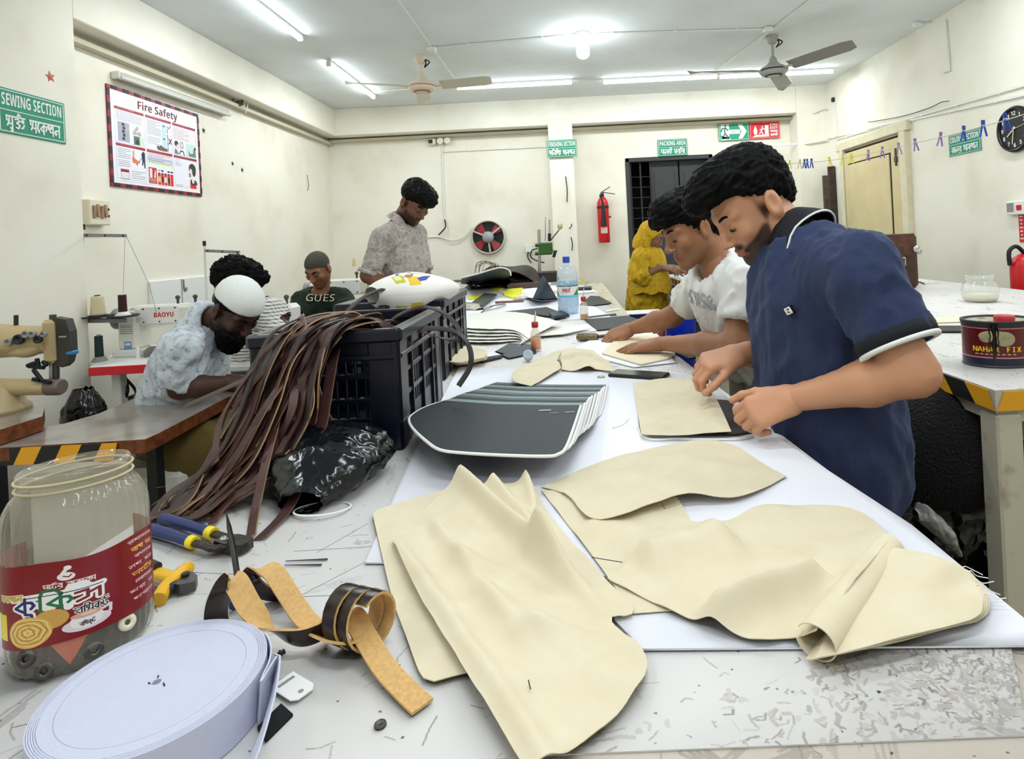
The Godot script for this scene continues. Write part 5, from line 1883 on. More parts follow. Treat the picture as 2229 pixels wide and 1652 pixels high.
	strap("leather_strap", "dark strap making a wide arch over the white sack", [P(838, 712, 1.6), P(868, 686, 1.6), P(920, 668, 1.62), P(968, 683, 1.64), P(998, 715, 1.62), P(1000, 738, 1.6), P(965, 737, 1.58), P(915, 722, 1.5)], Vector3(0, 0.9, 0.4), 0.013, M.strap_faces[3], tan[1])
	strap("leather_strap", "black strap curving out of the crate to a point over the paper sheet", [P(880, 730, 1.5), P(930, 715, 1.56), P(990, 722, 1.6), P(1020, 752, 1.58), P(1024, 795, 1.55), P(998, 840, 1.52)], Vector3(0.5, 0.6, 0.5), 0.014, mat(Color(0.05, 0.04, 0.045), 0.4), mat(Color(0.1, 0.07, 0.06), 0.5))
	for k in 4:
		strap("leather_strap", "brown strap coiled in the second crate behind the white sack", [P(792 + k * 9, 690, 2.2), P(805 + k * 8, 655 - k * 3, 2.2), P(835 + k * 6, 634 + k * 3, 2.22), P(868 + k * 3, 640 + k * 4, 2.24), P(880, 690, 2.26)], Vector3(0, 0.9, 0.4), 0.015, faces[k], tan[2], "straps coiled in the second crate")
	for k in 14:
		var u := r.randf_range(640, 820)
		strap("leather_strap", "brown strap lying across the mouth of the strap crate", [P(u + 90, 735 + k, 1.62), P(u + 40, 705 + r.randf_range(-12, 12), 1.55), P(u - 20, 712 + r.randf_range(-12, 12), 1.48), P(u - 70, 740 + r.randf_range(-8, 8), 1.42)], Vector3(0, 1, 0.3), 0.016, faces[k % 5], tan[k % 4], "straps across the crate mouth")
	var pb := relief(mat(Color(0.03, 0.05, 0.07), 0.16), M.bag.heightmap_texture, 0.35)
	pb.uv1_triplanar = true
	pb.uv1_scale = Vector3.ONE * 5.0
	var bagpos := TP(700, 1090)
	lumpy("plastic_bag", "crumpled blue black plastic bag lying under the straps before the crate", TP(655, 1120), TP(790, 985), [[0.0, 0.035], [0.25, 0.085], [0.55, 0.1], [0.8, 0.075], [1.0, 0.03]], 0.105, pb, 4)
	var b := MB.new()
	var ring := []
	var rc := TP(702, 1112)
	for k in 33:
		var an := TAU * k / 32.0 + 2.6
		ring.append(rc + Vector3(cos(an) * 0.048, 0.004 + 0.004 * sin(an), sin(an) * 0.036))
	b.tube(ring, 0.0022, 6, true, 0.6)
	solo("cable_tie", b, M.white, "white plastic tie lying in a loop beside the black bag", "cable tie")

func lumpy(called: String, label: String, a: Vector3, c: Vector3, prof: Array, height: float, m: Material, sd: int, category := "bag"):
	var n := FastNoiseLite.new()
	n.seed = sd
	n.frequency = 1.0
	n.fractal_octaves = 4
	n.fractal_type = FastNoiseLite.FRACTAL_RIDGED
	var rows := []
	var d := c - a
	var s := d.normalized().cross(Vector3.UP)
	for i in 41:
		var f := i / 40.0
		var w := 0.0
		for k in prof.size() - 1:
			if f >= prof[k][0]:
				w = lerpf(prof[k][1], prof[k + 1][1], smoothstep(prof[k][0], prof[k + 1][0], f))
		var row := []
		for j in 37:
			var an := TAU * (j % 36) / 36.0
			var q := 1.0 + 0.22 * n.get_noise_3d(f * 4.0, cos(an) * 1.2, sin(an) * 1.2)
			var y := sin(an) * (height * 0.5) * (w / 0.1) * q
			row.append(a + d * f + s * cos(an) * w * q + Vector3(0, maxf(height * 0.5 * w / 0.1 + y, 0.001), 0))
		rows.append(row)
	var b := MB.new()
	b.grid(rows)
	return solo(called, b, m, label, category)

# ================================================================ things in the foreground
func jar():
	var c := TP(184, 1412)
	var t := thing("biscuit_jar", "big open ribbed plastic biscuit jar with a dark red label, half full of dark bits", "jar", c)
	t.rotation.y = 0.62
	var SQ := 0.80
	var R := 0.068
	var prof := [[0.0, 0.004], [0.055, 0.0], [0.066, 0.004], [0.071, 0.012], [0.073, 0.025], [0.0735, 0.05], [0.0735, 0.1], [0.0735, 0.15], [0.0725, 0.165], [0.069, 0.178], [0.063, 0.189], [0.0575, 0.195], [0.0555, 0.2], [0.0575, 0.203], [0.0575, 0.206], [0.055, 0.208], [0.0575, 0.212], [0.0575, 0.2155], [0.0555, 0.218], [0.0535, 0.2185], [0.053, 0.21], [0.053, 0.2]]
	var plast := mat(Color(0.88, 0.84, 0.74, 0.12), 0.1)
	plast.transparency = BaseMaterial3D.TRANSPARENCY_ALPHA
	var rows := []
	for p in prof:
		var row := []
		for j in 145:
			var a := TAU * (j % 144) / 144.0
			var fl := 0.0
			if (p[1] > 0.003 and p[1] < 0.045) or (p[1] > 0.12 and p[1] < 0.19):
				fl = 0.0013 * cos(a * 36.0)
			row.append(Vector3(cos(a) * (p[0] * 0.925 + fl), p[1], sin(a) * (p[0] * 0.925 + fl) * SQ))
		rows.append(row)
	rows.reverse()
	var b := MB.new()
	b.grid(rows)
	part("plastic_body", b, plast, t)
	b = MB.new()
	for k in 2:
		var ring := []
		for j in 41:
			var a := TAU * j / 40.0
			ring.append(Vector3(cos(a) * 0.0542, 0.2 + k * 0.009, sin(a) * 0.0542 * SQ))
		b.tube(ring, 0.0016, 6, false)
	part("neck_thread", b, mat(Color(0.74, 0.70, 0.56), 0.3), t)
	var W := 1400
	var H := 480
	var im := Image.create(W, H, false, Image.FORMAT_RGB8)
	var red := Color(0.50, 0.03, 0.08)
	im.fill(red)
	im.fill_rect(Rect2i(0, 0, 60, H), Color(0.42, 0.03, 0.07))
	disc(im, 665, 95, 34, Color(0.95, 0.93, 0.92), 24)
	disc(im, 672, 45, 15, Color(0.95, 0.93, 0.92), 14)
	pen(im, [Vector2(668, 50), Vector2(652, 75), Vector2(650, 95)], 8, Color(0.95, 0.93, 0.92))
	pen(im, [Vector2(655, 92), Vector2(675, 100), Vector2(685, 88)], 3, red)
	pen_bn(im, ["ma", "ekar", "tta", "ra", " ", "ba", "ekar", "ka", "akar", "ra", "sa"], 575, 130, 200, 26, 2.2, Color(0.93, 0.88, 0.86))
	pen_bn(im, ["ka", "ukar", "ka", "ikar", "ja"], 430, 190, 370, 88, 19, Color(0.95, 0.95, 0.93))
	var cols := [Color(0.1, 0.1, 0.42), Color(0.1, 0.1, 0.42), Color(0.12, 0.42, 0.25), Color(0.12, 0.42, 0.25), Color(0.5, 0.08, 0.12)]
	var x := 430.0
	var word := ["ka", "ukar", "ikar", "ka", "ja"]
	var tot: float = bn_strokes(word)[0]
	for k in 5:
		var d := bn_strokes([word[k]])
		var w: float = 370.0 * d[0] / tot
		for pl in BN[word[k]][1]:
			var pts := []
			for i in range(0, pl.size(), 2):
				pts.append(Vector2(x + pl[i] * 370.0 / tot, 190 + (1.0 - pl[i + 1]) * 88))
			pen(im, pts, 7.5, cols[k])
		x += w
	pen(im, [Vector2(430, 190), Vector2(800, 190)], 3, Color(0.1, 0.12, 0.3))
	pen_bn(im, ["sa", "pa", "ekar", "sha", "akar", "la"], 330, 168, 150, 30, 8, Color(0.95, 0.9, 0.7))
	pen_bn(im, ["sa", "pa", "ekar", "sha", "akar", "la"], 330, 168, 150, 30, 3, Color(0.72, 0.6, 0.3))
	pen_bn(im, ["ba", "ikar", "sa", "ka", "ukar", "tta"], 690, 300, 130, 44, 7, Color(0.96, 0.94, 0.92))
	pen_bn(im, ["ba", "ikar", "sa", "ka", "ukar", "tta"], 690, 300, 130, 44, 2.6, Color(0.12, 0.08, 0.1))
	disc(im, 600, 330, 70, Color(0.80, 0.62, 0.30), 56)
	disc(im, 500, 385, 105, Color(0.86, 0.70, 0.36), 88)
	for k in 7:
		var ring := []
		for j in 30:
			var a := TAU * j / 29.0
			var rr := 95.0 - k * 13.0
			ring.append(Vector2(500 + cos(a) * rr + sin(a * 7 + k) * 4, 385 + sin(a) * rr * 0.8 + cos(a * 5 + k * 2) * 4))
		pen(im, ring, 2.4, Color(0.68, 0.48, 0.18) if k % 2 else Color(0.95, 0.84, 0.52))
	disc(im, 735, 405, 95, Color(0.90, 0.86, 0.88), 42)
	disc(im, 735, 385, 66, Color(0.95, 0.93, 0.93), 46)
	disc(im, 735, 352, 62, Color(0.86, 0.66, 0.58), 18)
	disc(im, 742, 350, 30, Color(0.93, 0.80, 0.72), 8)
	pen(im, [Vector2(798, 355), Vector2(830, 345), Vector2(828, 385), Vector2(798, 395)], 7, Color(0.92, 0.9, 0.9))
	pen_bn(im, ["ba", "ikar", "sa", "ka", "ukar", "tta"], 705, 395, 60, 22, 1.6, Color(0.25, 0.18, 0.2))
	im.fill_rect(Rect2i(240, 275, 135, 150), Color(0.93, 0.84, 0.05))
	lines(im, 252, 352, 70, 1, 10, Color(0.5, 0.45, 0.1))
	lines(im, 252, 395, 105, 1, 12, Color(0.5, 0.45, 0.1))
	im.fill_rect(Rect2i(880, 0, 4, H), Color(0.42, 0.03, 0.07))
	for k in 8:
		var yy := 30 + k * 52
		var c2 := Color(0.92, 0.75, 0.3) if k in [1, 4] else Color(0.92, 0.85, 0.85)
		pen_bn(im, [["ra", "sa", "la", "na", "ka"], ["ba", "akar", "sha", " ", "ma", "na"], ["ka", "la", "ba"], ["na", "pa", " ", "sa", "ra"], ["ma", "ekar", "tta", "ra"], ["la", "ka", "ja", "ba", "na"], ["sa", "ra", " ", "na"], ["pa", "ba", "la"]][k], 920 + (k % 3) * 18, yy, 190 - (k % 3) * 20, 24 if k in [1, 4] else 18, 2.6 if k in [1, 4] else 1.8, c2)
	var st := SurfaceTool.new()
	st.begin(Mesh.PRIMITIVE_TRIANGLES)
	var N := 64
	for i in N:
		for q in [[0, 0], [0, 1], [1, 1], [0, 0], [1, 1], [1, 0]]:
			var f: float = (i + q[0]) / float(N)
			var a := lerpf(PI + 0.75, -0.75, f)
			var y := lerpf(0.042, 0.129, q[1])
			if q[1] == 0: y -= 0.008 * smoothstep(0.5, 0.0, f)
			if q[1] == 1: y += 0.002 * sin(f * 20.0)
			st.set_uv(Vector2(f, 1.0 - q[1]))
			st.add_vertex(Vector3(cos(a) * (R + 0.0012), y, sin(a) * (R + 0.0012) * SQ))
	st.generate_normals()
	var lm := mat(Color.WHITE, 0.3)
	lm.albedo_texture = ImageTexture.create_from_image(im)
	part("paper_label", st.commit(), lm, t)
	b = MB.new()
	var fl := []
	for i in 5:
		var row := []
		for j in 5:
			var a := lerpf(1.95, 1.45, j / 4.0)
			row.append(Vector3(cos(a) * (R - 0.002), lerpf(0.046, 0.014, i / 4.0 * (1.0 - absf(j - 2) / 2.4)), sin(a) * (R - 0.002) * SQ))
		fl.append(row)
	b.grid(fl)
	part("orange_flap", b, mat(Color(0.78, 0.38, 0.26), 0.4), t)
	b = MB.new()
	var n := FastNoiseLite.new()
	n.frequency = 60.0
	n.seed = 3
	var pr := [[0.0, 0.003], [0.056, 0.003], [0.066, 0.008], [0.0695, 0.02], [0.0695, 0.04], [0.064, 0.052], [0.045, 0.056], [0.02, 0.05], [0.0, 0.048]]
	rows = []
	for p in pr:
		var row := []
		for j in 49:
			var a := TAU * (j % 48) / 48.0
			var k: float = p[0] * 0.92 * (1.0 + 0.02 * n.get_noise_2d(cos(a) + p[1] * 9.0, sin(a)))
			row.append(Vector3(cos(a) * k, p[1] + (0.006 * n.get_noise_2d(cos(a) * p[0], sin(a) * p[0]) if p[1] > 0.03 else 0.0), sin(a) * k * SQ))
		rows.append(row)
	rows.reverse()
	b.grid(rows)
	var bits := textured(mat(Color(0.24, 0.23, 0.21), 0.5), noise_tex(256, 0.05, [[0.0, Color(0.2, 0.2, 0.2)], [0.5, Color(0.6, 0.58, 0.54)], [0.75, Color(1, 1, 0.95)], [1.0, Color(1, 1, 1)]], 71, 3, FastNoiseLite.TYPE_CELLULAR), 14.0)
	var o := solo("snap_heap", b, bits, "heap of dark grey snaps and scraps filling the foot of the biscuit jar", "snaps")
	o.set_meta("kind", "stuff")
	o.transform = t.transform
	for q in [[0.042, 0.034, 0.6], [0.012, 0.02, 1.4], [-0.045, 0.03, 2.2], [-0.03, 0.014, 1.9]]:
		b = MB.new()
		b.xf = t.transform * frame(Vector3(q[0], q[1], sqrt(maxf(0.0, 1.0 - pow(q[0] / 0.07, 2))) * 0.051), Vector3(q[0] * 10, 0.3, 1.0)) * Transform3D(Basis(Vector3.RIGHT, PI / 2), Vector3.ZERO)
		b.lathe([Vector2(0.003, 0), Vector2(0.009, 0), Vector2(0.009, 0.002), Vector2(0.006, 0.004), Vector2(0.003, 0.003), Vector2(0.003, 0)], 20)
		solo("snap_button", b, M.cream_plastic if q[0] > 0.02 else M.darksteel, {0.042: "pale snap button against the right side of the jar", 0.012: "dark snap ring low in the middle of the jar", -0.045: "dark snap ring at the left side of the jar", -0.03: "lowest dark snap ring near the foot of the jar"}[q[0]], "button")

func tape_roll():
	var c := TP(341, 1484, 0.042)
	c.y = TOP
	var R := absf(TP(600, 1440, 0.042).x - TP(70, 1530, 0.042).x) * 0.5
	R = 0.096
	var t := thing("tape_roll", "large flat roll of white elastic tape in the foreground with its loose end hanging off", "tape", c)
	var elastic := relief(mat(Color(0.77, 0.78, 0.86), 0.75), noise_tex(256, 0.2, [[0.0, Color.BLACK], [1.0, Color.WHITE]], 81, 2), 0.04)
	elastic.uv1_triplanar = true
	elastic.uv1_scale = Vector3.ONE * 20.0
	var H := 0.042
	var prof := [Vector2(0, 0.001), Vector2(R, 0.001)]
	prof.append(Vector2(R, H))
	var b := MB.new()
	for k in range(0, 3):
		pass
	var r := R
	var rr := RandomNumberGenerator.new()
	rr.seed = 2
	while r > 0.006:
		var deep := 0.0012 if r > R * 0.93 else (0.0008 if rr.randf() < 0.12 else 0.00012)
		var w := 0.0016 if r > R * 0.93 else 0.004
		prof.append(Vector2(r - w * 0.75, H + rr.randf_range(-0.0001, 0.0001)))
		prof.append(Vector2(r - w * 0.85, H - deep))
		prof.append(Vector2(r - w, H))
		r -= w
	prof.append(Vector2(0.004, H))
	prof.append(Vector2(0.0035, H - 0.02))
	prof.append(Vector2(0, H - 0.02))
	b.lathe(prof, 96, Vector2.ONE, 0)
	part("wound_tape", b, elastic, t)
	b = MB.new()
	for k in 3:
		var a := k * 2.2
		b.span(Vector3(cos(a) * 0.006, H - 0.001, sin(a) * 0.004), Vector3(cos(a) * 0.012, H + 0.0004, sin(a + 0.8) * 0.009), 0.0012, 0.0014)
	part("core_end", b, M.dark, t)
	var pts := []
	var wd := []
	for k in 9:
		var a := -0.75 + k * 0.1
		pts.append(Vector3(cos(a) * (R + 0.002 + 0.004 * k / 8.0), H / 2, sin(a) * (R + 0.002 + 0.004 * k / 8.0)))
	for q in [[598, 1475], [588, 1540], [566, 1610], [536, 1690], [500, 1760]]:
		var p := TP(q[0], q[1], 0.018) - c
		pts.append(Vector3(p.x, H / 2, p.z))
	var sm := smooth_line(pts, 5)
	for k in sm.size():
		var f: float = clampf((k - 35.0) / 30.0, 0, 1)
		wd.append(Vector3(0.75 * f, 1, -0.15 * f))
	var rb := ribbon(sm, wd, H, 0.0016)
	part("loose_end", rb[0], elastic, t)
	part("loose_end_back", rb[1], elastic, t)

func pliers():
	var blue := mat(Color(0.03, 0.13, 0.36), 0.45)
	var steel := textured(mat(Color(0.33, 0.32, 0.31), 0.4, 0.75), noise_tex(256, 0.04, [[0.0, Color(0.55, 0.5, 0.46)], [1.0, Color.WHITE]], 91), 9.0)
	var t := thing("pliers", "blue handled end cutting pliers with yellow collars lying beside the jar", "pliers")
	var y := 0.012
	var jaw := TP(562, 1190, y)
	var piv := TP(490, 1180, y)
	for h in [[[322, 1150], [425, 1182], [470, 1194]], [[352, 1127], [466, 1162], [505, 1175]]]:
		var a := TP(h[0][0], h[0][1], y)
		var c := TP(h[1][0], h[1][1], y)
		var e := TP(h[2][0], h[2][1], y)
		var m := a.lerp(c, 0.5) + Vector3(0, 0.0, -0.002)
		var b := MB.new()
		b.tube(smooth_line([a, a.lerp(c, 0.08), m, c.lerp(a, 0.08)], 4), [0.006, 0.0085, 0.0095, 0.0098, 0.0098, 0.0096, 0.0096, 0.0095, 0.0092, 0.0088, 0.0088, 0.0085, 0.0085], 14, true, 0.85)
		part("handle_grip", b, blue, t)
		b = MB.new()
		b.tube([c.lerp(a, 0.1), c], [0.0098, 0.0094], 14)
		part("collar", b, mat(Color(0.92, 0.82, 0.1), 0.4), t)
		b = MB.new()
		b.tube(smooth_line([c.lerp(a, 0.03), c.lerp(e, 0.5), e, piv.lerp(jaw, 0.35)], 4), 0.0072, 10, true, 0.7)
		part("shank", b, steel, t)
	var d := (jaw - piv).normalized()
	var s := d.cross(Vector3.UP)
	var b := MB.new(Transform3D(Basis(d, Vector3.UP, -s), piv))
	var poly := PackedVector2Array([Vector2(-0.012, 0.01), Vector2(0.01, 0.016), Vector2(0.032, 0.015), Vector2(0.044, 0.011), Vector2(0.046, 0.0), Vector2(0.044, -0.011), Vector2(0.032, -0.015), Vector2(0.01, -0.014), Vector2(-0.012, -0.01)])
	b.prism(poly, -0.008, 0.006)
	part("jaws", b, steel, t)
	b = MB.new(Transform3D(Basis(), piv))
	b.lathe([Vector2(0, 0), Vector2(0.007, 0), Vector2(0.007, 0.0075), Vector2(0.005, 0.009), Vector2(0, 0.009)], 18)
	part("rivet", b, M.steel, t)
	t = thing("pliers", "small yellow and black diagonal cutters between the jar and the curled strap", "pliers")
	var q0 := TP(318, 1238, 0.012)
	var q1 := TP(385, 1262, 0.012)
	var q2 := TP(446, 1285, 0.010)
	b = MB.new()
	b.tube(smooth_line([q0, q0.lerp(q1, 0.6), q1], 5), 0.009, 12, true, 0.8)
	part("handle_grip", b, mat(Color(0.88, 0.68, 0.05), 0.4), t)
	b = MB.new()
	b.tube(smooth_line([q0 + Vector3(0.005, 0.008, 0), q0.lerp(q1, 0.4) + Vector3(0, 0.009, 0)], 5), 0.006, 10)
	part("grip_inlay", b, M.dark, t)
	b = MB.new()
	b.tube(smooth_line([TP(320, 1290, 0.01), TP(352, 1288, 0.012), TP(380, 1272, 0.012)], 5), 0.009, 12, true, 0.8)
	part("handle_grip", b, M.dark, t)
	b = MB.new()
	b.tube(smooth_line([TP(345, 1305, 0.01), TP(360, 1278, 0.014), TP(378, 1262, 0.016), TP(400, 1243, 0.016), TP(408, 1238, 0.012)], 5), [0.010, 0.010, 0.0095, 0.009, 0.009, 0.0085, 0.0085, 0.0085, 0.0085, 0.0085, 0.0085, 0.0085, 0.0085, 0.0085, 0.0085, 0.0085, 0.0085, 0.009, 0.0095, 0.0095, 0.009], 12)
	part("handle_guard", b, mat(Color(0.90, 0.68, 0.05), 0.4), t)
	d = (q2 - q1).normalized()
	s = d.cross(Vector3.UP)
	b = MB.new(Transform3D(Basis(d, Vector3.UP, -s), q1))
	b.prism(PackedVector2Array([Vector2(-0.004, 0.013), Vector2(0.012, 0.015), Vector2(0.026, 0.012), Vector2(0.036, 0.003), Vector2(0.037, 0.0), Vector2(0.026, -0.012), Vector2(0.012, -0.015), Vector2(-0.004, -0.013)]), -0.007, 0.006)
	part("jaws", b, M.darksteel, t)
	b = MB.new()
	b.tube([q1 + Vector3(0.012, 0.0065, 0), q1 + Vector3(0.012, 0.009, 0)], 0.005, 12)
	part("rivet", b, M.dark, t)
	t = thing("awl", "awl with a blue handle leaning on the blue pliers, spike pointing up", "awl")
	var tip := TP(493, 1118, 0.02)
	var mid := TP(508, 1195, 0.034)
	var hb := TP(518, 1262, 0.022)
	var he := TP(512, 1318, 0.012)
	b = MB.new()
	b.tube([hb, mid, mid.lerp(tip, 0.6), tip], [0.0038, 0.0042, 0.0034, 0.0006], 12)
	part("spike", b, mat(Color(0.14, 0.15, 0.14), 0.35, 0.6), t)
	b = MB.new()
	b.tube([hb, hb.lerp(he, 0.15), hb.lerp(he, 0.6), he], [0.005, 0.008, 0.0085, 0.007], 14)
	part("handle", b, blue, t)

func curled_straps():
	var brown := mat(Color(0.115, 0.055, 0.05), 0.25)
	var tan := textured(mat(Color(0.86, 0.70, 0.46), 0.8), noise_tex(256, 0.06, [[0.0, Color(0.86, 0.84, 0.8)], [1.0, Color.WHITE]], 93), 9.0)
	var make := func(label: String, q: Array, w: float):
		var pts := []
		var wds := []
		for k in q:
			pts.append(TP(k[0], k[1], k[2]))
			wds.append(Vector3(k[3], k[4], k[5]))
		var sp := smooth_line(pts, 9)
		var sw := smooth_line(wds, 9)
		var rb := ribbon(sp, sw, w, 0.0028)
		var o := thing("curled_strap", label, "strap", Vector3.ZERO, "curled offcuts of two tone strap")
		part("brown_side", rb[0], brown, o)
		part("tan_side", rb[1], tan, o)
	var X := [0.75, 0.0, -0.65]
	make.call("two tone strap waving across the foreground, tan side up, ending flat by the cream cloth", [
		[478, 1372, 0.008, 0.9, 0.1, -0.4], [470, 1335, 0.030, 0.9, 0.1, -0.4], [482, 1290, 0.062, 0.9, 0.05, -0.4], [510, 1265, 0.072, 0.9, 0.0, -0.4], [545, 1322, 0.048, 0.85, -0.2, -0.5], [590, 1370, 0.026, 0.5, -0.7, -0.5], [650, 1388, 0.018, 0.15, -0.9, -0.3], [702, 1372, 0.022, 0.3, -0.8, -0.4], [735, 1345, 0.034, 0.7, -0.4, -0.6], [768, 1342, 0.036, 0.85, 0.05, -0.5], [795, 1385, 0.022, 0.8, 0.0, -0.6], [835, 1450, 0.010, 0.75, 0, -0.66], [880, 1500, 0.006, 0.7, 0, -0.7], [920, 1538, 0.004, 0.7, 0, -0.7]], 0.0245)
	make.call("two tone strap arching behind the front curl, its tan tail running to the coil", [
		[640, 1300, 0.006, 0.8, 0.3, 0.5], [580, 1290, 0.014, 0.7, 0.6, 0.2], [545, 1268, 0.030, 0.9, 0.1, -0.3], [556, 1243, 0.042, 0.9, 0, -0.4], [592, 1243, 0.042, 0.9, 0, -0.4], [625, 1290, 0.026, 0.85, 0, -0.5], [662, 1345, 0.010, 0.8, 0, -0.6], [700, 1376, 0.006, 0.7, 0, -0.7]], 0.024)
	var pts := []
	var wds := []
	for k in 49:
		var f := k / 48.0
		var a := 0.6 + f * TAU * 2.25
		var c := TP(lerpf(752, 812, f), lerpf(1338, 1352, f), 0.034)
		pts.append(c + Vector3(cos(a) * 0.016, sin(a) * 0.031, -cos(a) * 0.022))
		wds.append(Vector3(0.8, 0.1, 0.55))
	wds.reverse()
	pts.reverse()
	var rb := ribbon(pts, wds, 0.022, 0.0028)
	var o := thing("curled_strap", "two tone strap coiled in two standing loops beside the cream cloth", "strap", Vector3.ZERO, "curled offcuts of two tone strap")
	part("brown_side", rb[0], brown, o)
	part("tan_side", rb[1], tan, o)
	make.call("dark end of the curled strap lying brown side up under the coil", [
		[808, 1385, 0.012, 0.4, 0.3, 0.8], [770, 1400, 0.014, -0.3, 0.5, 0.8], [725, 1398, 0.016, -0.3, 0.6, 0.7], [690, 1384, 0.012, -0.2, 0.6, 0.7]], 0.03)

func small_near():
	var t := thing("swing_tag", "small white cardboard tag with a punched hole near the tape roll", "tag")
	var a := TP(640, 1496, 0.004)
	var d := (TP(672, 1520, 0.004) - TP(605, 1478, 0.004)).normalized()
	var s := d.cross(Vector3.UP)
	var b := MB.new(Transform3D(Basis(d, Vector3.UP, -s), a))
	b.prism(PackedVector2Array([Vector2(-0.022, -0.013), Vector2(0.014, -0.013), Vector2(0.02, -0.008), Vector2(0.02, 0.008), Vector2(0.014, 0.013), Vector2(-0.022, 0.013)]), -0.0006, 0.0006)
	part("card", b, M.white, t)
	b = MB.new(Transform3D(Basis(d, Vector3.UP, -s), a))
	b.lathe([Vector2(0.0028, 0.0008), Vector2(0.002, 0.0008), Vector2(0, 0.0007)], 14)
	var ho := part("hole", b, M.grey, t)
	ho.position = d * 0.012
	b = MB.new(Transform3D(Basis(d, Vector3.UP, -s), a))
	b.box(Vector3(-0.014, 0.0007, 0), Vector3(0.004, 0.0003, 0.018))
	part("print", b, M.grey, t)
	b = MB.new()
	var q := xz([[560, 1588], [612, 1537], [638, 1560], [580, 1618]])
	b.prism(q, TOP + 0.0005, TOP + 0.003)
	solo("velvet_strip", b, mat(Color(0.012, 0.025, 0.022), 0.9), "short black strip lying beside the loose end of the tape", "strip")
	b = MB.new(Transform3D(Basis(), TP(828, 1579, 0.0005)))
	b.lathe([Vector2(0, 0), Vector2(0.0058, 0), Vector2(0.0055, 0.0022), Vector2(0.004, 0.003), Vector2(0.003, 0.0015), Vector2(0, 0.0015)], 20)
	solo("snap_button", b, M.darksteel, "single dark metal snap lying in front of the curled strap", "button")
	b = MB.new(Transform3D(Basis(), TP(613, 1421, 0.001)))
	for k in 5:
		b.span(Vector3(cos(k * 1.3) * 0.004, 0, sin(k * 1.3) * 0.004), Vector3(-cos(k * 1.3 + 0.4) * 0.004, 0.001, -sin(k * 1.3 + 0.4) * 0.004), 0.002, 0.002)
	solo("lint_scrap", b, M.black, "tiny black scrap of lint right of the tape roll", "scrap")
	for k in 2:
		b = MB.new()
		b.tube([TP([622, 619][k], [1221, 1230][k], 0.002), TP([713, 700][k], [1217, 1229][k], 0.002)], [0.0006, 0.0014], 8)
		solo("punch_needle", b, M.darksteel, ["upper of two steel needles lying behind the curled straps", "lower of two steel needles lying behind the curled straps"][k], "needle", "two steel needles")

func build_near():
	jar()
	tape_roll()
	pliers()
	curled_straps()
	small_near()

# ================================================================ cloth, leather panels and the other things spread on the front half of the table
func resample(q: Array, n: int) -> Array:
	var pts := []
	for k in q:
		pts.append(TP(k[0], k[1], k[2] if k.size() > 2 else 0.006))
	var sm := smooth_line(pts, 8) if pts.size() > 2 else pts
	var len := [0.0]
	for i in range(1, sm.size()):
		len.append(len[i - 1] + sm[i].distance_to(sm[i - 1]))
	var out := []
	var at := 0
	for i in n:
		var L: float = len[-1] * i / (n - 1.0)
		while at < sm.size() - 2 and len[at + 1] < L:
			at += 1
		out.append(sm[at].lerp(sm[at + 1], clampf((L - len[at]) / maxf(len[at + 1] - len[at], 1e-6), 0, 1)))
	return out

func sheet(far: Array, near: Array, left: Array, right: Array, ridges := [], n := 48, wrinkle := 0.0012, sd := 1, thick := 0.0012, floor_y := 0.005) -> MB:
	var F := resample(far, n)
	var N := resample(near, n)
	var L := resample(left, n)
	var R := resample(right, n)
	var noise := FastNoiseLite.new()
	noise.seed = sd
	noise.frequency = 9.0
	noise.fractal_octaves = 3
	var rr := []
	for r in ridges:
		var a := TP(r[0], r[1])
		var b := TP(r[2], r[3])
		rr.append([Vector2(a.x, a.z), Vector2(b.x, b.z), r[4], r[5], r[6] if r.size() > 6 else r[4]])
	var rows := []
	for i in n:
		var v := i / (n - 1.0)
		var row := []
		for j in n:
			var u := j / (n - 1.0)
			var p: Vector3 = F[j] * (1 - v) + N[j] * v + L[i] * (1 - u) + R[i] * u - (F[0] * (1 - u) * (1 - v) + F[n - 1] * u * (1 - v) + N[0] * (1 - u) * v + N[n - 1] * u * v)
			var q := Vector2(p.x, p.z)
			for r in rr:
				var d: Vector2 = r[1] - r[0]
				var tt: float = clampf((q - r[0]).dot(d) / d.length_squared(), -0.3, 1.3)
				var e: Vector2 = r[0] + d * tt
				var hh: float = lerpf(r[2], r[4], clampf(tt, 0, 1)) * (1.0 - smoothstep(1.0, 1.3, tt)) * (1.0 - smoothstep(0.0, -0.3, tt))
				var x: float = q.distance_to(e) / r[3]
				p.y += hh / (1.0 + x * x * x * x * 0.6 + x * x)
			p.y += wrinkle * noise.get_noise_2d(p.x, p.z) * 2.0
			p.y = maxf(p.y, TOP + floor_y)
			row.append(p)
		rows.append(row)
	rows.reverse()
	var b := MB.new()
	b.grid(rows, thick)
	return b

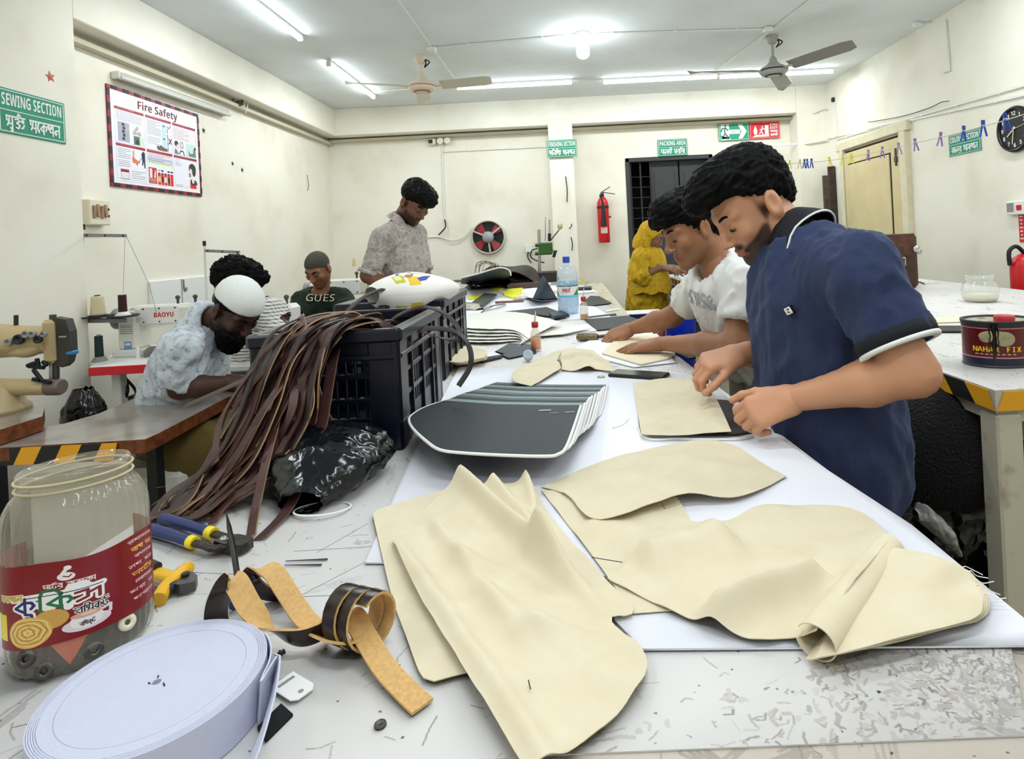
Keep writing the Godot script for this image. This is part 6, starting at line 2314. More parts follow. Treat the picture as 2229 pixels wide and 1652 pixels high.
func build_cloth():
	var weave := noise_tex(512, 0.18, [[0.0, Color.BLACK], [1.0, Color.WHITE]], 101, 2)
	var cream := relief(textured(mat(Color(0.875, 0.835, 0.73), 0.85), noise_tex(512, 0.01, [[0.0, Color(0.965, 0.955, 0.93)], [1.0, Color.WHITE]], 102, 5), 2.5, true), weave, 0.012)
	cream.backlight_enabled = true
	cream.backlight = Color(0.16, 0.15, 0.12)
	cream.rim_enabled = true
	cream.rim = 0.2
	M.cream = cream
	var thread := mat(Color(0.86, 0.80, 0.42), 0.8)
	var t := thing("cream_cloth", "flat under layer of cream canvas at the left front, rounded corners showing", "cloth", Vector3.ZERO, "cream canvas pieces")
	part("cloth", sheet([[812, 1122], [835, 1105], [985, 1062], [1120, 1050]], [[945, 1482], [1020, 1462], [1120, 1440]], [[812, 1122], [850, 1285], [890, 1400], [918, 1470], [945, 1482]], [[1120, 1050], [1130, 1250], [1120, 1440]], [], 32, 0.0008, 3), cream, t)
	t = thing("cream_cloth", "large rumpled cream canvas with deep folds hanging over the front of the table", "cloth", Vector3.ZERO, "cream canvas pieces")
	part("cloth", sheet([[853, 1178, 0.012], [905, 1130, 0.010], [982, 1056, 0.022], [1062, 1062, 0.014], [1145, 1047, 0.016]], [[1135, 1660, 0.012], [1180, 1668, 0.012], [1238, 1638, 0.008]], [[853, 1178, 0.012], [905, 1288, 0.014], [1008, 1455, 0.014], [1135, 1660, 0.012]], [[1145, 1047, 0.016], [1212, 1140, 0.012], [1325, 1264, 0.010], [1380, 1332, 0.008], [1330, 1352, 0.008], [1392, 1412, 0.008], [1407, 1462, 0.008], [1345, 1555, 0.008], [1238, 1638, 0.008]],
		[[985, 1058, 1180, 1245, 0.034, 0.014, 0.042], [1180, 1245, 1300, 1340, 0.036, 0.016, 0.008], [1066, 1066, 1165, 1185, 0.024, 0.012, 0.024], [1145, 1050, 1165, 1130, 0.022, 0.011, 0.016], [890, 1240, 1160, 1640, 0.014, 0.014, 0.012], [1010, 1240, 1180, 1330, 0.012, 0.014, 0.003], [1060, 1330, 1330, 1500, 0.014, 0.02, 0.006], [960, 1180, 1120, 1400, 0.012, 0.012, 0.006], [1180, 1400, 1390, 1430, 0.012, 0.014, 0.004]], 80, 0.002, 5), cream, t)
	for q in [[[945, 1180], [1010, 1290], [1100, 1430], [1160, 1520], [1215, 1625]], [[1150, 1060], [1215, 1148], [1320, 1268], [1372, 1330]], [[1100, 1180], [1180, 1262], [1280, 1322]]]:
		pass
	t = thing("cream_cloth", "flat cream canvas lying under the lifted piece in the middle", "cloth", Vector3.ZERO, "cream canvas pieces")
	part("cloth", sheet([[1178, 1066, 0.007], [1320, 1072, 0.007], [1473, 1082, 0.012]], [[1378, 1336, 0.006], [1450, 1330, 0.006], [1580, 1322, 0.006]], [[1178, 1066, 0.007], [1290, 1210, 0.007], [1378, 1336, 0.006]], [[1473, 1082, 0.012], [1492, 1112, 0.007], [1540, 1210, 0.006], [1580, 1322, 0.006]], [[1300, 1150, 1420, 1180, 0.010, 0.03, 0.004]], 32, 0.001, 6), cream, t)
	t = thing("cream_cloth", "big cream canvas at the right front rising into a rolled fold", "cloth", Vector3.ZERO, "cream canvas pieces")
	part("cloth", sheet([[1322, 1256, 0.012], [1400, 1195, 0.016], [1478, 1130, 0.014], [1530, 1150, 0.012], [1620, 1120, 0.014], [1690, 1099, 0.013], [1860, 1108, 0.012], [1938, 1172, 0.034]], [[1322, 1256, 0.012], [1440, 1318, 0.010], [1560, 1372, 0.008], [1650, 1393, 0.010], [1725, 1388, 0.010], [1775, 1372, 0.034]], [[1322, 1256, 0.012], [1321, 1258, 0.012], [1322, 1257, 0.012]], [[1938, 1172, 0.034], [1870, 1250, 0.040], [1775, 1372, 0.034]],
		[[1420, 1240, 1560, 1200, 0.022, 0.035, 0.022], [1560, 1180, 1600, 1340, 0.012, 0.03, 0.006], [1575, 1365, 1760, 1300, 0.034, 0.018, 0.036], [1620, 1130, 1760, 1130, 0.006, 0.02, 0.002]], 64, 0.0018, 8), cream, t)
	var rows := []
	var a0 := TP(1775, 1398, 0.020)
	var a1 := TP(1936, 1188, 0.020)
	var ax := (a1 - a0).normalized()
	var sd := ax.cross(Vector3.UP).normalized()
	for i in 17:
		var f := i / 16.0
		var row := []
		for j in 25:
			var an := lerpf(2.6, -2.9, j / 24.0)
			var r := 0.0185 * (1.0 - 0.15 * f)
			row.append(a0.lerp(a1, f) + sd * cos(an) * r * 1.15 + Vector3(0, sin(an) * r, 0))
		rows.append(row)
	var b := MB.new()
	b.grid(rows, 0.0012)
	part("rolled_fold", b, cream, t)
	t = thing("cream_cloth", "folded stack of cream canvas at the far right front corner of the white sheet", "cloth", Vector3.ZERO, "cream canvas pieces")
	for k in 4:
		var s := k * 5.0
		part("layer", sheet([[1930 - s, 1195, 0.008 + k * 0.004], [1985, 1212, 0.016 + k * 0.004], [2055 - s, 1224, 0.016 + k * 0.004], [2110 - s * 0.6, 1246, 0.012 + k * 0.004]], [[1752 + s * 1.5, 1436 - s * 0.3, 0.006 + k * 0.004], [1900, 1408 - s * 0.3, 0.008 + k * 0.004], [2128 - s, 1352 - s * 0.2, 0.008 + k * 0.004]], [[1930 - s, 1195, 0.008 + k * 0.004], [1830, 1330, 0.01 + k * 0.004], [1752 + s * 1.5, 1436 - s * 0.3, 0.006 + k * 0.004]], [[2110 - s * 0.6, 1246, 0.012 + k * 0.004], [2150 - s, 1290, 0.014 + k * 0.004], [2152 - s, 1330, 0.010 + k * 0.004], [2128 - s, 1352 - s * 0.2, 0.008 + k * 0.004]], [[1900, 1230, 2050, 1300, 0.006, 0.04, 0.012]], 28, 0.0008, 10 + k), cream, t)
	for k in 5:
		var p := TP(2086 + k * 9, 1240 + k * 12, 0.02)
		b = MB.new()
		b.tube(smooth_line([p, p + Vector3(0.012, 0.003 * (k % 2), -0.006 + 0.003 * k), p + Vector3(0.02, -0.004, 0.004 * (k - 2)), p + Vector3(0.03, -0.008 + 0.004 * (k % 3), 0.002 * k)], 5), 0.0006, 5)
		part("loose_thread", b, M.white, t)
	t = thing("cream_cloth", "long cream canvas piece behind the others with a lifted yellowish lower edge", "cloth", Vector3.ZERO, "cream canvas pieces")
	part("cloth", sheet([[1178, 1060, 0.006], [1320, 1000, 0.010], [1480, 962, 0.014], [1560, 958, 0.016], [1612, 975, 0.014]], [[1242, 1078, 0.012], [1298, 1130, 0.016], [1420, 1093, 0.022], [1500, 1072, 0.026], [1610, 1080, 0.014], [1712, 1036, 0.008]], [[1178, 1060, 0.006], [1205, 1066, 0.008], [1242, 1078, 0.012]], [[1612, 975, 0.014], [1665, 1010, 0.010], [1712, 1036, 0.008]], [[1480, 1010, 1600, 1040, 0.008, 0.03, 0.004], [1330, 1050, 1420, 1040, 0.005, 0.03, 0.003]], 48, 0.001, 15), cream, t)
	for q in [[[1288, 1213], [1355, 1224], "dark hair lying on the cream canvas in the middle"], [[1150, 1480], [1155, 1500], "short dark thread end on the front cream canvas"], [[1440, 1095], [1447, 1108], "short dark thread under the lifted cream canvas"]]:
		cable("stray_thread", [TP(q[0][0], q[0][1], 0.019), TP(q[1][0], q[1][1], 0.019)], 0.0006, M.dark, q[2], "thread", "", 4)
	cable("stray_thread", smooth_line([TP(1332, 932, 0.0055), TP(1355, 925, 0.0055), TP(1369, 912, 0.0055)], 6), 0.0005, M.grey, "grey thread lying on the white sheet right of the dark panels", "thread", "", 4)
	t = thing("cream_cloth", "cream canvas square being folded by the man in the navy polo shirt", "cloth", Vector3.ZERO, "cream canvas pieces")
	part("cloth", sheet([[1379, 832, 0.016], [1440, 824, 0.018], [1495, 824, 0.024], [1522, 838, 0.052], [1540, 830, 0.05]], [[1396, 945, 0.018], [1470, 946, 0.02], [1540, 942, 0.02], [1592, 938, 0.024]], [[1379, 832, 0.016], [1386, 885, 0.017], [1396, 945, 0.018]], [[1540, 830, 0.05], [1568, 885, 0.036], [1592, 938, 0.024]], [[1500, 845, 1522, 840, 0.012, 0.012]], 40, 0.0008, 18), cream, t)
	t = thing("bag_cutout", "black panel with white edge lying under the canvas being folded", "panel", Vector3.ZERO)
	b = MB.new()
	b.prism(xz([[1392, 860], [1395, 946], [1480, 954], [1600, 955], [1640, 948], [1590, 880]]), TOP + 0.0065, TOP + 0.010)
	part("panel", b, M.black, t)
	b = MB.new()
	var pr := []
	for q in [[1392, 860], [1395, 946], [1480, 955], [1600, 956], [1640, 949]]:
		pr.append(TP(q[0], q[1], 0.007))
	b.tube(smooth_line(pr, 5), 0.0028, 8)
	part("white_piping", b, M.white, t)
	var slate := textured(mat(Color(0.125, 0.165, 0.18), 0.6), noise_tex(512, 0.02, [[0.0, Color(0.8, 0.82, 0.82)], [0.6, Color(0.97, 0.97, 0.97)], [1.0, Color.WHITE]], 111, 5), 4.0)
	var slate2 := textured(mat(Color(0.34, 0.42, 0.44), 0.55), noise_tex(512, 0.02, [[0.0, Color(0.75, 0.78, 0.78)], [1.0, Color.WHITE]], 112, 5), 5.0)
	var slate3 := mat(Color(0.52, 0.58, 0.58), 0.6)
	var out := [[966, 872], [925, 886], [898, 902], [891, 914], [900, 932], [928, 958], [958, 977], [1010, 984], [1100, 989], [1190, 991], [1216, 986], [1232, 972], [1250, 925], [1264, 882], [1200, 882], [1080, 880]]
	var n := 13
	var dx := TP(1062, 834, 0.01) - TP(966, 872, 0.06)
	var dxr := TP(1322, 838, 0.008) - TP(1264, 882, 0.058)
	for k in n:
		var f := float(k) / (n - 1)
		var tt := thing("bag_cutout", ["uppermost slate bag panel with white piping, lying on the stack of panels", "slate bag panel with white piping in the fanned stack under the uppermost one"][mini(k, 1)], "panel", Vector3(0, 0, 0), "fanned slate bag panels with white piping")
		var off := Vector3(dxr.x * f, 0, dx.z * f)
		var y := lerpf(0.056, 0.007, f)
		var poly := PackedVector2Array()
		var rim := []
		var h := [-0.0, 0.0]
		for q in out:
			var p := TP(q[0], q[1], 0.058)
			p.x += off.x + sin(k * 7.3) * 0.004
			p.z += off.z + cos(k * 5.1) * 0.003
			poly.append(Vector2(p.x, p.z))
			rim.append(Vector3(p.x, TOP + y + 0.0012, p.z))
		b = MB.new()
		b.prism(poly, TOP + y, TOP + y + 0.0034)
		part("panel", b, slate if k == 0 else [slate2, slate3, slate][k % 3], tt)
		var edge := rim.slice(0, 14)
		b = MB.new()
		b.tube(smooth_line(edge, 4), 0.0032, 8, true, 1.0)
		part("white_piping", b, M.white, tt)
		if k == 0:
			for q in [[1186, 893, 0.028, 0.012], [1206, 899, 0.02, 0.004], [1240, 897, 0.022, 0.006]]:
				b = MB.new()
				b.box(TP(q[0], q[1], y + 0.0042), Vector3(q[2], 0.0006, q[3]))
				part("glue_smear", b, M.grey, tt)
	t = thing("mobile_phone", "dark mobile phone lying face up on the far edge of the white sheet", "phone")
	var c0 := TP(1334, 814, 0.012)
	var c1 := TP(1454, 822, 0.012)
	var dd := (c1 - c0).normalized()
	var xf := Transform3D(Basis(dd, Vector3.UP, -dd.cross(Vector3.UP) * -1.0), c0.lerp(c1, 0.5) + Vector3(0, -0.003, -0.028))
	xf.basis = Basis(dd, Vector3.UP, dd.cross(Vector3.UP))
	b = MB.new(xf)
	b.box(Vector3(0, 0, 0), Vector3(c0.distance_to(c1), 0.012, 0.075), 0.004)
	part("case", b, M.black, t)
	b = MB.new(xf)
	b.box(Vector3(0, 0.0062, 0), Vector3(c0.distance_to(c1) - 0.012, 0.0006, 0.066), 0.0002)
	part("screen", b, mat(Color(0.13, 0.14, 0.13), 0.12), t)
	b = MB.new(Transform3D(Basis(), TP(1308, 820, 0.006)))
	b.lathe([Vector2(0, 0), Vector2(0.012, 0), Vector2(0.012, 0.0018), Vector2(0.0105, 0.0018), Vector2(0.0105, 0.0014), Vector2(0, 0.0014)], 24)
	solo("coin", b, M.steel, "small coin lying on the white sheet left of the phone", "coin")
	t = thing("cream_cloth", "small folded cream canvas lying between the panels and the glue bottle", "cloth", Vector3.ZERO, "cream canvas pieces")
	part("under_layer", sheet([[1120, 806, 0.006], [1160, 790, 0.006], [1216, 786, 0.006]], [[1138, 834, 0.006], [1158, 836, 0.006], [1222, 800, 0.006]], [[1120, 806, 0.006], [1128, 822, 0.006], [1138, 834, 0.006]], [[1216, 786, 0.006], [1222, 800, 0.006]], [], 20, 0.0008, 21), cream, t)
	part("upper_layer", sheet([[1114, 812, 0.034], [1160, 797, 0.034], [1210, 784, 0.03]], [[1157, 840, 0.014], [1190, 820, 0.016], [1221, 802, 0.016]], [[1114, 812, 0.034], [1120, 830, 0.028], [1157, 840, 0.014]], [[1210, 784, 0.03], [1218, 790, 0.028], [1221, 802, 0.016]], [[1130, 815, 1210, 790, 0.01, 0.02]], 24, 0.0008, 22), cream, t)
	part("back_fold", sheet([[1160, 788, 0.02], [1215, 762, 0.03], [1222, 768, 0.02]], [[1114, 812, 0.034], [1165, 796, 0.034], [1212, 784, 0.03]], [[1160, 788, 0.02], [1130, 800, 0.03], [1114, 812, 0.034]], [[1222, 768, 0.02], [1216, 776, 0.03], [1212, 784, 0.03]], [], 20, 0.0008, 24), cream, t)
	t = thing("cream_cloth", "loose wavy cream canvas right of the small folded one", "cloth", Vector3.ZERO, "cream canvas pieces")
	part("cloth", sheet([[1212, 770, 0.02], [1240, 757, 0.02], [1290, 762, 0.016]], [[1222, 804, 0.012], [1250, 806, 0.012], [1280, 796, 0.03], [1300, 804, 0.012], [1334, 806, 0.02]], [[1212, 770, 0.02], [1222, 790, 0.016], [1222, 804, 0.012]], [[1290, 762, 0.016], [1320, 785, 0.014], [1334, 806, 0.02]], [[1230, 790, 1285, 784, 0.016, 0.012], [1300, 790, 1330, 803, 0.012, 0.012]], 32, 0.001, 26), cream, t)

# ================================================================ clutter on the far half of the cutting table
func slab(called: String, label: String, px: Array, th: float, m: Material, category: String, lift := 0.003, group := "", plane := TOP):
	var b := MB.new()
	b.prism(xz(px, plane, lift), plane + lift, plane + lift + th)
	return solo(called, b, m, label, category, group)

func glass_mat(c: Color, a: float) -> StandardMaterial3D:
	var m := mat(Color(c.r, c.g, c.b, a), 0.08)
	m.transparency = BaseMaterial3D.TRANSPARENCY_ALPHA
	return m

func glue_bottle(label: String, at: Vector3, h: float, fill: Color, level: float):
	var t := thing("glue_bottle", label, "bottle", at, "glue bottles with red caps")
	var r := h * 0.19
	var b := MB.new()
	b.lathe([Vector2(0, 0.001), Vector2(r, 0.001), Vector2(r, h * 0.5), Vector2(r * 0.85, h * 0.65), Vector2(r * 0.45, h * 0.8), Vector2(r * 0.45, h * 0.84)], 24)
	part("clear_body", b, glass_mat(Color(0.9, 0.84, 0.72), 0.3), t)
	b = MB.new()
	b.lathe([Vector2(0, 0.003), Vector2(r * 0.92, 0.003), Vector2(r * 0.92, h * level), Vector2(0, h * level)], 24)
	part("glue", b, mat(fill, 0.3), t)
	b = MB.new()
	b.lathe([Vector2(r * 0.62, h * 0.8), Vector2(r * 0.65, h * 0.98), Vector2(r * 0.5, h), Vector2(0, h)], 18)
	part("red_cap", b, mat(Color(0.62, 0.07, 0.1), 0.4), t)
	b = MB.new()
	b.tube([Vector3(0, h, 0), Vector3(r * 0.25, h * 1.38, 0)], [r * 0.22, r * 0.08], 10)
	part("spout", b, mat(Color(0.85, 0.8, 0.75), 0.4), t)

func water_bottle():
	var t := thing("water_bottle", "big clear water bottle with blue cap and upside down label standing on the cutting table", "bottle", TP(1238, 683, 0.002))
	var prof := [[0.0, 0.004], [0.045, 0.0], [0.06, 0.006], [0.064, 0.03], [0.064, 0.075], [0.062, 0.08], [0.064, 0.085], [0.0645, 0.12], [0.0645, 0.18], [0.062, 0.185], [0.064, 0.19], [0.064, 0.215], [0.061, 0.222], [0.063, 0.23], [0.06, 0.255], [0.05, 0.28], [0.032, 0.298], [0.019, 0.305], [0.018, 0.315]]
	var b := MB.new()
	var pr := []
	for q in prof: pr.append(Vector2(q[0], q[1]))
	b.lathe(pr, 32)
	part("clear_body", b, glass_mat(Color(0.72, 0.86, 0.95), 0.22), t)
	b = MB.new()
	b.lathe([Vector2(0, 0.005), Vector2(0.058, 0.006), Vector2(0.0625, 0.03), Vector2(0.0625, 0.2), Vector2(0, 0.2)], 32)
	part("water", b, glass_mat(Color(0.50, 0.75, 0.92), 0.35), t)
	b = MB.new()
	b.lathe([Vector2(0.0655, 0.105), Vector2(0.0655, 0.118)], 32)
	part("blue_band", b, mat(Color(0.45, 0.75, 0.92), 0.4), t)
	b = MB.new()
	b.lathe([Vector2(0.0655, 0.118), Vector2(0.0655, 0.17)], 32)
	part("paper_label", b, mat(Color(0.9, 0.9, 0.88), 0.5), t)
	b = MB.new()
	b.lathe([Vector2(0.0657, 0.17), Vector2(0.0657, 0.175)], 32)
	part("dark_band", b, mat(Color(0.2, 0.25, 0.35), 0.5), t)
	b = MB.new()
	for s in [[0.4, 1.05], [2.45, 2.8]]:
		for k in 6:
			var a0: float = lerpf(s[0], s[1], k / 6.0)
			var a1: float = lerpf(s[0], s[1], (k + 1) / 6.0)
			var h0: float = 0.118 + 0.042 * (1.0 - k / 6.0 if s[0] < 1 else k / 6.0)
			var h1: float = 0.118 + 0.042 * (1.0 - (k + 1) / 6.0 if s[0] < 1 else (k + 1) / 6.0)
			b.face([Vector3(cos(a0), 0, sin(a0)) * 0.0662 + Vector3(0, 0.118, 0), Vector3(cos(a1), 0, sin(a1)) * 0.0662 + Vector3(0, 0.118, 0), Vector3(cos(a1), 0, sin(a1)) * 0.0662 + Vector3(0, h1, 0), Vector3(cos(a0), 0, sin(a0)) * 0.0662 + Vector3(0, h0, 0)], Vector3(cos(a0), 0, sin(a0)))
	part("green_corner", b, mat(Color(0.25, 0.55, 0.12), 0.5), t)
	text("lettering", "Jibs", 0.022, mat(Color(0.72, 0.06, 0.22), 0.5), t, Transform3D(Basis(Vector3.BACK, PI), Vector3(-0.008, 0.148, 0.0655)), 0.05, 0.003)
	b = MB.new()
	b.lathe([Vector2(0.021, 0.312), Vector2(0.022, 0.345), Vector2(0.02, 0.349), Vector2(0, 0.349)], 24)
	part("blue_cap", b, mat(Color(0.03, 0.25, 0.66), 0.4), t)

func drill_press():
	var at := TP(1186, 612, 0.0)
	at = P(1186, 588, 6.55)
	at.y = TOP
	var t := thing("drill_press", "small green bench drill press at the far end of the cutting table", "drill", at)
	var green := mat(Color(0.16, 0.33, 0.07), 0.4)
	var k := 6.55 / FOCAL
	var g := func(u, v, dz = 0.0) -> Vector3: return P(u, v, 6.55 + dz) - at
	var b := MB.new()
	b.box(Vector3(0, 0.06, 0), Vector3(0.27, 0.12, 0.22), 0.01)
	part("base_box", b, mat(Color(0.12, 0.07, 0.05), 0.5), t)
	b = MB.new()
	b.tube([Vector3(g.call(1174, 580).x, 0.1, 0), g.call(1173, 500)], 0.017, 14)
	part("column", b, M.steel, t)
	b = MB.new()
	b.box(g.call(1188, 541, -0.05), Vector3(0.15, 0.135, 0.1), 0.012)
	part("head", b, green, t)
	for q in [[1167, 534], [1167, 552]]:
		b = MB.new()
		b.tube([g.call(q[0] + 6, q[1]), g.call(q[0] - 2, q[1])], 0.02, 12)
		part("side_boss", b, green, t)
	b = MB.new()
	b.tube([g.call(1205, 548), g.call(1210, 545), g.call(1205, 560)], 0.018, 10)
	part("knob", b, M.black, t)
	b = MB.new()
	b.tube([g.call(1187, 525), g.call(1187, 473), g.call(1196, 472)], 0.006, 8)
	part("rod", b, M.steel, t)
	b = MB.new()
	b.tube([g.call(1196, 525), g.call(1196, 478)], 0.01, 8)
	part("spindle", b, M.steel, t)
	b = MB.new()
	b.tube([g.call(1196, 525), g.call(1196, 508)], 0.018, 10)
	part("chuck", b, M.black, t)
	b = MB.new()
	b.tube([g.call(1198, 524), g.call(1217, 500)], 0.007, 8)
	part("lever", b, M.darksteel, t)
	b = MB.new()
	b.ball(g.call(1219, 492), Vector3(0.03, 0.04, 0.03), 14, 10)
	part("lever_knob", b, mat(Color(0.75, 0.72, 0.55), 0.5), t)
	b = MB.new()
	b.tube(smooth_line([g.call(1170, 541), g.call(1158, 545), g.call(1155, 558), g.call(1165, 566), g.call(1185, 572)], 5), 0.007, 6)
	part("cable", b, M.black, t)

func build_table_far():
	var paper: Material = M.paper
	var offwhite := mat(Color(0.93, 0.925, 0.89), 0.65)
	var slate := textured(mat(Color(0.10, 0.125, 0.135), 0.55), noise_tex(256, 0.02, [[0.0, Color(0.75, 0.78, 0.78)], [1.0, Color.WHITE]], 121, 5), 4.0)
	var blueslate := textured(mat(Color(0.16, 0.22, 0.28), 0.5), slate.albedo_texture, 4.0)
	var b: MB
	slab("paper_sheet", "wide white paper sheet under the yellow templates", [[955, 690], [1000, 640], [1230, 628], [1330, 690], [1200, 700]], 0.002, paper, "paper", 0.001)
	slab("paper_sheet", "white paper sheet lying towards the far end under the dark triangle", [[990, 640], [1020, 605], [1240, 600], [1300, 635], [1150, 650]], 0.002, paper, "paper", 0.004)
	for k in 5:
		var o := k * 6.0
		var tt := thing("paper_sheet", ["topmost off-white pattern paper with curled edge behind the crate", "second off-white pattern paper of the curled stack behind the crate", "third off-white pattern paper of the curled stack", "fourth off-white pattern paper of the curled stack", "lowest off-white pattern paper of the curled stack"][k], "paper", Vector3.ZERO, "curled pattern papers")
		var h := 0.045 - k * 0.01
		part("sheet", sheet([[975 - o, 690, h], [1060, 680, h], [1130, 680, h], [1222 - o, 700 + o * 0.4, h]], [[985 - o, 712 + o * 1.3, h], [1060, 716 + o * 1.2, h + 0.01], [1120 + o * 0.5, 718 + o, h], [1150 - o, 737 + o * 0.7, 0.01 + h * 0.3]], [[975 - o, 690, h], [980 - o, 700 + o * 0.6, h], [985 - o, 712 + o * 1.3, h]], [[1222 - o, 700 + o * 0.4, h], [1190 - o, 715 + o * 0.5, h * 0.8], [1150 - o, 737 + o * 0.7, 0.01 + h * 0.3]], [], 22, 0.0016, 40 + k, 0.0015, 0.003), offwhite, tt)
	slab("paper_sheet", "white paper strip with a dark edge right of the curled papers", [[1135, 735], [1198, 712], [1290, 715], [1225, 728]], 0.004, offwhite, "paper", 0.012)
	for k in 8:
		var tt := thing("canvas_fold", "folded cream canvas layer in the wavy pile beside the crate", "cloth", Vector3.ZERO, "wavy pile of folded canvas beside the crate")
		part("layer", sheet([[950, 770 - k, 0.006 * k], [1000, 760 - k * 2, 0.006 * k + 0.004], [1055, 768 - k, 0.006 * k]], [[952, 790 - k, 0.006 * k], [1000, 795 - k, 0.006 * k + 0.003 * (k % 2)], [1062 - k, 783 - k, 0.006 * k]], [[950, 770 - k, 0.006 * k], [951, 780 - k, 0.006 * k + 0.005], [952, 790 - k, 0.006 * k]], [[1055, 768 - k, 0.006 * k], [1060, 775 - k, 0.006 * k + 0.003], [1062 - k, 783 - k, 0.006 * k]], [], 14, 0.002, 60 + k, 0.003, 0.002), M.cream_dull, tt)
	slab("slate_sheet", "dark slate sheet under the near glue bottle", [[1076, 768], [1110, 748], [1160, 752], [1168, 768], [1108, 781]], 0.004, blueslate, "sheet", 0.004)
	slab("slate_sheet", "small dark bar lying left of the folded canvas", [[1050, 783], [1090, 776], [1093, 780], [1052, 790]], 0.008, M.dark, "bar", 0.002)
	slab("slate_sheet", "white scrap of card in front of the slate sheet", [[1052, 778], [1074, 766], [1098, 773], [1066, 783]], 0.006, paper, "card", 0.002)
	slab("slate_sheet", "long dark panel lying behind the two small dark blocks", [[1098, 680], [1190, 670], [1222, 682], [1200, 690]], 0.006, slate, "panel", 0.01)
	slab("leather_block", "lower of two small dark leather blocks left of the water bottle", [[1198, 686], [1226, 682], [1240, 690], [1208, 697]], 0.014, M.dark, "block", 0.002, "two small dark blocks")
	slab("leather_block", "upper of two small dark leather blocks left of the water bottle", [[1195, 685], [1222, 680], [1238, 688], [1205, 694]], 0.014, blueslate, "block", 0.018, "two small dark blocks")
	slab("slate_sheet", "dark panel lying right of the far glue bottle", [[1262, 664], [1285, 645], [1305, 646], [1332, 661], [1290, 666]], 0.005, slate, "panel", 0.004)
	slab("slate_sheet", "large dark panel under the hands of the man in the white shirt", [[1272, 697], [1365, 688], [1400, 700], [1350, 715], [1300, 720]], 0.004, slate, "panel", 0.003)
	slab("slate_sheet", "thin pale sheet in front of the large dark panel", [[1180, 718], [1280, 706], [1300, 720], [1225, 730]], 0.002, paper, "paper", 0.002)
	var tri := thing("slate_sheet", "dark slate sheet tilted up to a point behind the water bottle", "sheet")
	b = MB.new()
	b.grid([[TP(1142, 648, 0.004), TP(1180, 655, 0.004), TP(1222, 652, 0.004)], [TP(1160, 650, 0.06), TP(1185, 650, 0.05), TP(1212, 648, 0.03)], [P(1180, 602, 4.35), P(1182, 601, 4.35), P(1186, 604, 4.35)]], 0.003)
	part("sheet", b, blueslate, tri)
	slab("canvas_cutout", "pale canvas panel held flat by the man in the white shirt", [[1310, 770], [1345, 735], [1430, 728], [1470, 772], [1455, 782], [1395, 795]], 0.004, M.cream_dull, "panel", 0.008)
	slab("canvas_cutout", "white sheet lying under the canvas panel of the white shirt", [[1240, 765], [1290, 738], [1420, 725], [1470, 790], [1380, 800]], 0.003, paper, "sheet", 0.003)
	slab("slate_sheet", "black corner of a panel near the elbow of the white shirt", [[1465, 768], [1480, 762], [1515, 780], [1500, 783]], 0.005, M.black, "panel", 0.006)
	water_bottle()
	glue_bottle("nearer glue bottle half full of orange glue", TP(1167, 761, 0.006), 0.115, Color(0.90, 0.50, 0.06), 0.42)
	glue_bottle("farther glue bottle with a little glue, right of the water bottle", TP(1272, 694, 0.004), 0.125, Color(0.80, 0.52, 0.14), 0.2)
	b = MB.new(Transform3D(Basis(Vector3.RIGHT, 1.0), TP(1150, 776, 0.018)))
	b.lathe([Vector2(0.012, -0.01), Vector2(0.018, 0.0), Vector2(0.02, 0.02), Vector2(0.014, 0.022), Vector2(0.0, 0.012)], 20)
	solo("plastic_stopper", b, mat(Color(0.7, 0.76, 0.78), 0.3), "pale plastic cap lying at the foot of the near glue bottle", "cap")
	var t := thing("hand_roller", "mottled metal hand roller at the finger tips of the white shirt", "tool")
	b = MB.new()
	b.tube([TP(1256, 734, 0.018), TP(1262, 734, 0.018), TP(1296, 733, 0.018), TP(1302, 733, 0.018)], [0.012, 0.018, 0.018, 0.012], 16)
	part("roller", b, textured(mat(Color(0.55, 0.5, 0.36), 0.4, 0.5), noise_tex(256, 0.05, [[0.0, Color(0.3, 0.3, 0.25)], [0.5, Color(0.9, 0.9, 0.85)], [1.0, Color.WHITE]], 131), 9.0), t)
	b = MB.new()
	b.tube([TP(1302, 733, 0.018), TP(1345, 728, 0.02)], 0.008, 10)
	part("handle", b, M.darksteel, t)
	b = MB.new(Transform3D(Basis(), TP(1200, 640, 0.004)))
	b.lathe([Vector2(0.036, 0), Vector2(0.05, 0), Vector2(0.05, 0.024), Vector2(0.036, 0.024), Vector2(0.036, 0)], 32, Vector2.ONE, 0)
	solo("masking_tape", b, mat(Color(0.86, 0.82, 0.68), 0.6), "cream masking tape ring lying beside the water bottle", "tape")
	slab("yellow_template", "yellow card template with a rounded edge left of the dark triangle", [[1098, 645], [1095, 638], [1112, 628], [1138, 628], [1135, 640], [1118, 650]], 0.012, M.lime, "template", 0.006, "yellow templates")
	slab("yellow_template", "yellow card template lying behind the rounded one", [[1066, 618], [1095, 614], [1100, 624], [1086, 634], [1070, 632]], 0.008, M.lime, "template", 0.006, "yellow templates")
	slab("yellow_template", "thin yellow template end sticking out by the dark bar", [[1022, 646], [1050, 642], [1052, 648], [1020, 652]], 0.008, M.lime, "template", 0.006, "yellow templates")
	b = MB.new()
	b.grid([[TP(1086, 614, 0.012), TP(1097, 614, 0.012)], [P(1088, 584, 5.0), P(1106, 586, 5.0)]], 0.004)
	solo("yellow_template", b, M.lime, "bright yellow template standing up against the navy panel", "template", "yellow templates")
	slab("dark_bar", "dark oblong bar lying across the table before the yellow templates", [[1026, 662], [1054, 641], [1082, 643], [1050, 668]], 0.012, mat(Color(0.16, 0.18, 0.16), 0.5), "bar", 0.02)
	t = thing("bag_panel_roll", "navy panel with white edge standing behind the yellow templates", "panel")
	b = MB.new()
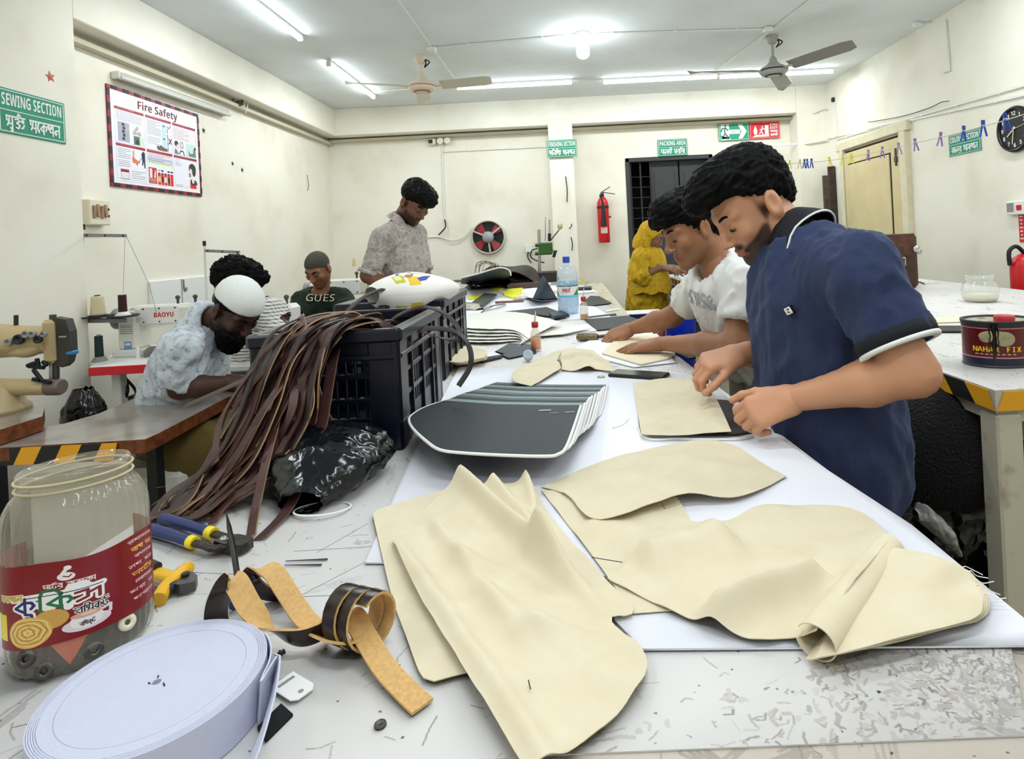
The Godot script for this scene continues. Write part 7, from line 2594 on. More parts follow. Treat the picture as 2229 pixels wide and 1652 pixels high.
	b.grid([[TP(1003, 618, 0.01), TP(1045, 622, 0.01), TP(1086, 618, 0.01), TP(1112, 615, 0.01)], [P(1005, 604, 5.0), P(1040, 597, 5.0), P(1080, 586, 5.0), P(1108, 590, 5.0)]], 0.006)
	part("panel", b, blueslate, t)
	b = MB.new()
	b.tube(smooth_line([P(1003, 605, 5.0), P(1040, 596, 5.0), P(1085, 583, 5.0), P(1108, 588, 5.0), P(1112, 600, 5.0)], 4), 0.006, 8)
	part("white_edge", b, M.white, t)
	for k in 5:
		b = MB.new()
		var cx := 1052.0 + (k % 3) * 8
		b.tube(smooth_line([P(cx - 18, 594, 5.2), P(cx - 14, 580 - k * 2, 5.2), P(cx, 572 - k, 5.2), P(cx + 18, 578 - k, 5.2), P(cx + 24, 590, 5.2)], 5), 0.011, 6, true, 0.35)
		solo("webbing_loop", b, mat([Color(0.75, 0.72, 0.62), Color(0.45, 0.4, 0.34), Color(0.8, 0.78, 0.7), Color(0.55, 0.5, 0.42), Color(0.7, 0.66, 0.56)][k], 0.7), "loop of pale webbing in the tangle on the navy panel", "webbing", "tangle of webbing loops")
	strap("webbing_strap", "grey brown webbing bent in an arch at the left edge of the table", [TP(976, 637, 0.004), TP(972, 622, 0.03), TP(985, 613, 0.05), TP(1010, 612, 0.05), TP(1022, 618, 0.04), TP(1030, 630, 0.004)], Vector3(0, 0.8, 0.6), 0.04, mat(Color(0.36, 0.31, 0.28), 0.7), mat(Color(0.5, 0.45, 0.4), 0.7))
	strap("webbing_strap", "second grey webbing lying folded beside the arch", [TP(1010, 614, 0.004), TP(1030, 606, 0.04), TP(1050, 610, 0.05), TP(1070, 620, 0.004)], Vector3(0, 0.9, 0.4), 0.035, mat(Color(0.42, 0.37, 0.36), 0.7), mat(Color(0.6, 0.5, 0.48), 0.7))
	var hide := textured(mat(Color(0.20, 0.145, 0.135), 0.5), noise_tex(256, 0.02, [[0.0, Color(0.7, 0.68, 0.66)], [1.0, Color.WHITE]], 141, 5), 2.0)
	var says := ["uppermost dark brown hide draped over the pile at the far table end", "second brown hide of the pile at the far table end", "lowest brown hide of the pile at the far table end"]
	for k in 3:
		var tt := thing("leather_hide", says[k], "leather", Vector3.ZERO, "brown hides at the far end")
		var y := 0.20 - 0.065 * k
		var rows := []
		for i in 9:
			var row := []
			for j in 17:
				var u := j / 16.0
				var v := i / 8.0
				var x := lerpf(-1.02 + 0.04 * k, -0.33 + 0.03 * k, u)
				var hump := sin(PI * clampf(u * 1.02, 0, 1))
				var yy: float = TOP + 0.012 + (y * (0.25 + 0.75 * pow(maxf(hump, 0.0), 0.5)) + 0.025 * sin(u * 9.0 + k * 2.0 + v * 2.0)) * (1.0 - 0.25 * v) - 0.012 * k
				row.append(Vector3(x + 0.04 * sin(v * 3.0 + k), maxf(yy, TOP + 0.012), lerpf(-6.75, -5.9, v)))
			rows.append(row)
		rows.reverse()
		b = MB.new()
		b.grid(rows, 0.004)
		part("hide", b, hide if k else textured(mat(Color(0.13, 0.10, 0.09), 0.5), hide.albedo_texture, 2.0), tt)
	slab("leather_hide", "flat brown leather stack in front of the drill press", [[1105, 632], [1118, 620], [1166, 616], [1174, 626]], 0.05, mat(Color(0.30, 0.22, 0.21), 0.6), "leather", 0.004)
	drill_press()
	lumpy("plastic_packet", "clear wrinkled plastic packet behind the dark triangle", TP(1105, 615, 0.0), TP(1165, 605, 0.0), [[0.0, 0.02], [0.3, 0.12], [0.7, 0.12], [1.0, 0.03]], 0.07, mat(Color(0.45, 0.52, 0.56), 0.15), 12, "packet")
	lumpy("plastic_packet", "clear plastic packet with brown pieces at the left of the table", TP(980, 668, 0.0), TP(1045, 676, 0.0), [[0.0, 0.02], [0.3, 0.08], [0.7, 0.08], [1.0, 0.03]], 0.05, mat(Color(0.72, 0.70, 0.64), 0.15), 14, "packet")
	lumpy("plastic_packet", "small bag of white snaps in front of the yellow templates", TP(1117, 654, 0.0), TP(1156, 652, 0.0), [[0.0, 0.02], [0.4, 0.05], [0.7, 0.05], [1.0, 0.02]], 0.06, mat(Color(0.80, 0.80, 0.76), 0.2), 16, "packet")
	for k in 4:
		b = MB.new()
		b.tube(smooth_line([TP(1048 + k * 5, 680 - k * 3, 0.012), TP(1064 + k * 6, 668 - k * 2, 0.022 + 0.006 * k), TP(1084 + k * 4, 664 - k, 0.02), TP(1100, 662, 0.008)], 5), 0.006, 6, true, 0.6)
		solo("cord_hank", b, mat(Color(0.76, 0.72, 0.64) if k % 2 else Color(0.35, 0.33, 0.3), 0.7), "strand of the twisted cord hank before the yellow templates", "cord", "twisted cord hank")
	slab("red_brown_rod", "thin brown rod lying before the bag of snaps", [[1078, 658], [1140, 655], [1140, 658], [1078, 661]], 0.008, mat(Color(0.4, 0.2, 0.15), 0.5), "rod", 0.002)
	slab("tool_case", "dark tool lying right of the water bottle", [[1258, 629], [1288, 628], [1288, 632], [1258, 633]], 0.02, M.black, "tool", 0.004)
	slab("tool_case", "black tool left of the bottle neck near the drill press", [[1196, 600], [1216, 598], [1216, 604], [1196, 606]], 0.03, M.black, "tool", 0.004)
	slab("green_card", "greenish glass plate lying behind the bottle", [[1196, 622], [1205, 610], [1280, 612], [1276, 622]], 0.006, mat(Color(0.62, 0.68, 0.62), 0.3), "plate", 0.004)
	b = MB.new(Transform3D(Basis(), TP(1268, 617, 0.004)))
	b.lathe([Vector2(0.03, 0), Vector2(0.055, 0.0), Vector2(0.055, 0.012), Vector2(0.02, 0.016), Vector2(0.02, 0.05), Vector2(0, 0.05)], 20)
	solo("yellow_spool", b, mat(Color(0.72, 0.66, 0.35), 0.5), "yellowish spool on the right far edge of the table", "spool")
	b = MB.new(Transform3D(Basis(Vector3.UP, 0.0), P(1151, 541, 7.1)))
	b.box(Vector3.ZERO, Vector3(0.085, 0.09, 0.05), 0.006)
	solo("wall_socket", b, M.white, "white power socket on the back wall left of the drill press", "socket")
	cable("power_cable", smooth_line([P(1150, 548, 7.08), P(1149, 560, 7.06), P(1156, 572, 6.95)], 4), 0.008, M.dark, "dark power cable dropping from the white back wall socket")
	for k in 3:
		slab("cutting_offcut", ["dark strip of offcut on the right table edge behind the far glue bottle", "pale offcut on the right edge of the table", "narrow offcut lying along the right edge beside the dark panel"][k], [[[1278, 690], [1340, 683], [1342, 686], [1280, 693]], [[1318, 676], [1350, 671], [1352, 674], [1320, 679]], [[1290, 702], [1335, 697], [1338, 700], [1292, 705]]][k], 0.003, [M.dark, M.cream_dull, M.ply][k], "offcut", 0.002)
	sack()

func sack():
	var W := 600
	var H := 400
	var im := Image.create(W, H, false, Image.FORMAT_RGB8)
	im.fill(Color(0.93, 0.92, 0.9))
	for k in 60:
		im.fill_rect(Rect2i(0, k * 7, W, 1), Color(0.9, 0.89, 0.87))
	disc(im, 210, 260, 60, Color(0.2, 0.28, 0.7), 55)
	disc(im, 210, 268, 40, Color(0.95, 0.9, 0.8), 40)
	im.fill_rect(Rect2i(110, 270, 70, 90), Color(0.75, 0.75, 0.2))
	im.fill_rect(Rect2i(122, 285, 40, 50), Color(0.9, 0.88, 0.7))
	im.fill_rect(Rect2i(200, 310, 80, 70), Color(0.9, 0.75, 0.1))
	disc(im, 220, 300, 22, Color(0.75, 0.45, 0.2))
	im.fill_rect(Rect2i(240, 250, 120, 22), Color(0.85, 0.82, 0.2))
	blob(im, [Vector2(270, 330), Vector2(340, 300), Vector2(400, 290), Vector2(330, 350), Vector2(280, 360)], Color(0.2, 0.25, 0.65))
	var m := mat(Color.WHITE, 0.55)
	m.albedo_texture = ImageTexture.create_from_image(im)
	var a := P(812, 688, 1.98)
	var c := P(985, 672, 2.15)
	var st := SurfaceTool.new()
	st.begin(Mesh.PRIMITIVE_TRIANGLES)
	var d := c - a
	d.y = 0.0
	var s := d.normalized().cross(Vector3.UP)
	var n := 28
	var pts := []
	for i in n + 1:
		var f := float(i) / n
		var w := 0.115 * pow(sin(PI * clampf(0.08 + f * 0.84, 0, 1)), 0.35)
		var h := 0.075 * pow(sin(PI * clampf(0.03 + f * 0.94, 0, 1)), 0.4) * (1.0 - 0.25 * f)
		var row := []
		for j in n + 1:
			var an := TAU * (float(j) / n)
			var q := 1.0 + 0.04 * sin(an * 3.0 + f * 7.0)
			row.append([Vector3(a.x, TOP + 0.30, a.z) + d * f + s * -cos(an) * w * q + Vector3(0, sin(an) * h * q, 0), Vector2(f, 0.25 + 0.5 * -cos(an) if sin(an) > 0 else 0.05)])
		pts.append(row)
	for i in n:
		for j in n:
			for q in [[0, 0], [1, 0], [1, 1], [0, 0], [1, 1], [0, 1]]:
				st.set_uv(Vector2(pts[i + q[0]][j + q[1]][1].x, 0.5 + 0.5 * cos(TAU * float(j + q[1]) / n) * -1.0))
				st.add_vertex(pts[i + q[0]][j + q[1]][0])
	st.generate_normals()
	var t := thing("woven_sack", "white printed woven sack lying across the second crate", "sack")
	part("sack_body", st.commit(), m, t)
	text("lettering", "CAL", 0.03, M.dark, t, Transform3D(Basis(Vector3(0.2, 0.3, -0.93), Vector3(-0.95, 0.3, 0), Vector3(-0.28, 0.88, 0.25)).orthonormalized(), P(832, 672, 1.93)), 0.06, 0.012, false)

# ================================================================ the right table and what is under and beside it
func build_right_side():
	var b: MB
	var t := thing("glue_tin", "dark red and navy glue tin with yellow lettering and drips on the right table", "tin")
	var c := TP(2215, 806, 0.0, TOP2)
	c.z -= 0.09
	c.x += 0.015
	t.position = c
	var R := 0.088
	var H := 0.125
	var S := Vector2(1.0, 0.8)
	b = MB.new()
	b.lathe([Vector2(0, 0), Vector2(R, 0), Vector2(R + 0.002, 0.003), Vector2(R, 0.006)], 40, S)
	part("foot_seam", b, M.darksteel, t)
	b = MB.new()
	b.lathe([Vector2(R, 0.006), Vector2(R, 0.026)], 40, S)
	part("navy_band", b, mat(Color(0.03, 0.04, 0.18), 0.35), t)
	b = MB.new()
	b.lathe([Vector2(R + 0.0003, 0.026), Vector2(R + 0.0003, 0.029)], 40, S)
	b.lathe([Vector2(R + 0.0003, H - 0.02), Vector2(R + 0.0003, H - 0.018)], 40, S)
	part("pink_line", b, mat(Color(0.8, 0.5, 0.55), 0.4), t)
	b = MB.new()
	b.lathe([Vector2(R, 0.026), Vector2(R, H - 0.018)], 40, S)
	part("red_wall", b, mat(Color(0.33, 0.015, 0.03), 0.32), t)
	b = MB.new()
	b.lathe([Vector2(R, H - 0.018), Vector2(R + 0.003, H - 0.004), Vector2(R + 0.003, H), Vector2(R - 0.004, H), Vector2(R - 0.005, H - 0.006), Vector2(0, H - 0.006)], 40, S)
	part("lid_rim", b, M.dark, t)
	b = MB.new()
	b.lathe([Vector2(R - 0.006, H - 0.0055), Vector2(0, H - 0.005)], 40, S)
	part("lid_top", b, textured(mat(Color(0.68, 0.64, 0.54), 0.5), noise_tex(256, 0.02, [[0.0, Color(0.4, 0.36, 0.3)], [0.5, Color.WHITE], [1.0, Color.WHITE]], 151), 6.0), t)
	b = MB.new()
	b.lathe([Vector2(0.024, H - 0.006), Vector2(0.025, H + 0.008), Vector2(0.022, H + 0.012), Vector2(0, H + 0.012)], 24)
	var cap := part("red_cap", b, mat(Color(0.72, 0.13, 0.17), 0.4), t)
	cap.position = Vector3(0.0, 0, 0.03)
	var yel := mat(Color(0.9, 0.72, 0.08), 0.45)
	var letters := "NAHAR FIX"
	var toc := atan2(-c.z, -c.x)
	for k in letters.length():
		if letters[k] == " ": continue
		var a := toc + 0.55 - k * 0.155
		var p := Vector3(cos(a) * R, 0.05, sin(a) * R * S.y)
		var nrm := Vector3(cos(a), 0, sin(a) / S.y)
		text("lettering", letters[k], 0.0135, yel, t, frame(p, nrm), 0.0, 0.002)
	for k in 8:
		var a := toc + 0.5 - k * 0.15
		b = MB.new(frame(Vector3(cos(a) * (R + 0.0003), 0.037, sin(a) * (R + 0.0003) * S.y), Vector3(cos(a), 0, sin(a) / S.y)))
		b.box(Vector3.ZERO, Vector3(0.008, 0.003, 0.0006))
		part("small_print", b, mat(Color(0.75, 0.6, 0.45), 0.5), t)
	var pic := mat(Color(0.62, 0.58, 0.44), 0.5)
	for q in [[0.05, 0.086, 0.03, 0.014], [-0.12, 0.084, 0.025, 0.016], [-0.3, 0.078, 0.024, 0.02], [0.2, 0.08, 0.016, 0.012]]:
		var a: float = toc + q[0]
		b = MB.new(frame(Vector3(cos(a) * R, q[1], sin(a) * R * S.y), Vector3(cos(a), 0, sin(a) / S.y)))
		b.ball(Vector3.ZERO, Vector3(q[2], q[3], 0.0025), 16, 8)
		part("faded_picture", b, pic, t)
	for q in [[0.02, 0.012], [-0.05, 0.035], [0.1, 0.05], [-0.12, 0.06], [-0.02, 0.028]]:
		var a: float = toc + q[0]
		var pts := []
		for i in 7:
			var y := lerpf(H - 0.004, q[1], i / 6.0)
			var aa := a + 0.015 * sin(i * 2.0 + q[0] * 50.0)
			pts.append(Vector3(cos(aa) * (R + 0.001), y, sin(aa) * (R + 0.001) * S.y))
		b = MB.new()
		b.tube(pts, [0.007, 0.006, 0.005, 0.005, 0.004, 0.0045, 0.003], 8, true, 0.4)
		part("glue_drip", b, mat(Color(0.13, 0.09, 0.06), 0.25), t)
	t = thing("glass_jar", "squat clear glass jar with pale powder near the right edge", "jar", TP(2134, 656, 0.0, TOP2))
	b = MB.new()
	b.lathe([Vector2(0, 0.002), Vector2(0.06, 0.0), Vector2(0.075, 0.015), Vector2(0.08, 0.05), Vector2(0.072, 0.085), Vector2(0.056, 0.1), Vector2(0.055, 0.108), Vector2(0.06, 0.11), Vector2(0.06, 0.13), Vector2(0.056, 0.13)], 32)
	part("glass_body", b, glass_mat(Color(0.85, 0.88, 0.84), 0.22), t)
	b = MB.new()
	b.lathe([Vector2(0, 0.004), Vector2(0.058, 0.004), Vector2(0.073, 0.016), Vector2(0.077, 0.036), Vector2(0, 0.04)], 32)
	part("powder", b, mat(Color(0.93, 0.90, 0.80), 0.8), t)
	t = thing("satchel", "brown leather satchel with buckles standing on the right table by the cream door", "bag")
	var hide := textured(mat(Color(0.27, 0.13, 0.07), 0.45), noise_tex(256, 0.02, [[0.0, Color(0.7, 0.66, 0.62)], [1.0, Color.WHITE]], 161, 5), 3.0)
	var hide2 := textured(mat(Color(0.36, 0.21, 0.13), 0.45), hide.albedo_texture, 3.0)
	var bp := TP(1955, 628, 0.0, TOP2)
	t.position = bp
	t.rotation.y = -0.25
	var k := -bp.z / FOCAL
	var bw := 190 * k
	var bh := 118 * k
	b = MB.new()
	b.box(Vector3(-bw / 2 + 0.12, bh / 2, -0.06), Vector3(bw, bh, 0.12), 0.02)
	part("body", b, hide, t)
	b = MB.new()
	b.box(Vector3(-bw / 2 + 0.11, bh * 0.8, 0.006), Vector3(bw * 0.98, bh * 0.42, 0.012), 0.005)
	part("flap", b, hide2, t)
	for q in [0.02, -0.26]:
		b = MB.new()
		b.box(Vector3(q, bh * 0.62, 0.015), Vector3(0.035, bh * 0.32, 0.006), 0.002)
		var st := part("strap", b, hide, t)
		b = MB.new()
		for s in [-1.0, 1.0]:
			b.box(Vector3(q + s * 0.022, bh * 0.5, 0.02), Vector3(0.006, 0.05, 0.006), 0.001)
			b.box(Vector3(q, bh * 0.5 + s * 0.022, 0.02), Vector3(0.05, 0.006, 0.006), 0.001)
		part("buckle", b, mat(Color(0.8, 0.72, 0.55), 0.3, 0.8), st)
	b = MB.new()
	b.box(Vector3(-0.13, bh * 0.28, 0.012), Vector3(0.22, bh * 0.4, 0.03), 0.01)
	part("front_pocket", b, hide, t)
	b = MB.new()
	b.ball(Vector3(0.105, bh * 0.72, 0.03), Vector3(0.022, 0.022, 0.012), 10, 8)
	b.ball(Vector3(0.12, bh * 0.68, 0.03), Vector3(0.015, 0.02, 0.012), 10, 8)
	part("metal_charm", b, M.steel, t)
	cable("key_ring", smooth_line([TP(1985, 618, 0.01, TOP2), TP(2000, 614, 0.02, TOP2), TP(2012, 618, 0.01, TOP2)], 5), 0.006, mat(Color(0.4, 0.36, 0.2), 0.4), "small brassy piece lying on the table right of the satchel", "hardware")
	slab("belt_strip", "long dark brown strip lying on the right table beside the tin", [[1995, 712], [2135, 712], [2135, 724], [1995, 724]], 0.006, mat(Color(0.07, 0.05, 0.04), 0.5), "strip", 0.002, "", TOP2)
	slab("paper_strip", "cream paper strip lying behind the dark strip on the right table", [[2010, 692], [2110, 690], [2120, 700], [2010, 704]], 0.002, M.cream_dull, "paper", 0.002, "", TOP2)
	slab("canvas_scrap", "curled cream scrap beside the navy shirt's open collar on the right table", [[1662, 596], [1700, 588], [1712, 600], [1668, 606]], 0.012, M.cream_dull, "scrap", 0.002, "", TOP2)
	slab("leather_scrap", "dark leather scraps on the right table behind the white shirt", [[1625, 606], [1690, 598], [1720, 604], [1640, 614]], 0.02, M.dark, "leather", 0.002, "", TOP2)
	slab("leather_scrap", "second heap of dark leather scraps near the yellow dress", [[1490, 598], [1510, 594], [1560, 594], [1545, 602]], 0.03, M.dark, "leather", 0.002, "", TOP2)
	slab("paper_sheet", "white sheet lying at the corner of the right table before the yellow dress", [[1474, 604], [1530, 600], [1545, 612], [1500, 618]], 0.003, M.paper, "paper", 0.002, "", TOP2)
	b = MB.new()
	b.box(P(1562, 516, 5.9), Vector3(0.14, 0.13, 0.1), 0.01)
	var bx := solo("blue_box", b, mat(Color(0.03, 0.16, 0.62), 0.4), "small bright blue box on a stand between the two nearest heads", "box")
	b = MB.new()
	b.box(Vector3(P(1562, 516, 5.9).x, (TOP2 + 0.002 + P(1562, 527, 5.9).y) / 2, -5.9) * Vector3(1, 0, 1) + Vector3(0, TOP2 + 0.002 + (P(1562, 528, 5.9).y - TOP2) / 2, 0), Vector3(0.2, P(1562, 528, 5.9).y - TOP2 - 0.004, 0.16), 0.01)
	solo("box_stand", b, M.dark, "dark stand under the small blue box at the far table end", "stand")
	t = thing("covered_box", "dark red box covered with cream canvas beside the yellow dress", "box")
	var p := P(1368, 690, 5.6)
	b = MB.new()
	b.box(Vector3(p.x + 0.05, 0.31, p.z), Vector3(0.34, 0.62, 0.3), 0.01)
	part("box", b, mat(Color(0.2, 0.03, 0.04), 0.6), t)
	b = MB.new()
	var rows := []
	for i in 9:
		var row := []
		for j in 11:
			var x := lerpf(-0.26, 0.24, j / 10.0)
			var z := lerpf(-0.2, 0.2, i / 8.0)
			var drop := maxf(0.0, absf(x + 0.01) - 0.18) * 4.2 + maxf(0.0, absf(z) - 0.15) * 3.0
			row.append(Vector3(p.x + 0.05 + clampf(x, -0.2, 0.2), 0.63 - drop + 0.01 * sin(j * 2.0 + i), p.z + clampf(z, -0.175, 0.175)))
		rows.append(row)
	rows.reverse()
	b.grid(rows, 0.004)
	part("canvas_cover", b, M.cream_dull, t)
	t = thing("packet_box", "blue and white packet box on the stool beyond the forearms of the white shirt", "box")
	p = P(1400, 690, 4.3)
	b = MB.new()
	b.box(Vector3(p.x, p.y - 0.0, p.z), Vector3(0.26, 0.07, 0.2), 0.004)
	part("blue_side", b, mat(Color(0.05, 0.06, 0.3), 0.4), t)
	b = MB.new()
	b.box(Vector3(p.x, p.y + 0.0365, p.z), Vector3(0.262, 0.006, 0.202), 0.001)
	part("white_top", b, M.white, t)
	t = thing("stool", "dark stool carrying packets between the two tables", "stool")
	b = MB.new()
	b.box(Vector3(p.x + 0.08, p.y - 0.05, p.z + 0.02), Vector3(0.5, 0.03, 0.4), 0.005)
	part("seat", b, M.dark, t)
	for sx in [-0.12, 0.28]:
		for sz in [-0.14, 0.17]:
			b = MB.new()
			b.box(Vector3(p.x + sx, (p.y - 0.065) / 2, p.z + sz), Vector3(0.035, p.y - 0.065, 0.035), 0.003)
			part("leg", b, M.dark, t)
	lumpy("red_packet", "crumpled dark red plastic packet under the forearm of the white shirt", P(1400, 740, 3.7) * Vector3(1, 0, 1) + Vector3(0, 0.52, 0), P(1465, 735, 3.7) * Vector3(1, 0, 1) + Vector3(0, 0.52, 0), [[0.0, 0.03], [0.3, 0.1], [0.7, 0.1], [1.0, 0.04]], 0.26, mat(Color(0.38, 0.02, 0.06), 0.25), 31, "packet")
	b = MB.new()
	b.box(P(1430, 800, 3.7) * Vector3(1, 0, 1) + Vector3(0.02, 0.26, 0), Vector3(0.4, 0.52, 0.34), 0.01)
	solo("carton", b, M.dark, "dark carton standing between the tables under the red packet", "box")
	t = thing("blue_bucket", "blue printed tub with white lid behind the white shirt", "bucket")
	p = P(1482, 722, 3.4)
	t.position = Vector3(p.x, 0.5, p.z)
	b = MB.new()
	b.lathe([Vector2(0, 0), Vector2(0.07, 0), Vector2(0.085, p.y - 0.42)], 28)
	part("tub", b, textured(mat(Color(0.05, 0.2, 0.7), 0.35), noise_tex(128, 0.02, [[0.0, Color(1.0, 0.6, 1.0)], [0.45, Color(0.9, 0.9, 1.0)], [1.0, Color.WHITE]], 171), 4.0), t)
	b = MB.new()
	b.lathe([Vector2(0.088, p.y - 0.42), Vector2(0.088, p.y - 0.40), Vector2(0.08, p.y - 0.395), Vector2(0, p.y - 0.395)], 28)
	part("lid", b, M.white, t)
	b = MB.new()
	b.box(Vector3(p.x, 0.25, p.z), Vector3(0.26, 0.5, 0.26), 0.01)
	solo("carton", b, mat(Color(0.3, 0.24, 0.17), 0.8), "brown carton standing under the blue tub", "box")
	var sackm: StandardMaterial3D = M.bag
	bin_bag("rubbish_bag", "huge black plastic sack bulging between the tables behind the navy shirt", Vector3(1.02, 0.0, -1.78), Vector3(0.30, 0.80, 0.26), 8, sackm, true, 56)
	bin_bag("rubbish_bag", "black plastic sack under the right table beside its corner leg", Vector3(1.5, 0.13, -1.95), Vector3(0.26, 0.46, 0.28), 9, sackm, true, 48)
	bin_bag("rubbish_bag", "black plastic sack at the lower right edge behind the table leg", Vector3(1.32, 0.13, -1.58), Vector3(0.2, 0.45, 0.13), 10, sackm, true, 40)
	var fl := relief(mat(Color(0.012, 0.012, 0.012), 1.0), noise_tex(256, 0.15, [[0.0, Color.BLACK], [1.0, Color.WHITE]], 181, 3), 2.0)
	fl.uv1_triplanar = true
	fl.uv1_scale = Vector3.ONE * 3.0
	b = MB.new()
	b.ball(Vector3(0.98, 0.72, -1.62), Vector3(0.2, 0.17, 0.16), 28, 18)
	solo("fleece_bundle", b, fl, "shaggy black fleece bundle on the sacks beside the navy shirt's elbow", "bundle")
	lumpy("clear_bag", "clear grey plastic bag hanging below the navy shirt's hip", P(1992, 1130, 1.25), P(2085, 1210, 1.25), [[0.0, 0.02], [0.3, 0.05], [0.7, 0.05], [1.0, 0.02]], 0.1, mat(Color(0.5, 0.5, 0.48), 0.15), 33)

# ================================================================ people: signed distance fields meshed with surface nets
class Field:
	var o: Vector3
	var c: float
	var nx: int
	var ny: int
	var nz: int
	var d := PackedFloat32Array()

	func _init(lo: Vector3, hi: Vector3, cell: float):
		o = lo
		c = cell
		nx = int((hi.x - lo.x) / cell) + 2
		ny = int((hi.y - lo.y) / cell) + 2
		nz = int((hi.z - lo.z) / cell) + 2
		d.resize(nx * ny * nz)
		d.fill(0.5)

	func span(lo: Vector3, hi: Vector3) -> Array:
		return [clampi(int((lo.x - o.x) / c), 0, nx - 1), clampi(int((hi.x - o.x) / c) + 1, 0, nx - 1), clampi(int((lo.y - o.y) / c), 0, ny - 1), clampi(int((hi.y - o.y) / c) + 1, 0, ny - 1), clampi(int((lo.z - o.z) / c), 0, nz - 1), clampi(int((hi.z - o.z) / c) + 1, 0, nz - 1)]

	func cap(a: Vector3, b: Vector3, ra: float, rb: float, k := 0.02, sub := false):
		var m := Vector3.ONE * (maxf(ra, rb) + k + c * 2.0)
		var s := span(a.min(b) - m, a.max(b) + m)
		var ba := b - a
		var inv := 1.0 / maxf(ba.length_squared(), 1e-9)
		for z in range(s[4], s[5] + 1):
			for y in range(s[2], s[3] + 1):
				var i: int = (z * ny + y) * nx + s[0]
				var p := Vector3(o.x + s[0] * c, o.y + y * c, o.z + z * c) - a
				for x in range(s[0], s[1] + 1):
					var h := clampf(p.dot(ba) * inv, 0.0, 1.0)
					var v := (p - ba * h).length() - ra - (rb - ra) * h
					var w := d[i]
					if sub:
						v = -v
						var e := maxf(k - absf(v - w), 0.0)
						d[i] = maxf(v, w) + e * e / (4.0 * k)
					else:
						var e := maxf(k - absf(v - w), 0.0)
						d[i] = minf(v, w) - e * e / (4.0 * k)
					i += 1
					p.x += c

	func ell(q: Vector3, r: Vector3, bs := Basis(), k := 0.02, sub := false):
		var m := Vector3.ONE * (maxf(r.x, maxf(r.y, r.z)) + k + c * 2.0)
		var s := span(q - m, q + m)
		var bt := bs.transposed()
		var rm := minf(r.x, minf(r.y, r.z))
		for z in range(s[4], s[5] + 1):
			for y in range(s[2], s[3] + 1):
				var i: int = (z * ny + y) * nx + s[0]
				for x in range(s[0], s[1] + 1):
					var p := bt * (Vector3(o.x + x * c, o.y + y * c, o.z + z * c) - q)
					var g := p / r
					var l := g.length()
					var v := (l - 1.0) * l / maxf((g / r).length(), 1e-5) if l > 0.05 else -rm
					var w := d[i]
					if sub:
						v = -v
						var e := maxf(k - absf(v - w), 0.0)
						d[i] = maxf(v, w) + e * e / (4.0 * k)
					else:
						var e := maxf(k - absf(v - w), 0.0)
						d[i] = minf(v, w) - e * e / (4.0 * k)
					i += 1

	func cut(p: Vector3, n: Vector3):
		n = n.normalized()
		for z in nz:
			for y in ny:
				var i := (z * ny + y) * nx
				var v := n.dot(o + Vector3(0, y * c, z * c) - p)
				for x in nx:
					if v > d[i]: d[i] = v
					v += n.x * c
					i += 1

	func limit(f: Callable):
		for z in nz:
			for y in ny:
				var i := (z * ny + y) * nx
				for x in nx:
					if d[i] < c * 2.0:
						d[i] = maxf(d[i], f.call(o + Vector3(x, y, z) * c))
					i += 1

	func add(acc: Array, xf: Transform3D, paint, bump = null):
		var at := PackedInt32Array()
		at.resize(d.size())
		at.fill(-1)
		var V := PackedVector3Array()
		var near := c * 1.75
		var off := [0, 1, nx, nx + 1, nx * ny, nx * ny + 1, nx * ny + nx, nx * ny + nx + 1]
		for z in nz - 1:
			for y in ny - 1:
				var i := (z * ny + y) * nx
				for x in nx - 1:
					if absf(d[i]) < near:
						var mask := 0
						for k in 8:
							if d[i + off[k]] < 0.0: mask |= 1 << k
						if mask != 0 and mask != 255:
							var s := Vector3.ZERO
							var n := 0
							for e in [[0, 1], [2, 3], [4, 5], [6, 7], [0, 2], [1, 3], [4, 6], [5, 7], [0, 4], [1, 5], [2, 6], [3, 7]]:
								if (mask >> e[0] & 1) != (mask >> e[1] & 1):
									var v0 := d[i + off[e[0]]]
									var v1 := d[i + off[e[1]]]
									var t := v0 / (v0 - v1)
									var p0 := Vector3(e[0] & 1, e[0] >> 1 & 1, e[0] >> 2)
									var p1 := Vector3(e[1] & 1, e[1] >> 1 & 1, e[1] >> 2)
									s += p0.lerp(p1, t)
									n += 1
							at[i] = V.size()
							V.append(o + (Vector3(x, y, z) + s / n) * c)
					i += 1
		var I := PackedInt32Array()
		var N := PackedVector3Array()
		N.resize(V.size())
		var st := [1, nx, nx * ny]
		for z in range(1, nz - 1):
			for y in range(1, ny - 1):
				var i := (z * ny + y) * nx + 1
				for x in range(1, nx - 1):
					var v := d[i]
					if absf(v) < near:
						for ax in 3:
							var w := d[i + st[ax]]
							if (v < 0.0) != (w < 0.0):
								var b: int = st[(ax + 1) % 3]
								var g: int = st[(ax + 2) % 3]
								var q := [at[i - b - g], at[i - g], at[i], at[i - b]]
								if q.min() >= 0:
									if v < 0.0: q.reverse()
									I.append_array([q[0], q[1], q[2], q[0], q[2], q[3]])
									var nn := (V[q[2]] - V[q[0]]).cross(V[q[1]] - V[q[3]])
									for k in q: N[k] += nn
					i += 1
		var base: int = acc[0].size()
		for i in V.size():
			var n := N[i].normalized()
			var p := V[i]
			acc[2].append(paint if paint is Color else paint.call(p))
			if bump != null: p += n * bump.call(p)
			acc[0].append(xf * p)
			acc[1].append((xf.basis * n).normalized())
		if xf.basis.determinant() < 0.0: I.reverse()
		for k in I: acc[3].append(k + base)

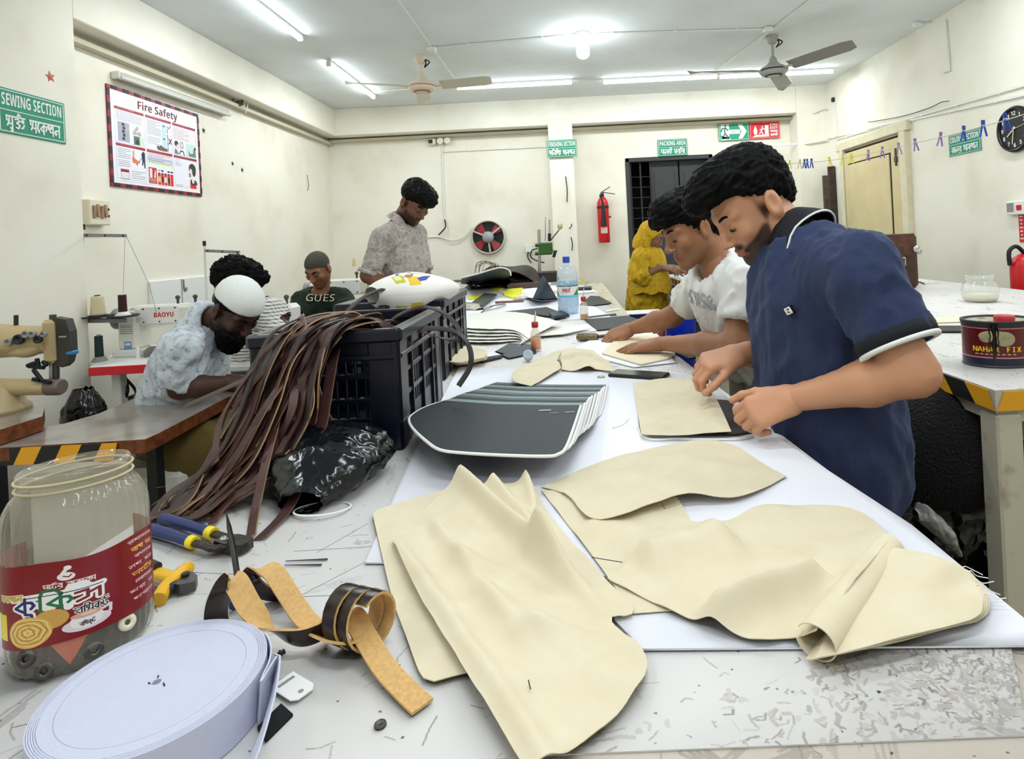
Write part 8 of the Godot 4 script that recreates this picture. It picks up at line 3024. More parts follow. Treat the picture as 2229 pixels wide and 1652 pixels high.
func net_mesh(acc: Array, renormal := false) -> ArrayMesh:
	var a := []
	a.resize(Mesh.ARRAY_MAX)
	if renormal:
		var N := PackedVector3Array()
		N.resize(acc[0].size())
		for k in range(0, acc[3].size(), 3):
			var n: Vector3 = (acc[0][acc[3][k + 2]] - acc[0][acc[3][k]]).cross(acc[0][acc[3][k + 1]] - acc[0][acc[3][k]])
			for j in 3: N[acc[3][k + j]] += n
		for i in N.size(): N[i] = N[i].normalized()
		acc[1] = N
	a[Mesh.ARRAY_VERTEX] = acc[0]
	a[Mesh.ARRAY_NORMAL] = acc[1]
	a[Mesh.ARRAY_COLOR] = acc[2]
	a[Mesh.ARRAY_INDEX] = acc[3]
	var m := ArrayMesh.new()
	m.add_surface_from_arrays(Mesh.PRIMITIVE_TRIANGLES, a)
	return m

func acc0() -> Array:
	return [PackedVector3Array(), PackedVector3Array(), PackedColorArray(), PackedInt32Array()]

func bounds(pts: Array, m: float) -> Array:
	var lo: Vector3 = pts[0]
	var hi: Vector3 = pts[0]
	for p in pts:
		lo = lo.min(p)
		hi = hi.max(p)
	return [lo - Vector3.ONE * m, hi + Vector3.ONE * m]

func head_net(acc: Array, xf: Transform3D, skin: Color, cell: float, beard: float, neck_to: Vector3):
	var f := Field.new(Vector3(-0.11, -0.17, -0.13), Vector3(0.11, 0.15, 0.14), cell)
	f.ell(Vector3(0, 0.035, -0.012), Vector3(0.074, 0.088, 0.096))
	f.ell(Vector3(0, -0.03, 0.03), Vector3(0.060, 0.075, 0.058), Basis(), 0.03)
	for s in [-1.0, 1.0]:
		f.cap(Vector3(s * 0.056, -0.045, -0.005), Vector3(s * 0.016, -0.098, 0.058), 0.022, 0.018, 0.03)
		f.ell(Vector3(s * 0.042, -0.022, 0.062), Vector3(0.022, 0.02, 0.02), Basis(), 0.02)
		f.cap(Vector3(s * 0.012, 0.024, 0.082), Vector3(s * 0.046, 0.024, 0.068), 0.011, 0.010, 0.015)
		f.ell(Vector3(s * 0.031, 0.002, 0.094), Vector3(0.019, 0.013, 0.014), Basis(), 0.012, true)
		f.ell(Vector3(s * 0.031, 0.001, 0.071), Vector3(0.015, 0.0125, 0.014), Basis(), 0.005)
		var eb := Basis(Vector3.UP, s * 0.35) * Basis(Vector3.RIGHT, -0.2)
		f.ell(Vector3(s * 0.080, -0.004, -0.014), Vector3(0.012, 0.036, 0.023), eb, 0.006)
		f.ell(Vector3(s * 0.094, 0.002, -0.010), Vector3(0.009, 0.023, 0.012), eb, 0.004, true)
	f.cap(Vector3(0, -0.100, 0.07), Vector3(0, -0.096, 0.068), 0.016, 0.016, 0.02)
	f.cap(Vector3(0, 0.012, 0.084), Vector3(0, -0.03, 0.106), 0.008, 0.0105, 0.014)
	f.ell(Vector3(0, -0.034, 0.106), Vector3(0.0115, 0.0095, 0.0115), Basis(), 0.008)
	for s in [-1.0, 1.0]:
		f.ell(Vector3(s * 0.0125, -0.038, 0.096), Vector3(0.0075, 0.007, 0.010), Basis(), 0.006)
	f.cap(Vector3(-0.02, -0.0655, 0.081), Vector3(0.02, -0.0655, 0.081), 0.006, 0.006, 0.008)
	f.cap(Vector3(-0.008, -0.0625, 0.089), Vector3(0.008, -0.0625, 0.089), 0.0055, 0.0055, 0.006)
	f.cap(Vector3(-0.008, -0.0745, 0.087), Vector3(0.008, -0.0745, 0.087), 0.0065, 0.0065, 0.006)
	f.cap(Vector3(-0.024, -0.0685, 0.094), Vector3(0.024, -0.0685, 0.094), 0.0018, 0.0018, 0.003, true)
	f.cap(Vector3(0, -0.05, -0.03), neck_to, 0.052, 0.056, 0.03)
	var lin := skin.srgb_to_linear()
	var hairy := Color(0.045, 0.035, 0.03).srgb_to_linear()
	var paint := func(p: Vector3) -> Color:
		var k := lin
		var lip: float = (1.0 - smoothstep(0.006, 0.013, absf(p.y + 0.0685))) * (1.0 - smoothstep(0.014, 0.026, absf(p.x))) * smoothstep(0.06, 0.085, p.z)
		k = k.lerp(Color(lin.r * 0.72, lin.g * 0.5, lin.b * 0.5), lip)
		var side := smoothstep(0.002, -0.012, p.y + 0.024 + 0.55 * (p.z - 0.03) * (1.0 if p.z > 0.03 else -0.3)) * smoothstep(-0.04, -0.005, p.z) * (1.0 - smoothstep(-0.135, -0.155, p.y))
		var mous: float = (1.0 - smoothstep(0.004, 0.010, absf(p.y + 0.053))) * smoothstep(0.07, 0.085, p.z) * (1.0 - smoothstep(0.02, 0.032, absf(p.x)))
		var burn := smoothstep(-0.02, 0.0, p.z) * (1.0 - smoothstep(0.012, 0.026, p.z)) * smoothstep(0.045, 0.06, absf(p.x)) * (1.0 - smoothstep(0.03, 0.05, p.y)) * smoothstep(-0.06, -0.03, p.y)
		k = k.lerp(hairy, clampf(maxf(maxf(side * (1.0 - lip), mous), burn) * beard * (1.0 - smoothstep(0.068, 0.073, absf(p.x))), 0.0, 0.93))
		var slit: float = (1.0 - smoothstep(0.0015, 0.004, absf(p.y + 0.006))) * (1.0 - smoothstep(0.011, 0.016, absf(absf(p.x) - 0.031))) * smoothstep(0.06, 0.072, p.z)
		return k.lerp(hairy, 0.8 * slit)
	f.add(acc, xf, paint)

func hand_net(acc: Array, wrist: Vector3, dir: Vector3, back: Vector3, side: float, curl: Array, skin: Color, cell := 0.0035, k := 1.0):
	var z := dir.normalized()
	var y := (back - z * back.dot(z)).normalized()
	var xf := Transform3D(Basis(y.cross(z) * side, y, z).scaled_local(Vector3.ONE * k), wrist)
	var f := Field.new(Vector3(-0.075, -0.11, -0.04), Vector3(0.095, 0.045, 0.20), cell)
	f.cap(Vector3(0, 0, -0.03), Vector3(0, 0, 0.01), 0.027, 0.026, 0.01)
	for q in [[0.026, 0.086], [0.009, 0.09], [-0.009, 0.086], [-0.025, 0.078]]:
		f.cap(Vector3(q[0] * 0.6, 0, 0.01), Vector3(q[0], 0.0, q[1]), 0.0165, 0.0125, 0.014)
	f.cap(Vector3(0.014, -0.006, 0.015), Vector3(0.03, -0.006, 0.045), 0.018, 0.015, 0.016)
	var len := [[0.040, 0.025, 0.021], [0.045, 0.028, 0.022], [0.041, 0.026, 0.021], [0.032, 0.020, 0.018]]
	for n in 4:
		var p := Vector3([0.026, 0.009, -0.009, -0.025][n], 0.0, [0.086, 0.09, 0.086, 0.078][n])
		var a := 0.0
		for j in 3:
			a += curl[n + 1] * [0.9, 1.1, 0.7][j]
			var q: Vector3 = p + Vector3([0.07, 0.02, -0.03, -0.09][n] * len[n][j], -sin(a) * len[n][j], cos(a) * len[n][j])
			f.cap(p, q, [0.0098, 0.0088, 0.0082][j], [0.0088, 0.0082, 0.0072][j], 0.0035)
			p = q
	var p := Vector3(0.032, -0.008, 0.04)
	var a: float = curl[0]
	for j in 3:
		var l: float = [0.03, 0.032, 0.024][j]
		var q := p + Vector3(cos(0.95 + a * 0.35 * j) * l * 0.75, -sin(a * 0.4 * (j + 1)) * l * 0.7, sin(0.95 + a * 0.35 * j) * l)
		f.cap(p, q, [0.0125, 0.0105, 0.0095][j], [0.0105, 0.0095, 0.008][j], 0.006)
		p = q
	var lin := skin.srgb_to_linear()
	f.add(acc, xf, lin)

func eye_bits(t: Node3D, xf: Transform3D, brow: float):
	for s in [-1.0, 1.0]:
		var b := MB.new(xf)
		b.tube(smooth_line([Vector3(s * 0.014, 0.024, 0.092), Vector3(s * 0.034, 0.031, 0.085), Vector3(s * 0.052, 0.023, 0.066)], 4), [0.0022 * brow, 0.0034 * brow, 0.0036 * brow, 0.0036 * brow, 0.0034 * brow, 0.003 * brow, 0.0026 * brow, 0.002 * brow, 0.001], 8)
		part("eyebrow", b, M.hair, t)
		b = MB.new(xf)
		b.tube(smooth_line([Vector3(s * 0.018, -0.0055, 0.082), Vector3(s * 0.031, -0.009, 0.0855), Vector3(s * 0.044, -0.006, 0.0765)], 4), 0.0012, 6)
		part("eyelash", b, M.hair, t)

func hair_net(t: Node3D, xf: Transform3D, lumps: Array, line: Callable, cell: float, rough: float, m: Material, called := "hair", sd := 1):
	var f := Field.new(Vector3(-0.13, -0.16, -0.16), Vector3(0.13, 0.2, 0.17), cell)
	for q in lumps:
		f.ell(q[0], q[1], Basis(), 0.025)
	f.limit(line)
	var n := FastNoiseLite.new()
	n.seed = sd
	n.frequency = 34.0
	n.fractal_type = FastNoiseLite.FRACTAL_RIDGED
	n.fractal_octaves = 3
	var acc := acc0()
	f.add(acc, xf, Color.WHITE, func(p: Vector3) -> float: return n.get_noise_3d(p.x * 0.7 + p.z * 0.5, p.y * 1.2, p.z * 0.45) * rough)
	part(called, net_mesh(acc, true), m, t)

func stretch(a: Vector3, b: Vector3, f: float) -> Vector3:
	return a.lerp(b, f)

func body(t: Node3D, J: Dictionary, skin: Color, cell: float, beard: float, hc := 0.0035) -> void:
	var acc := acc0()
	var pts := [J.pelvis, J.neck]
	for k in ["sh", "el", "wr", "hip", "kn", "an"]:
		pts.append_array(J[k])
	var bb := bounds(pts, 0.2)
	var f := Field.new(bb[0], bb[1], 0.014)
	var across: Vector3 = (J.sh[1] - J.sh[0]).normalized()
	var up: Vector3 = (J.neck - J.pelvis).normalized()
	var fw := up.cross(across).normalized()
	var bs := Basis(across, up, fw).orthonormalized()
	f.ell(J.pelvis.lerp(J.neck, 0.68), Vector3(0.13, 0.18, 0.085), bs, 0.05)
	f.ell(J.pelvis.lerp(J.neck, 0.2), Vector3(0.135, 0.19, 0.09), bs, 0.05)
	f.cap(J.neck - up * 0.03, J.head.origin + J.head.basis * Vector3(0, -0.07, -0.03), 0.054, 0.05, 0.03)
	for s in 2:
		f.cap(J.neck - up * 0.075, J.sh[s], 0.05, 0.05, 0.04)
		f.cap(J.sh[s], J.el[s], 0.05, 0.041, 0.03)
		f.cap(J.el[s], J.el[s].lerp(J.wr[s], 0.35), 0.040, 0.042, 0.02)
		f.cap(J.el[s].lerp(J.wr[s], 0.35), J.wr[s], 0.042, 0.026, 0.02)
		f.cap(J.hip[s], J.kn[s], 0.08, 0.055, 0.04)
		f.cap(J.kn[s], J.an[s], 0.053, 0.036, 0.03)
		f.cap(J.an[s], J.an[s] + fw * 0.14 * Vector3(1, 0, 1) - Vector3(0, 0.04, 0), 0.04, 0.03, 0.03)
		hand_net(acc, J.wr[s], J.hand[s][0], J.hand[s][1], 1.0 if s == 1 else -1.0, J.hand[s][2], skin, hc, J.get("hk", 1.0))
	f.add(acc, Transform3D(), skin.srgb_to_linear())
	head_net(acc, J.head, skin, cell, beard, J.head.affine_inverse() * J.neck)
	part("body", net_mesh(acc), M.skin, t)

func shirt(t: Node3D, J: Dictionary, m: Material, sl: Array, hem: float, fat: float, folds: float, sd: int, called := "shirt", cell := 0.010, open := 0.07):
	var bb := bounds([J.pelvis, J.neck, J.sh[0], J.sh[1], J.el[0], J.el[1], J.pelvis + Vector3(0, hem - 0.05, 0)] + ([J.wr[0], J.wr[1]] if sl.max() > 1.0 else []), 0.24)
	var f := Field.new(bb[0], bb[1], cell)
	var across: Vector3 = (J.sh[1] - J.sh[0]).normalized()
	var up: Vector3 = (J.neck - J.pelvis).normalized()
	var fw := up.cross(across).normalized()
	var bs := Basis(across, up, fw).orthonormalized()
	for s in 2:
		f.cap(J.neck - up * 0.055, J.sh[s], 0.07, 0.066 + fat * 0.4, 0.05)
		var e: Vector3 = J.sh[s].lerp(J.el[s], minf(sl[s] + 0.06, 1.0))
		f.cap(J.sh[s], e, 0.066 + fat * 0.4, 0.06 + fat * 0.7, 0.035)
		if sl[s] > 1.0:
			f.cap(J.el[s], J.el[s].lerp(J.wr[s], sl[s] - 1.0), 0.056, 0.05, 0.02)
	for s in 2:
		var ax: Vector3 = (J.el[s] - J.sh[s]).normalized()
		var e: Vector3 = J.sh[s].lerp(J.el[s], sl[s])
		if sl[s] > 1.0:
			ax = (J.wr[s] - J.el[s]).normalized()
			e = J.el[s].lerp(J.wr[s], sl[s] - 1.0)
		for z in range(f.nz):
			for y in range(f.ny):
				for x in range(f.nx):
					var p := f.o + Vector3(x, y, z) * f.c - e
					var h := p.dot(ax)
					if h > -0.05 and h < 0.12:
						var r := (p - ax * h).length()
						if r < 0.115:
							var i := (z * f.ny + y) * f.nx + x
							f.d[i] = maxf(f.d[i], maxf(h, -0.001) if h > -0.012 else f.d[i])
							f.d[i] = maxf(f.d[i], minf(0.046 + fat * 0.35 - r, h + 0.045))
	f.ell(J.pelvis.lerp(J.neck, 0.62), Vector3(0.165 + fat, 0.19, 0.118 + fat), bs, 0.06)
	f.ell(J.pelvis.lerp(J.neck, 0.30), Vector3(0.155 + fat, 0.26, 0.122 + fat), bs, 0.06)
	f.ell(J.pelvis.lerp(J.neck, -0.15), Vector3(0.20 + fat, 0.27, 0.136 + fat), bs, 0.06)
	f.cap(J.neck - up * 0.03 + fw * 0.012, J.neck + up * 0.12 + fw * 0.03, open, open * 1.1, 0.012, true)
	f.cut(J.pelvis + up * hem, -up)
	var n := FastNoiseLite.new()
	n.seed = sd
	n.frequency = 7.0
	n.fractal_octaves = 3
	n.fractal_type = FastNoiseLite.FRACTAL_RIDGED
	var acc := acc0()
	var bt := bs.transposed()
	J.field = f
	f.add(acc, Transform3D(), Color.WHITE, func(p: Vector3) -> float:
		var q := bt * p
		return (n.get_noise_3d(q.x * 1.3 + q.y * 0.5, q.y * 0.55, q.z * 1.3) - 0.1) * folds)
	return part(called, net_mesh(acc, true), m, t)

func printed(t: Node3D, J: Dictionary, called: String, word: String, size: float, wide: float, xf: Transform3D, m: Material, lift := 0.0012, bold := true):
	var o := text(called, word, size, m, t, Transform3D(), wide, 0.0, bold)
	var f: Field = J.field
	var acc := acc0()
	var z := xf.basis.z
	for k in o.mesh.get_surface_count():
		var a: Array = o.mesh.surface_get_arrays(k)
		var base: int = acc[0].size()
		for v in a[Mesh.ARRAY_VERTEX]:
			var p: Vector3 = xf * (o.transform * v) + z * 0.12
			for i in 120:
				var q := (p - f.o) / f.c
				var c0 := Vector3i(clampi(int(q.x), 0, f.nx - 2), clampi(int(q.y), 0, f.ny - 2), clampi(int(q.z), 0, f.nz - 2))
				var s := q - Vector3(c0)
				var at := (c0.z * f.ny + c0.y) * f.nx + c0.x
				var w := 0.0
				for j in 8:
					w += f.d[at + (j & 1) + (j >> 1 & 1) * f.nx + (j >> 2) * f.nx * f.ny] * (s.x if j & 1 else 1.0 - s.x) * (s.y if j >> 1 & 1 else 1.0 - s.y) * (s.z if j >> 2 else 1.0 - s.z)
				if w < lift + 0.004: break
				p -= z * clampf(w - 0.003, 0.001, 0.01)
			acc[0].append(p)
			acc[1].append(z)
			acc[2].append(Color.WHITE)
		var idx = a[Mesh.ARRAY_INDEX] if a[Mesh.ARRAY_INDEX] != null else range(a[Mesh.ARRAY_VERTEX].size())
		for i in idx: acc[3].append(i + base)
	o.mesh = net_mesh(acc)
	o.transform = Transform3D()

func trousers(t: Node3D, J: Dictionary, m: Material, wide := 0.02):
	var f := Field.new(bounds([J.pelvis] + J.hip + J.kn + J.an, 0.2)[0], bounds([J.pelvis] + J.hip + J.kn + J.an, 0.2)[1], 0.015)
	f.cap(J.hip[0] + Vector3(0, 0.03, 0), J.hip[1] + Vector3(0, 0.03, 0), 0.09, 0.09, 0.04)
	for s in 2:
		f.cap(J.hip[s], J.kn[s], 0.076 + wide * 0.5, 0.066 + wide, 0.04)
		f.cap(J.kn[s], J.an[s] + Vector3(0, 0.02, 0), 0.064 + wide, 0.05 + wide, 0.03)
	var n := FastNoiseLite.new()
	n.frequency = 6.0
	var acc := acc0()
	f.add(acc, Transform3D(), Color.WHITE, func(p: Vector3) -> float: return n.get_noise_3d(p.x, p.y * 0.5, p.z) * 0.008)
	part("trousers", net_mesh(acc, true), m, t)

func head_at(p: Vector3, look: Vector3, tilt := 0.0) -> Transform3D:
	return frame(p, look).rotated_local(Vector3(0, 0, 1), tilt)

func legs(J: Dictionary, hip_y: float, fw: Vector3, seated := false):
	var side := Vector3.UP.cross(fw).normalized()
	var b: Vector3 = J.pelvis
	J.hip = [b + side * 0.09 + Vector3(0, hip_y, 0), b - side * 0.09 + Vector3(0, hip_y, 0)]
	if seated:
		J.kn = [J.hip[0] + fw * 0.42, J.hip[1] + fw * 0.42]
		J.an = [J.kn[0] * Vector3(1, 0, 1) + Vector3(0, 0.07, 0), J.kn[1] * Vector3(1, 0, 1) + Vector3(0, 0.07, 0)]
	else:
		J.kn = [J.hip[0].lerp(b * Vector3(1, 0, 1) + side * 0.1, 0.48), J.hip[1].lerp(b * Vector3(1, 0, 1) - side * 0.1, 0.48)]
		J.an = [(b + side * 0.1) * Vector3(1, 0, 1) + Vector3(0, 0.07, 0), (b - side * 0.1) * Vector3(1, 0, 1) + Vector3(0, 0.07, 0)]

func collar_band(t: Node3D, J: Dictionary, m: Material, rim: Material, r := 0.066, h := 0.04, called := "collar", fwd := 0.0):
	var across: Vector3 = (J.sh[1] - J.sh[0]).normalized()
	var up: Vector3 = ((J.head.origin + J.head.basis * Vector3(0, -0.07, -0.03)) - J.neck).normalized()
	var fw := up.cross(across).normalized()
	across = fw.cross(up)
	var rows := []
	var edge := []
	for i in 29:
		var a := lerpf(0.28, TAU - 0.28, i / 28.0)
		var d := across * sin(a) + fw * cos(a)
		var front := pow(maxf(0.0, cos(a)), 2.0)
		var c: Vector3 = J.neck + fw * (0.008 + fwd) + up * 0.006
		var row := []
		var q: Vector3 = c + d * (r - 0.008) + up * (h * 0.8 - front * 0.05) + fw * front * 0.012
		row.append(c + d * (r - 0.010) + up * (-0.02 - front * 0.06))
		row.append(q - d * 0.002)
		row.append(q + d * 0.003)
		row.append(c + d * (r + 0.010) + up * (h * 0.15 - front * 0.075) + fw * front * 0.022)
		row.append(c + d * (r + 0.021) + up * (-h * 0.45 - front * 0.085) + fw * front * 0.03)
		edge.append(row[4] + d * 0.001)
		rows.append(row)
	var b := MB.new()
	b.grid(rows, 0.003)
	var o := part(called, b, m, t)
	if rim:
		b = MB.new()
		b.tube(edge, 0.0028, 6)
		part("collar_stripe", b, rim, o)

func person(called_label: String, group := "") -> Node3D:
	return thing("person", called_label, "person", Vector3.ZERO, group)

func build_people():
	M.skin = mat(Color.WHITE, 0.5)
	M.skin.vertex_color_use_as_albedo = true
	M.skin.subsurf_scatter_enabled = true
	M.skin.subsurf_scatter_strength = 0.08
	M.hair = mat(Color(0.012, 0.012, 0.014), 0.6)
	M.hair.metallic_specular = 0.25
	var heather := noise_tex(256, 0.25, [[0.0, Color(0.55, 0.6, 0.7)], [0.5, Color(0.85, 0.88, 0.95)], [1.0, Color(1, 1, 1)]], 201, 2)
	navy_man(heather)
	white_man()
	cap_man()
	back_men(heather)
	woman()

func navy_man(heather: Texture2D):
	var t := person("young bearded man in a navy polo shirt folding cream canvas at the near right")
	var fw := Vector3(-0.97, 0, 0.18).normalized()
	var J := {"pelvis": Vector3(0.585, 0.93, -1.39), "neck": P(1745, 525, 1.39), "head": head_at(P(1634, 452, 1.43), Vector3(-0.80, -0.56, 0.16), 0.0)}
	J.sh = [P(1868, 590, 1.17), P(1735, 610, 1.56)]
	J.el = [P(1990, 812, 1.08), P(1760, 790, 1.62)]
	J.wr = [P(1728, 868, 1.23), P(1606, 772, 1.47)]
	legs(J, -0.02, fw)
	J.hand = [[Vector3(-0.90, -0.32, -0.12), Vector3(-0.15, 0.62, 0.78), [0.7, 0.75, 0.85, 0.95, 1.0]], [Vector3(-0.90, -0.14, 0.20), Vector3(-0.2, 0.85, 0.4), [0.9, 0.85, 0.9, 1.0, 1.05]]]
	J.hk = 0.98
	var skin := Color(0.79, 0.575, 0.44)
	body(t, J, skin, 0.0042, 0.95, 0.0032)
	eye_bits(t, J.head, 1.0)
	hair_net(t, J.head, [[Vector3(0, 0.06, -0.018), Vector3(0.084, 0.086, 0.106)], [Vector3(0, 0.105, 0.045), Vector3(0.066, 0.042, 0.062)], [Vector3(0, 0.088, 0.098), Vector3(0.05, 0.03, 0.034)], [Vector3(0, 0.02, -0.075), Vector3(0.064, 0.075, 0.04)]],
		func(p: Vector3) -> float:
			var y := 0.068 if p.z > 0.05 else (lerpf(0.030, 0.068, (p.z + 0.005) / 0.055) if p.z > -0.005 else lerpf(-0.062, 0.030, clampf((p.z + 0.1) / 0.08, 0, 1)))
			return y - p.y, 0.0042, 0.008, M.hair, "hair", 5)
	var polo := relief(textured(mat(Color(0.185, 0.235, 0.365), 0.9), heather, 7.0), heather, 0.02)
	polo.rim_enabled = true
	polo.rim = 0.5
	polo.rim_tint = 0.6
	var dark := mat(Color(0.035, 0.055, 0.095), 0.85)
	shirt(t, J, polo, [0.74, 0.72], -0.24, 0.008, 0.012, 3, "polo_shirt", 0.0085, 0.064)
	collar_band(t, J, dark, M.white, 0.076, 0.045)
	for s in 2:
		cuff(t, J, s, 0.74 if s == 0 else 0.72, 0.069, dark, M.white)
	var logo := frame(P(1719, 676, 1.24), Vector3(-0.45, 0.1, 0.9)).rotated_local(Vector3(0, 0, 1), 0.5)
	var b := MB.new(logo)
	b.box(Vector3(0, 0, 0), Vector3(0.017, 0.019, 0.05), 0.001)
	part("badge_border", b, M.black, t)
	b = MB.new(logo)
	b.box(Vector3(0, 0, 0.0008), Vector3(0.013, 0.015, 0.05), 0.001)
	part("badge", b, M.white, t)
	b = MB.new(logo)
	b.strip([Vector3(-0.003, 0.004, 0.026), Vector3(0.003, 0.004, 0.026), Vector3(-0.003, -0.003, 0.026), Vector3(0.003, -0.004, 0.026)], 0.0014, 0.0, Vector3(0, 0, 0.0006))
	part("badge_mark", b, M.black, t)
	trousers(t, J, mat(Color(0.03, 0.05, 0.10), 0.85))

func cuff(t: Node3D, J: Dictionary, s: int, at: float, r: float, m: Material, rim: Material):
	var ax: Vector3 = (J.el[s] - J.sh[s]).normalized()
	var c: Vector3 = J.sh[s].lerp(J.el[s], at)
	var q := Basis(Quaternion(Vector3.UP, ax))
	var b := MB.new(Transform3D(q, c))
	b.lathe([Vector2(r - 0.010, 0.0), Vector2(r + 0.004, 0.0), Vector2(r + 0.0055, -0.012), Vector2(r + 0.004, -0.024), Vector2(r - 0.006, -0.026)], 32)
	var o := part("sleeve_cuff", b, m, t)
	if rim:
		b = MB.new(Transform3D(q, c))
		b.lathe([Vector2(r - 0.010, 0.007), Vector2(r + 0.0035, 0.007), Vector2(r + 0.0055, 0.003), Vector2(r + 0.0045, -0.001), Vector2(r - 0.006, -0.001)], 32)
		part("white_piping", b, rim, o)

func white_man():
	var t := person("young man in a white T-shirt pressing a canvas panel with both hands")
	var fw := Vector3(-0.95, 0, 0.05).normalized()
	var J := {"pelvis": Vector3(0.67, 0.92, -2.12), "neck": P(1572, 592, 2.06), "head": head_at(P(1503, 500, 2.05), Vector3(-0.90, -0.36, 0.24))}
	J.sh = [P(1628, 622, 1.86), P(1538, 620, 2.26)]
	J.el = [P(1600, 752, 1.80), P(1462, 690, 2.42)]
	J.wr = [P(1442, 748, 2.22), P(1372, 716, 2.58)]
	legs(J, -0.02, fw)
	J.hand = [[Vector3(-0.92, -0.13, -0.38), Vector3(0.05, 0.95, 0.25), [0.15, 0.12, 0.10, 0.12, 0.15]], [Vector3(-0.85, -0.24, 0.10), Vector3(-0.1, 0.85, 0.45), [0.5, 0.35, 0.4, 0.5, 0.55]]]
	body(t, J, Color(0.60, 0.41, 0.28), 0.005, 0.18, 0.004)
	eye_bits(t, J.head, 1.0)
	hair_net(t, J.head, [[Vector3(0, 0.058, -0.02), Vector3(0.088, 0.09, 0.105)], [Vector3(0, 0.10, 0.05), Vector3(0.07, 0.045, 0.062)], [Vector3(0, 0.07, 0.095), Vector3(0.05, 0.028, 0.03)], [Vector3(0, 0.01, -0.07), Vector3(0.068, 0.07, 0.045)]],
		func(p: Vector3) -> float:
			var y := 0.048 if p.z > 0.05 else (lerpf(0.0, 0.048, (p.z - 0.005) / 0.045) if p.z > 0.005 else lerpf(-0.07, 0.0, clampf((p.z + 0.1) / 0.09, 0, 1)))
			return y - p.y, 0.0055, 0.009, M.hair, "hair", 8)
	var cot := mat(Color(0.90, 0.90, 0.885), 0.9)
	shirt(t, J, cot, [0.62, 0.60], -0.04, 0.012, 0.016, 6, "t_shirt", 0.010, 0.066)
	var pf := frame(P(1517, 655, 2.0), Vector3(-0.75, 0.0, 0.66)).rotated_local(Vector3(0, 0, 1), -0.12)
	printed(t, J, "shirt_print", "CKS&", 0.05, 0.15, pf, mat(Color(0.62, 0.63, 0.65), 0.8), 0.012)
	trousers(t, J, mat(Color(0.55, 0.54, 0.50), 0.85), 0.03)

func cap_man():
	var t := person("bearded man in a white cap and pale speckled shirt leaning over the low table")
	var fw := Vector3(0.86, 0, 0.50).normalized()
	var J := {"pelvis": P(352, 905, 2.62), "neck": P(452, 702, 2.50), "head": head_at(P(514, 676, 2.45), Vector3(0.66, -0.68, 0.30))}
	J.pelvis.y = 0.58
	J.sh = [P(425, 745, 2.68), P(398, 762, 2.32)]
	J.el = [P(470, 850, 2.72), P(392, 846, 2.34)]
	J.wr = [P(560, 828, 2.5), P(512, 832, 2.30)]
	legs(J, 0.0, fw, true)
	J.hand = [[Vector3(0.95, -0.2, 0.1), Vector3(0, 0.9, 0.4), [0.5, 0.5, 0.5, 0.6, 0.6]], [Vector3(0.95, -0.15, 0.2), Vector3(0, 0.9, 0.4), [0.5, 0.5, 0.5, 0.6, 0.6]]]
	body(t, J, Color(0.25, 0.145, 0.10), 0.0055, 0.9, 0.0055)
	eye_bits(t, J.head, 1.2)
	var low := func(p: Vector3) -> float: return lerpf(-0.02, 0.045, clampf((p.z + 0.1) / 0.16, 0, 1)) - p.y
	hair_net(t, J.head, [[Vector3(0, 0.036, -0.014), Vector3(0.079, 0.088, 0.1)]], low, 0.007, 0.003, M.hair)
	hair_net(t, J.head, [[Vector3(0, -0.085, 0.045), Vector3(0.066, 0.055, 0.055)], [Vector3(0, -0.13, 0.06), Vector3(0.045, 0.05, 0.04)]], func(p: Vector3) -> float: return p.y + 0.052 + 0.5 * maxf(0.0, p.z - 0.06), 0.007, 0.010, M.hair, "beard", 4)
	hair_net(t, J.head, [[Vector3(0, 0.05, -0.012), Vector3(0.087, 0.094, 0.108)]], func(p: Vector3) -> float: return (0.052 if p.z > 0.0 else 0.052 + p.z * 0.25) - p.y, 0.006, 0.001, mat(Color(0.91, 0.92, 0.91), 0.85), "prayer_cap")
	var pale := textured(mat(Color(0.82, 0.845, 0.87), 0.85), noise_tex(512, 0.03, [[0.0, Color(0.45, 0.48, 0.52)], [0.25, Color(0.68, 0.71, 0.75)], [0.36, Color(0.95, 0.96, 0.97)], [1.0, Color.WHITE]], 211, 5), 2.2)
	shirt(t, J, pale, [0.92, 0.92], -0.16, 0.02, 0.016, 9, "shirt", 0.012, 0.062)
	collar_band(t, J, pale, null, 0.082, 0.04)
	trousers(t, J, mat(Color(0.40, 0.335, 0.14), 0.85), 0.05)
	var b := MB.new(Transform3D(Basis(), Vector3(J.pelvis.x, 0, J.pelvis.z)))
	b.lathe([Vector2(0, 0), Vector2(0.19, 0), Vector2(0.16, 0.42), Vector2(0.18, 0.44), Vector2(0, 0.45)], 20)
	solo("work_stool", b, M.dark, "dark round stool under the man in the white cap", "stool")

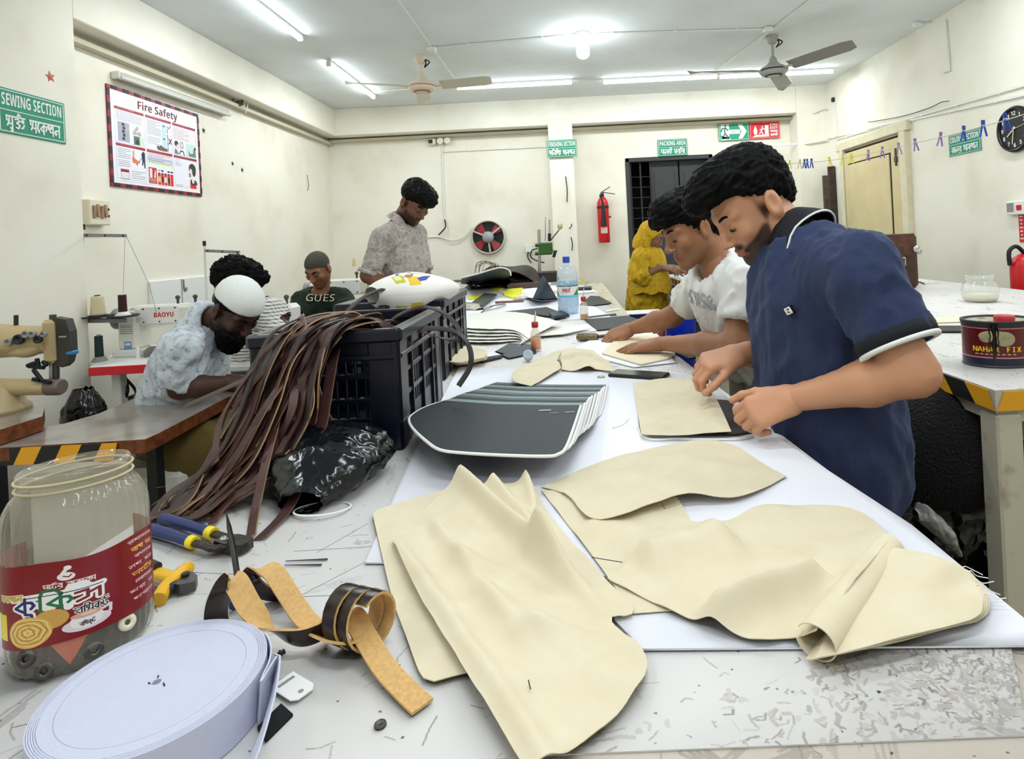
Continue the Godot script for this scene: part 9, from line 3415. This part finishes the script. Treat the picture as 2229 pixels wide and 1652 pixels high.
func back_men(heather: Texture2D):
	var t := person("curly haired man in a striped shirt, mostly hidden behind the white cap")
	var J := {"pelvis": P(545, 800, 3.3), "neck": P(545, 668, 3.15), "head": head_at(P(512, 628, 3.1), Vector3(0.55, -0.45, -0.6))}
	J.pelvis.y = 0.56
	J.sh = [P(562, 690, 3.4), P(590, 684, 3.02)]
	J.el = [P(630, 735, 3.45), P(622, 742, 2.95)]
	J.wr = [P(680, 715, 3.3), P(672, 715, 3.05)]
	legs(J, 0.0, Vector3(0.9, 0, 0.1).normalized(), true)
	var flat := [Vector3(0.95, -0.2, 0.1), Vector3(0, 1, 0.2), [0.4, 0.4, 0.4, 0.4, 0.4]]
	J.hand = [flat, flat]
	body(t, J, Color(0.40, 0.25, 0.17), 0.008, 0.3, 0.007)
	var curly := func(p: Vector3) -> float: return lerpf(-0.06, 0.06, clampf((p.z + 0.1) / 0.18, 0, 1)) - p.y
	hair_net(t, J.head, [[Vector3(0, 0.06, -0.02), Vector3(0.10, 0.1, 0.115)], [Vector3(0, 0.10, 0.04), Vector3(0.08, 0.05, 0.08)]], curly, 0.007, 0.02, M.hair, "hair", 12)
	var im := Image.create(8, 128, false, Image.FORMAT_RGB8)
	im.fill(Color(0.87, 0.86, 0.83))
	for k in 8: im.fill_rect(Rect2i(0, k * 16, 8, 4), Color(0.16, 0.15, 0.16))
	var str := textured(mat(Color.WHITE, 0.85), ImageTexture.create_from_image(im), 7.5)
	shirt(t, J, str, [1.2, 1.2], -0.15, 0.02, 0.014, 10, "striped_shirt", 0.013)
	trousers(t, J, M.dark)
	t = person("man with shaved head in a dark green T-shirt sitting at the back left")
	J = {"pelvis": P(700, 720, 4.45), "neck": P(700, 630, 4.35), "head": head_at(P(692, 586, 4.25), Vector3(-0.16, -0.52, 0.84))}
	J.pelvis.y = 0.58
	J.sh = [P(744, 652, 4.35), P(660, 656, 4.35)]
	J.el = [P(768, 705, 4.15), P(646, 712, 4.15)]
	J.wr = [P(720, 722, 3.95), P(676, 722, 3.95)]
	legs(J, 0.0, Vector3(0, 0, 1), true)
	flat = [Vector3(0, -0.2, 0.9), Vector3(0, 1, 0.2), [0.4, 0.4, 0.4, 0.4, 0.4]]
	J.hand = [flat, flat]
	body(t, J, Color(0.58, 0.40, 0.28), 0.006, 0.35, 0.007)
	eye_bits(t, J.head, 1.3)
	var crop := func(p: Vector3) -> float: return lerpf(-0.05, 0.052, clampf((p.z + 0.09) / 0.15, 0, 1)) - p.y
	hair_net(t, J.head, [[Vector3(0, 0.036, -0.013), Vector3(0.078, 0.091, 0.099)]], crop, 0.007, 0.0, mat(Color(0.27, 0.255, 0.225), 0.9))
	shirt(t, J, mat(Color(0.02, 0.115, 0.07), 0.9), [0.7, 0.7], -0.1, 0.02, 0.012, 14, "t_shirt", 0.012)
	printed(t, J, "shirt_print", "GUES", 0.05, 0.2, frame(P(690, 648, 4.2), Vector3(0.0, 0.1, 1)).rotated_local(Vector3(0, 0, 1), -0.06), M.cream_dull, 0.010, false)
	trousers(t, J, M.dark)
	t = person("bearded man in a grey patterned shirt standing left of the long table")
	J = {"pelvis": Vector3(-1.03, 0.95, -3.7), "neck": P(872, 482, 3.66), "head": head_at(P(903, 442, 3.62), Vector3(0.58, -0.62, 0.42))}
	J.sh = [P(905, 512, 3.82), P(836, 516, 3.5)]
	J.el = [P(922, 592, 3.78), P(800, 600, 3.46)]
	J.wr = [P(940, 645, 3.6), P(896, 650, 3.4)]
	legs(J, -0.02, Vector3(0.9, 0, 0.35).normalized())
	flat = [Vector3(0.7, -0.6, 0.1), Vector3(0.4, 0.6, 0.4), [0.4, 0.4, 0.5, 0.5, 0.5]]
	J.hand = [flat, flat]
	body(t, J, Color(0.46, 0.30, 0.21), 0.0055, 0.85, 0.006)
	eye_bits(t, J.head, 1.3)
	hair_net(t, J.head, [[Vector3(0, 0.06, -0.016), Vector3(0.085, 0.088, 0.104)], [Vector3(0, 0.10, 0.05), Vector3(0.075, 0.045, 0.068)], [Vector3(0, 0.075, 0.098), Vector3(0.06, 0.032, 0.03)]],
		func(p: Vector3) -> float:
			var y := 0.05 if p.z > 0.05 else (lerpf(0.02, 0.05, (p.z + 0.005) / 0.055) if p.z > -0.005 else lerpf(-0.05, 0.02, clampf((p.z + 0.1) / 0.09, 0, 1)))
			return y - p.y, 0.006, 0.008, M.hair, "hair", 15)
	var leafy := textured(mat(Color(0.78, 0.755, 0.74), 0.85), noise_tex(512, 0.008, [[0.0, Color(0.62, 0.59, 0.57)], [0.35, Color(0.80, 0.78, 0.76)], [0.5, Color(1, 1, 1)], [0.62, Color(0.78, 0.75, 0.73)], [1.0, Color(0.95, 0.94, 0.93)]], 221, 3, FastNoiseLite.TYPE_SIMPLEX, FastNoiseLite.FRACTAL_RIDGED), 2.2)
	shirt(t, J, leafy, [0.97, 0.97], -0.14, -0.015, 0.016, 16, "patterned_shirt", 0.011, 0.062)
	collar_band(t, J, leafy, null, 0.074, 0.036)
	for s in 2: cuff(t, J, s, 0.97, 0.060, leafy, null)
	trousers(t, J, M.dark)

func woman():
	var t := person("woman in a yellow dress and head scarf working at the end of the right table")
	var fw := Vector3(0.95, 0, 0.2).normalized()
	var J := {"pelvis": P(1408, 650, 5.5), "neck": P(1410, 548, 5.45), "head": head_at(P(1420, 516, 5.42), Vector3(0.78, -0.45, 0.35))}
	J.sh = [P(1425, 562, 5.6), P(1398, 564, 5.3)]
	J.el = [P(1432, 600, 5.65), P(1398, 600, 5.25)]
	J.wr = [P(1462, 582, 5.5), P(1440, 582, 5.25)]
	legs(J, -0.02, fw)
	var flat := [Vector3(0.9, -0.2, 0.1), Vector3(0, 0.8, 0.6), [0.4, 0.4, 0.4, 0.4, 0.4]]
	J.hand = [flat, flat]
	body(t, J, Color(0.50, 0.34, 0.24), 0.008, 0.0, 0.007)
	eye_bits(t, J.head, 1.1)
	var yel := textured(mat(Color(0.80, 0.65, 0.03), 0.8), noise_tex(256, 0.03, [[0.0, Color(0.75, 0.72, 0.5)], [0.5, Color(0.95, 0.94, 0.9)], [1.0, Color.WHITE]], 231), 3.0)
	shirt(t, J, yel, [1.55, 1.55], -0.12, 0.03, 0.03, 21, "dress_top", 0.013, 0.05)
	var rows := []
	var low := []
	for i in 17:
		var f := i / 16.0
		var row := []
		for j in 41:
			var a := TAU * (j % 40) / 40.0
			var r := lerpf(0.19, 0.30, f) * (1.0 + 0.10 * f * sin(a * 9.0 + sin(f * 3.0)))
			row.append(Vector3(J.pelvis.x + cos(a) * r, lerpf(J.pelvis.y - 0.02, 0.14, f), J.pelvis.z + sin(a) * r * 0.85))
		rows.append(row)
	rows.reverse()
	var b := MB.new()
	b.grid(rows.slice(9, 17))
	part("skirt", b, yel, t)
	b = MB.new()
	b.grid(rows.slice(0, 10))
	var h := part("skirt_hem", b, textured(mat(Color.WHITE, 0.8), noise_tex(128, 0.06, [[0.0, Color(0.8, 0.75, 0.6)], [0.12, Color(0.8, 0.75, 0.6)], [0.16, Color(0.17, 0.05, 0.03)], [1.0, Color(0.2, 0.06, 0.04)]], 233, 1, FastNoiseLite.TYPE_CELLULAR, FastNoiseLite.FRACTAL_NONE), 2.0), t)
	hair_net(t, J.head, [[Vector3(0, 0.03, -0.03), Vector3(0.10, 0.115, 0.115)], [Vector3(0, -0.08, -0.05), Vector3(0.11, 0.12, 0.10)], [Vector3(0, -0.12, 0.03), Vector3(0.09, 0.06, 0.085)]],
		func(p: Vector3) -> float: return 0.085 - Vector2(p.x * 1.1, (p.y + 0.02) * 0.85).length() if p.z > 0.02 else -1.0, 0.008, 0.006, yel, "head_scarf", 22)
	b = MB.new()
	var drape := []
	for i in 9:
		var row := []
		for j in 25:
			var a := lerpf(-0.3, PI + 0.9, j / 24.0)
			var f := i / 8.0
			var r := lerpf(0.09, 0.24, sqrt(f))
			row.append(J.neck + Vector3(cos(a) * r * 0.8, 0.03 - 0.34 * f * f - 0.05 * f + 0.012 * sin(a * 8.0 + f * 4.0), sin(a) * r))
		drape.append(row)
	drape.reverse()
	b.grid(drape, 0.004)
	part("scarf_drape", b, yel, t)
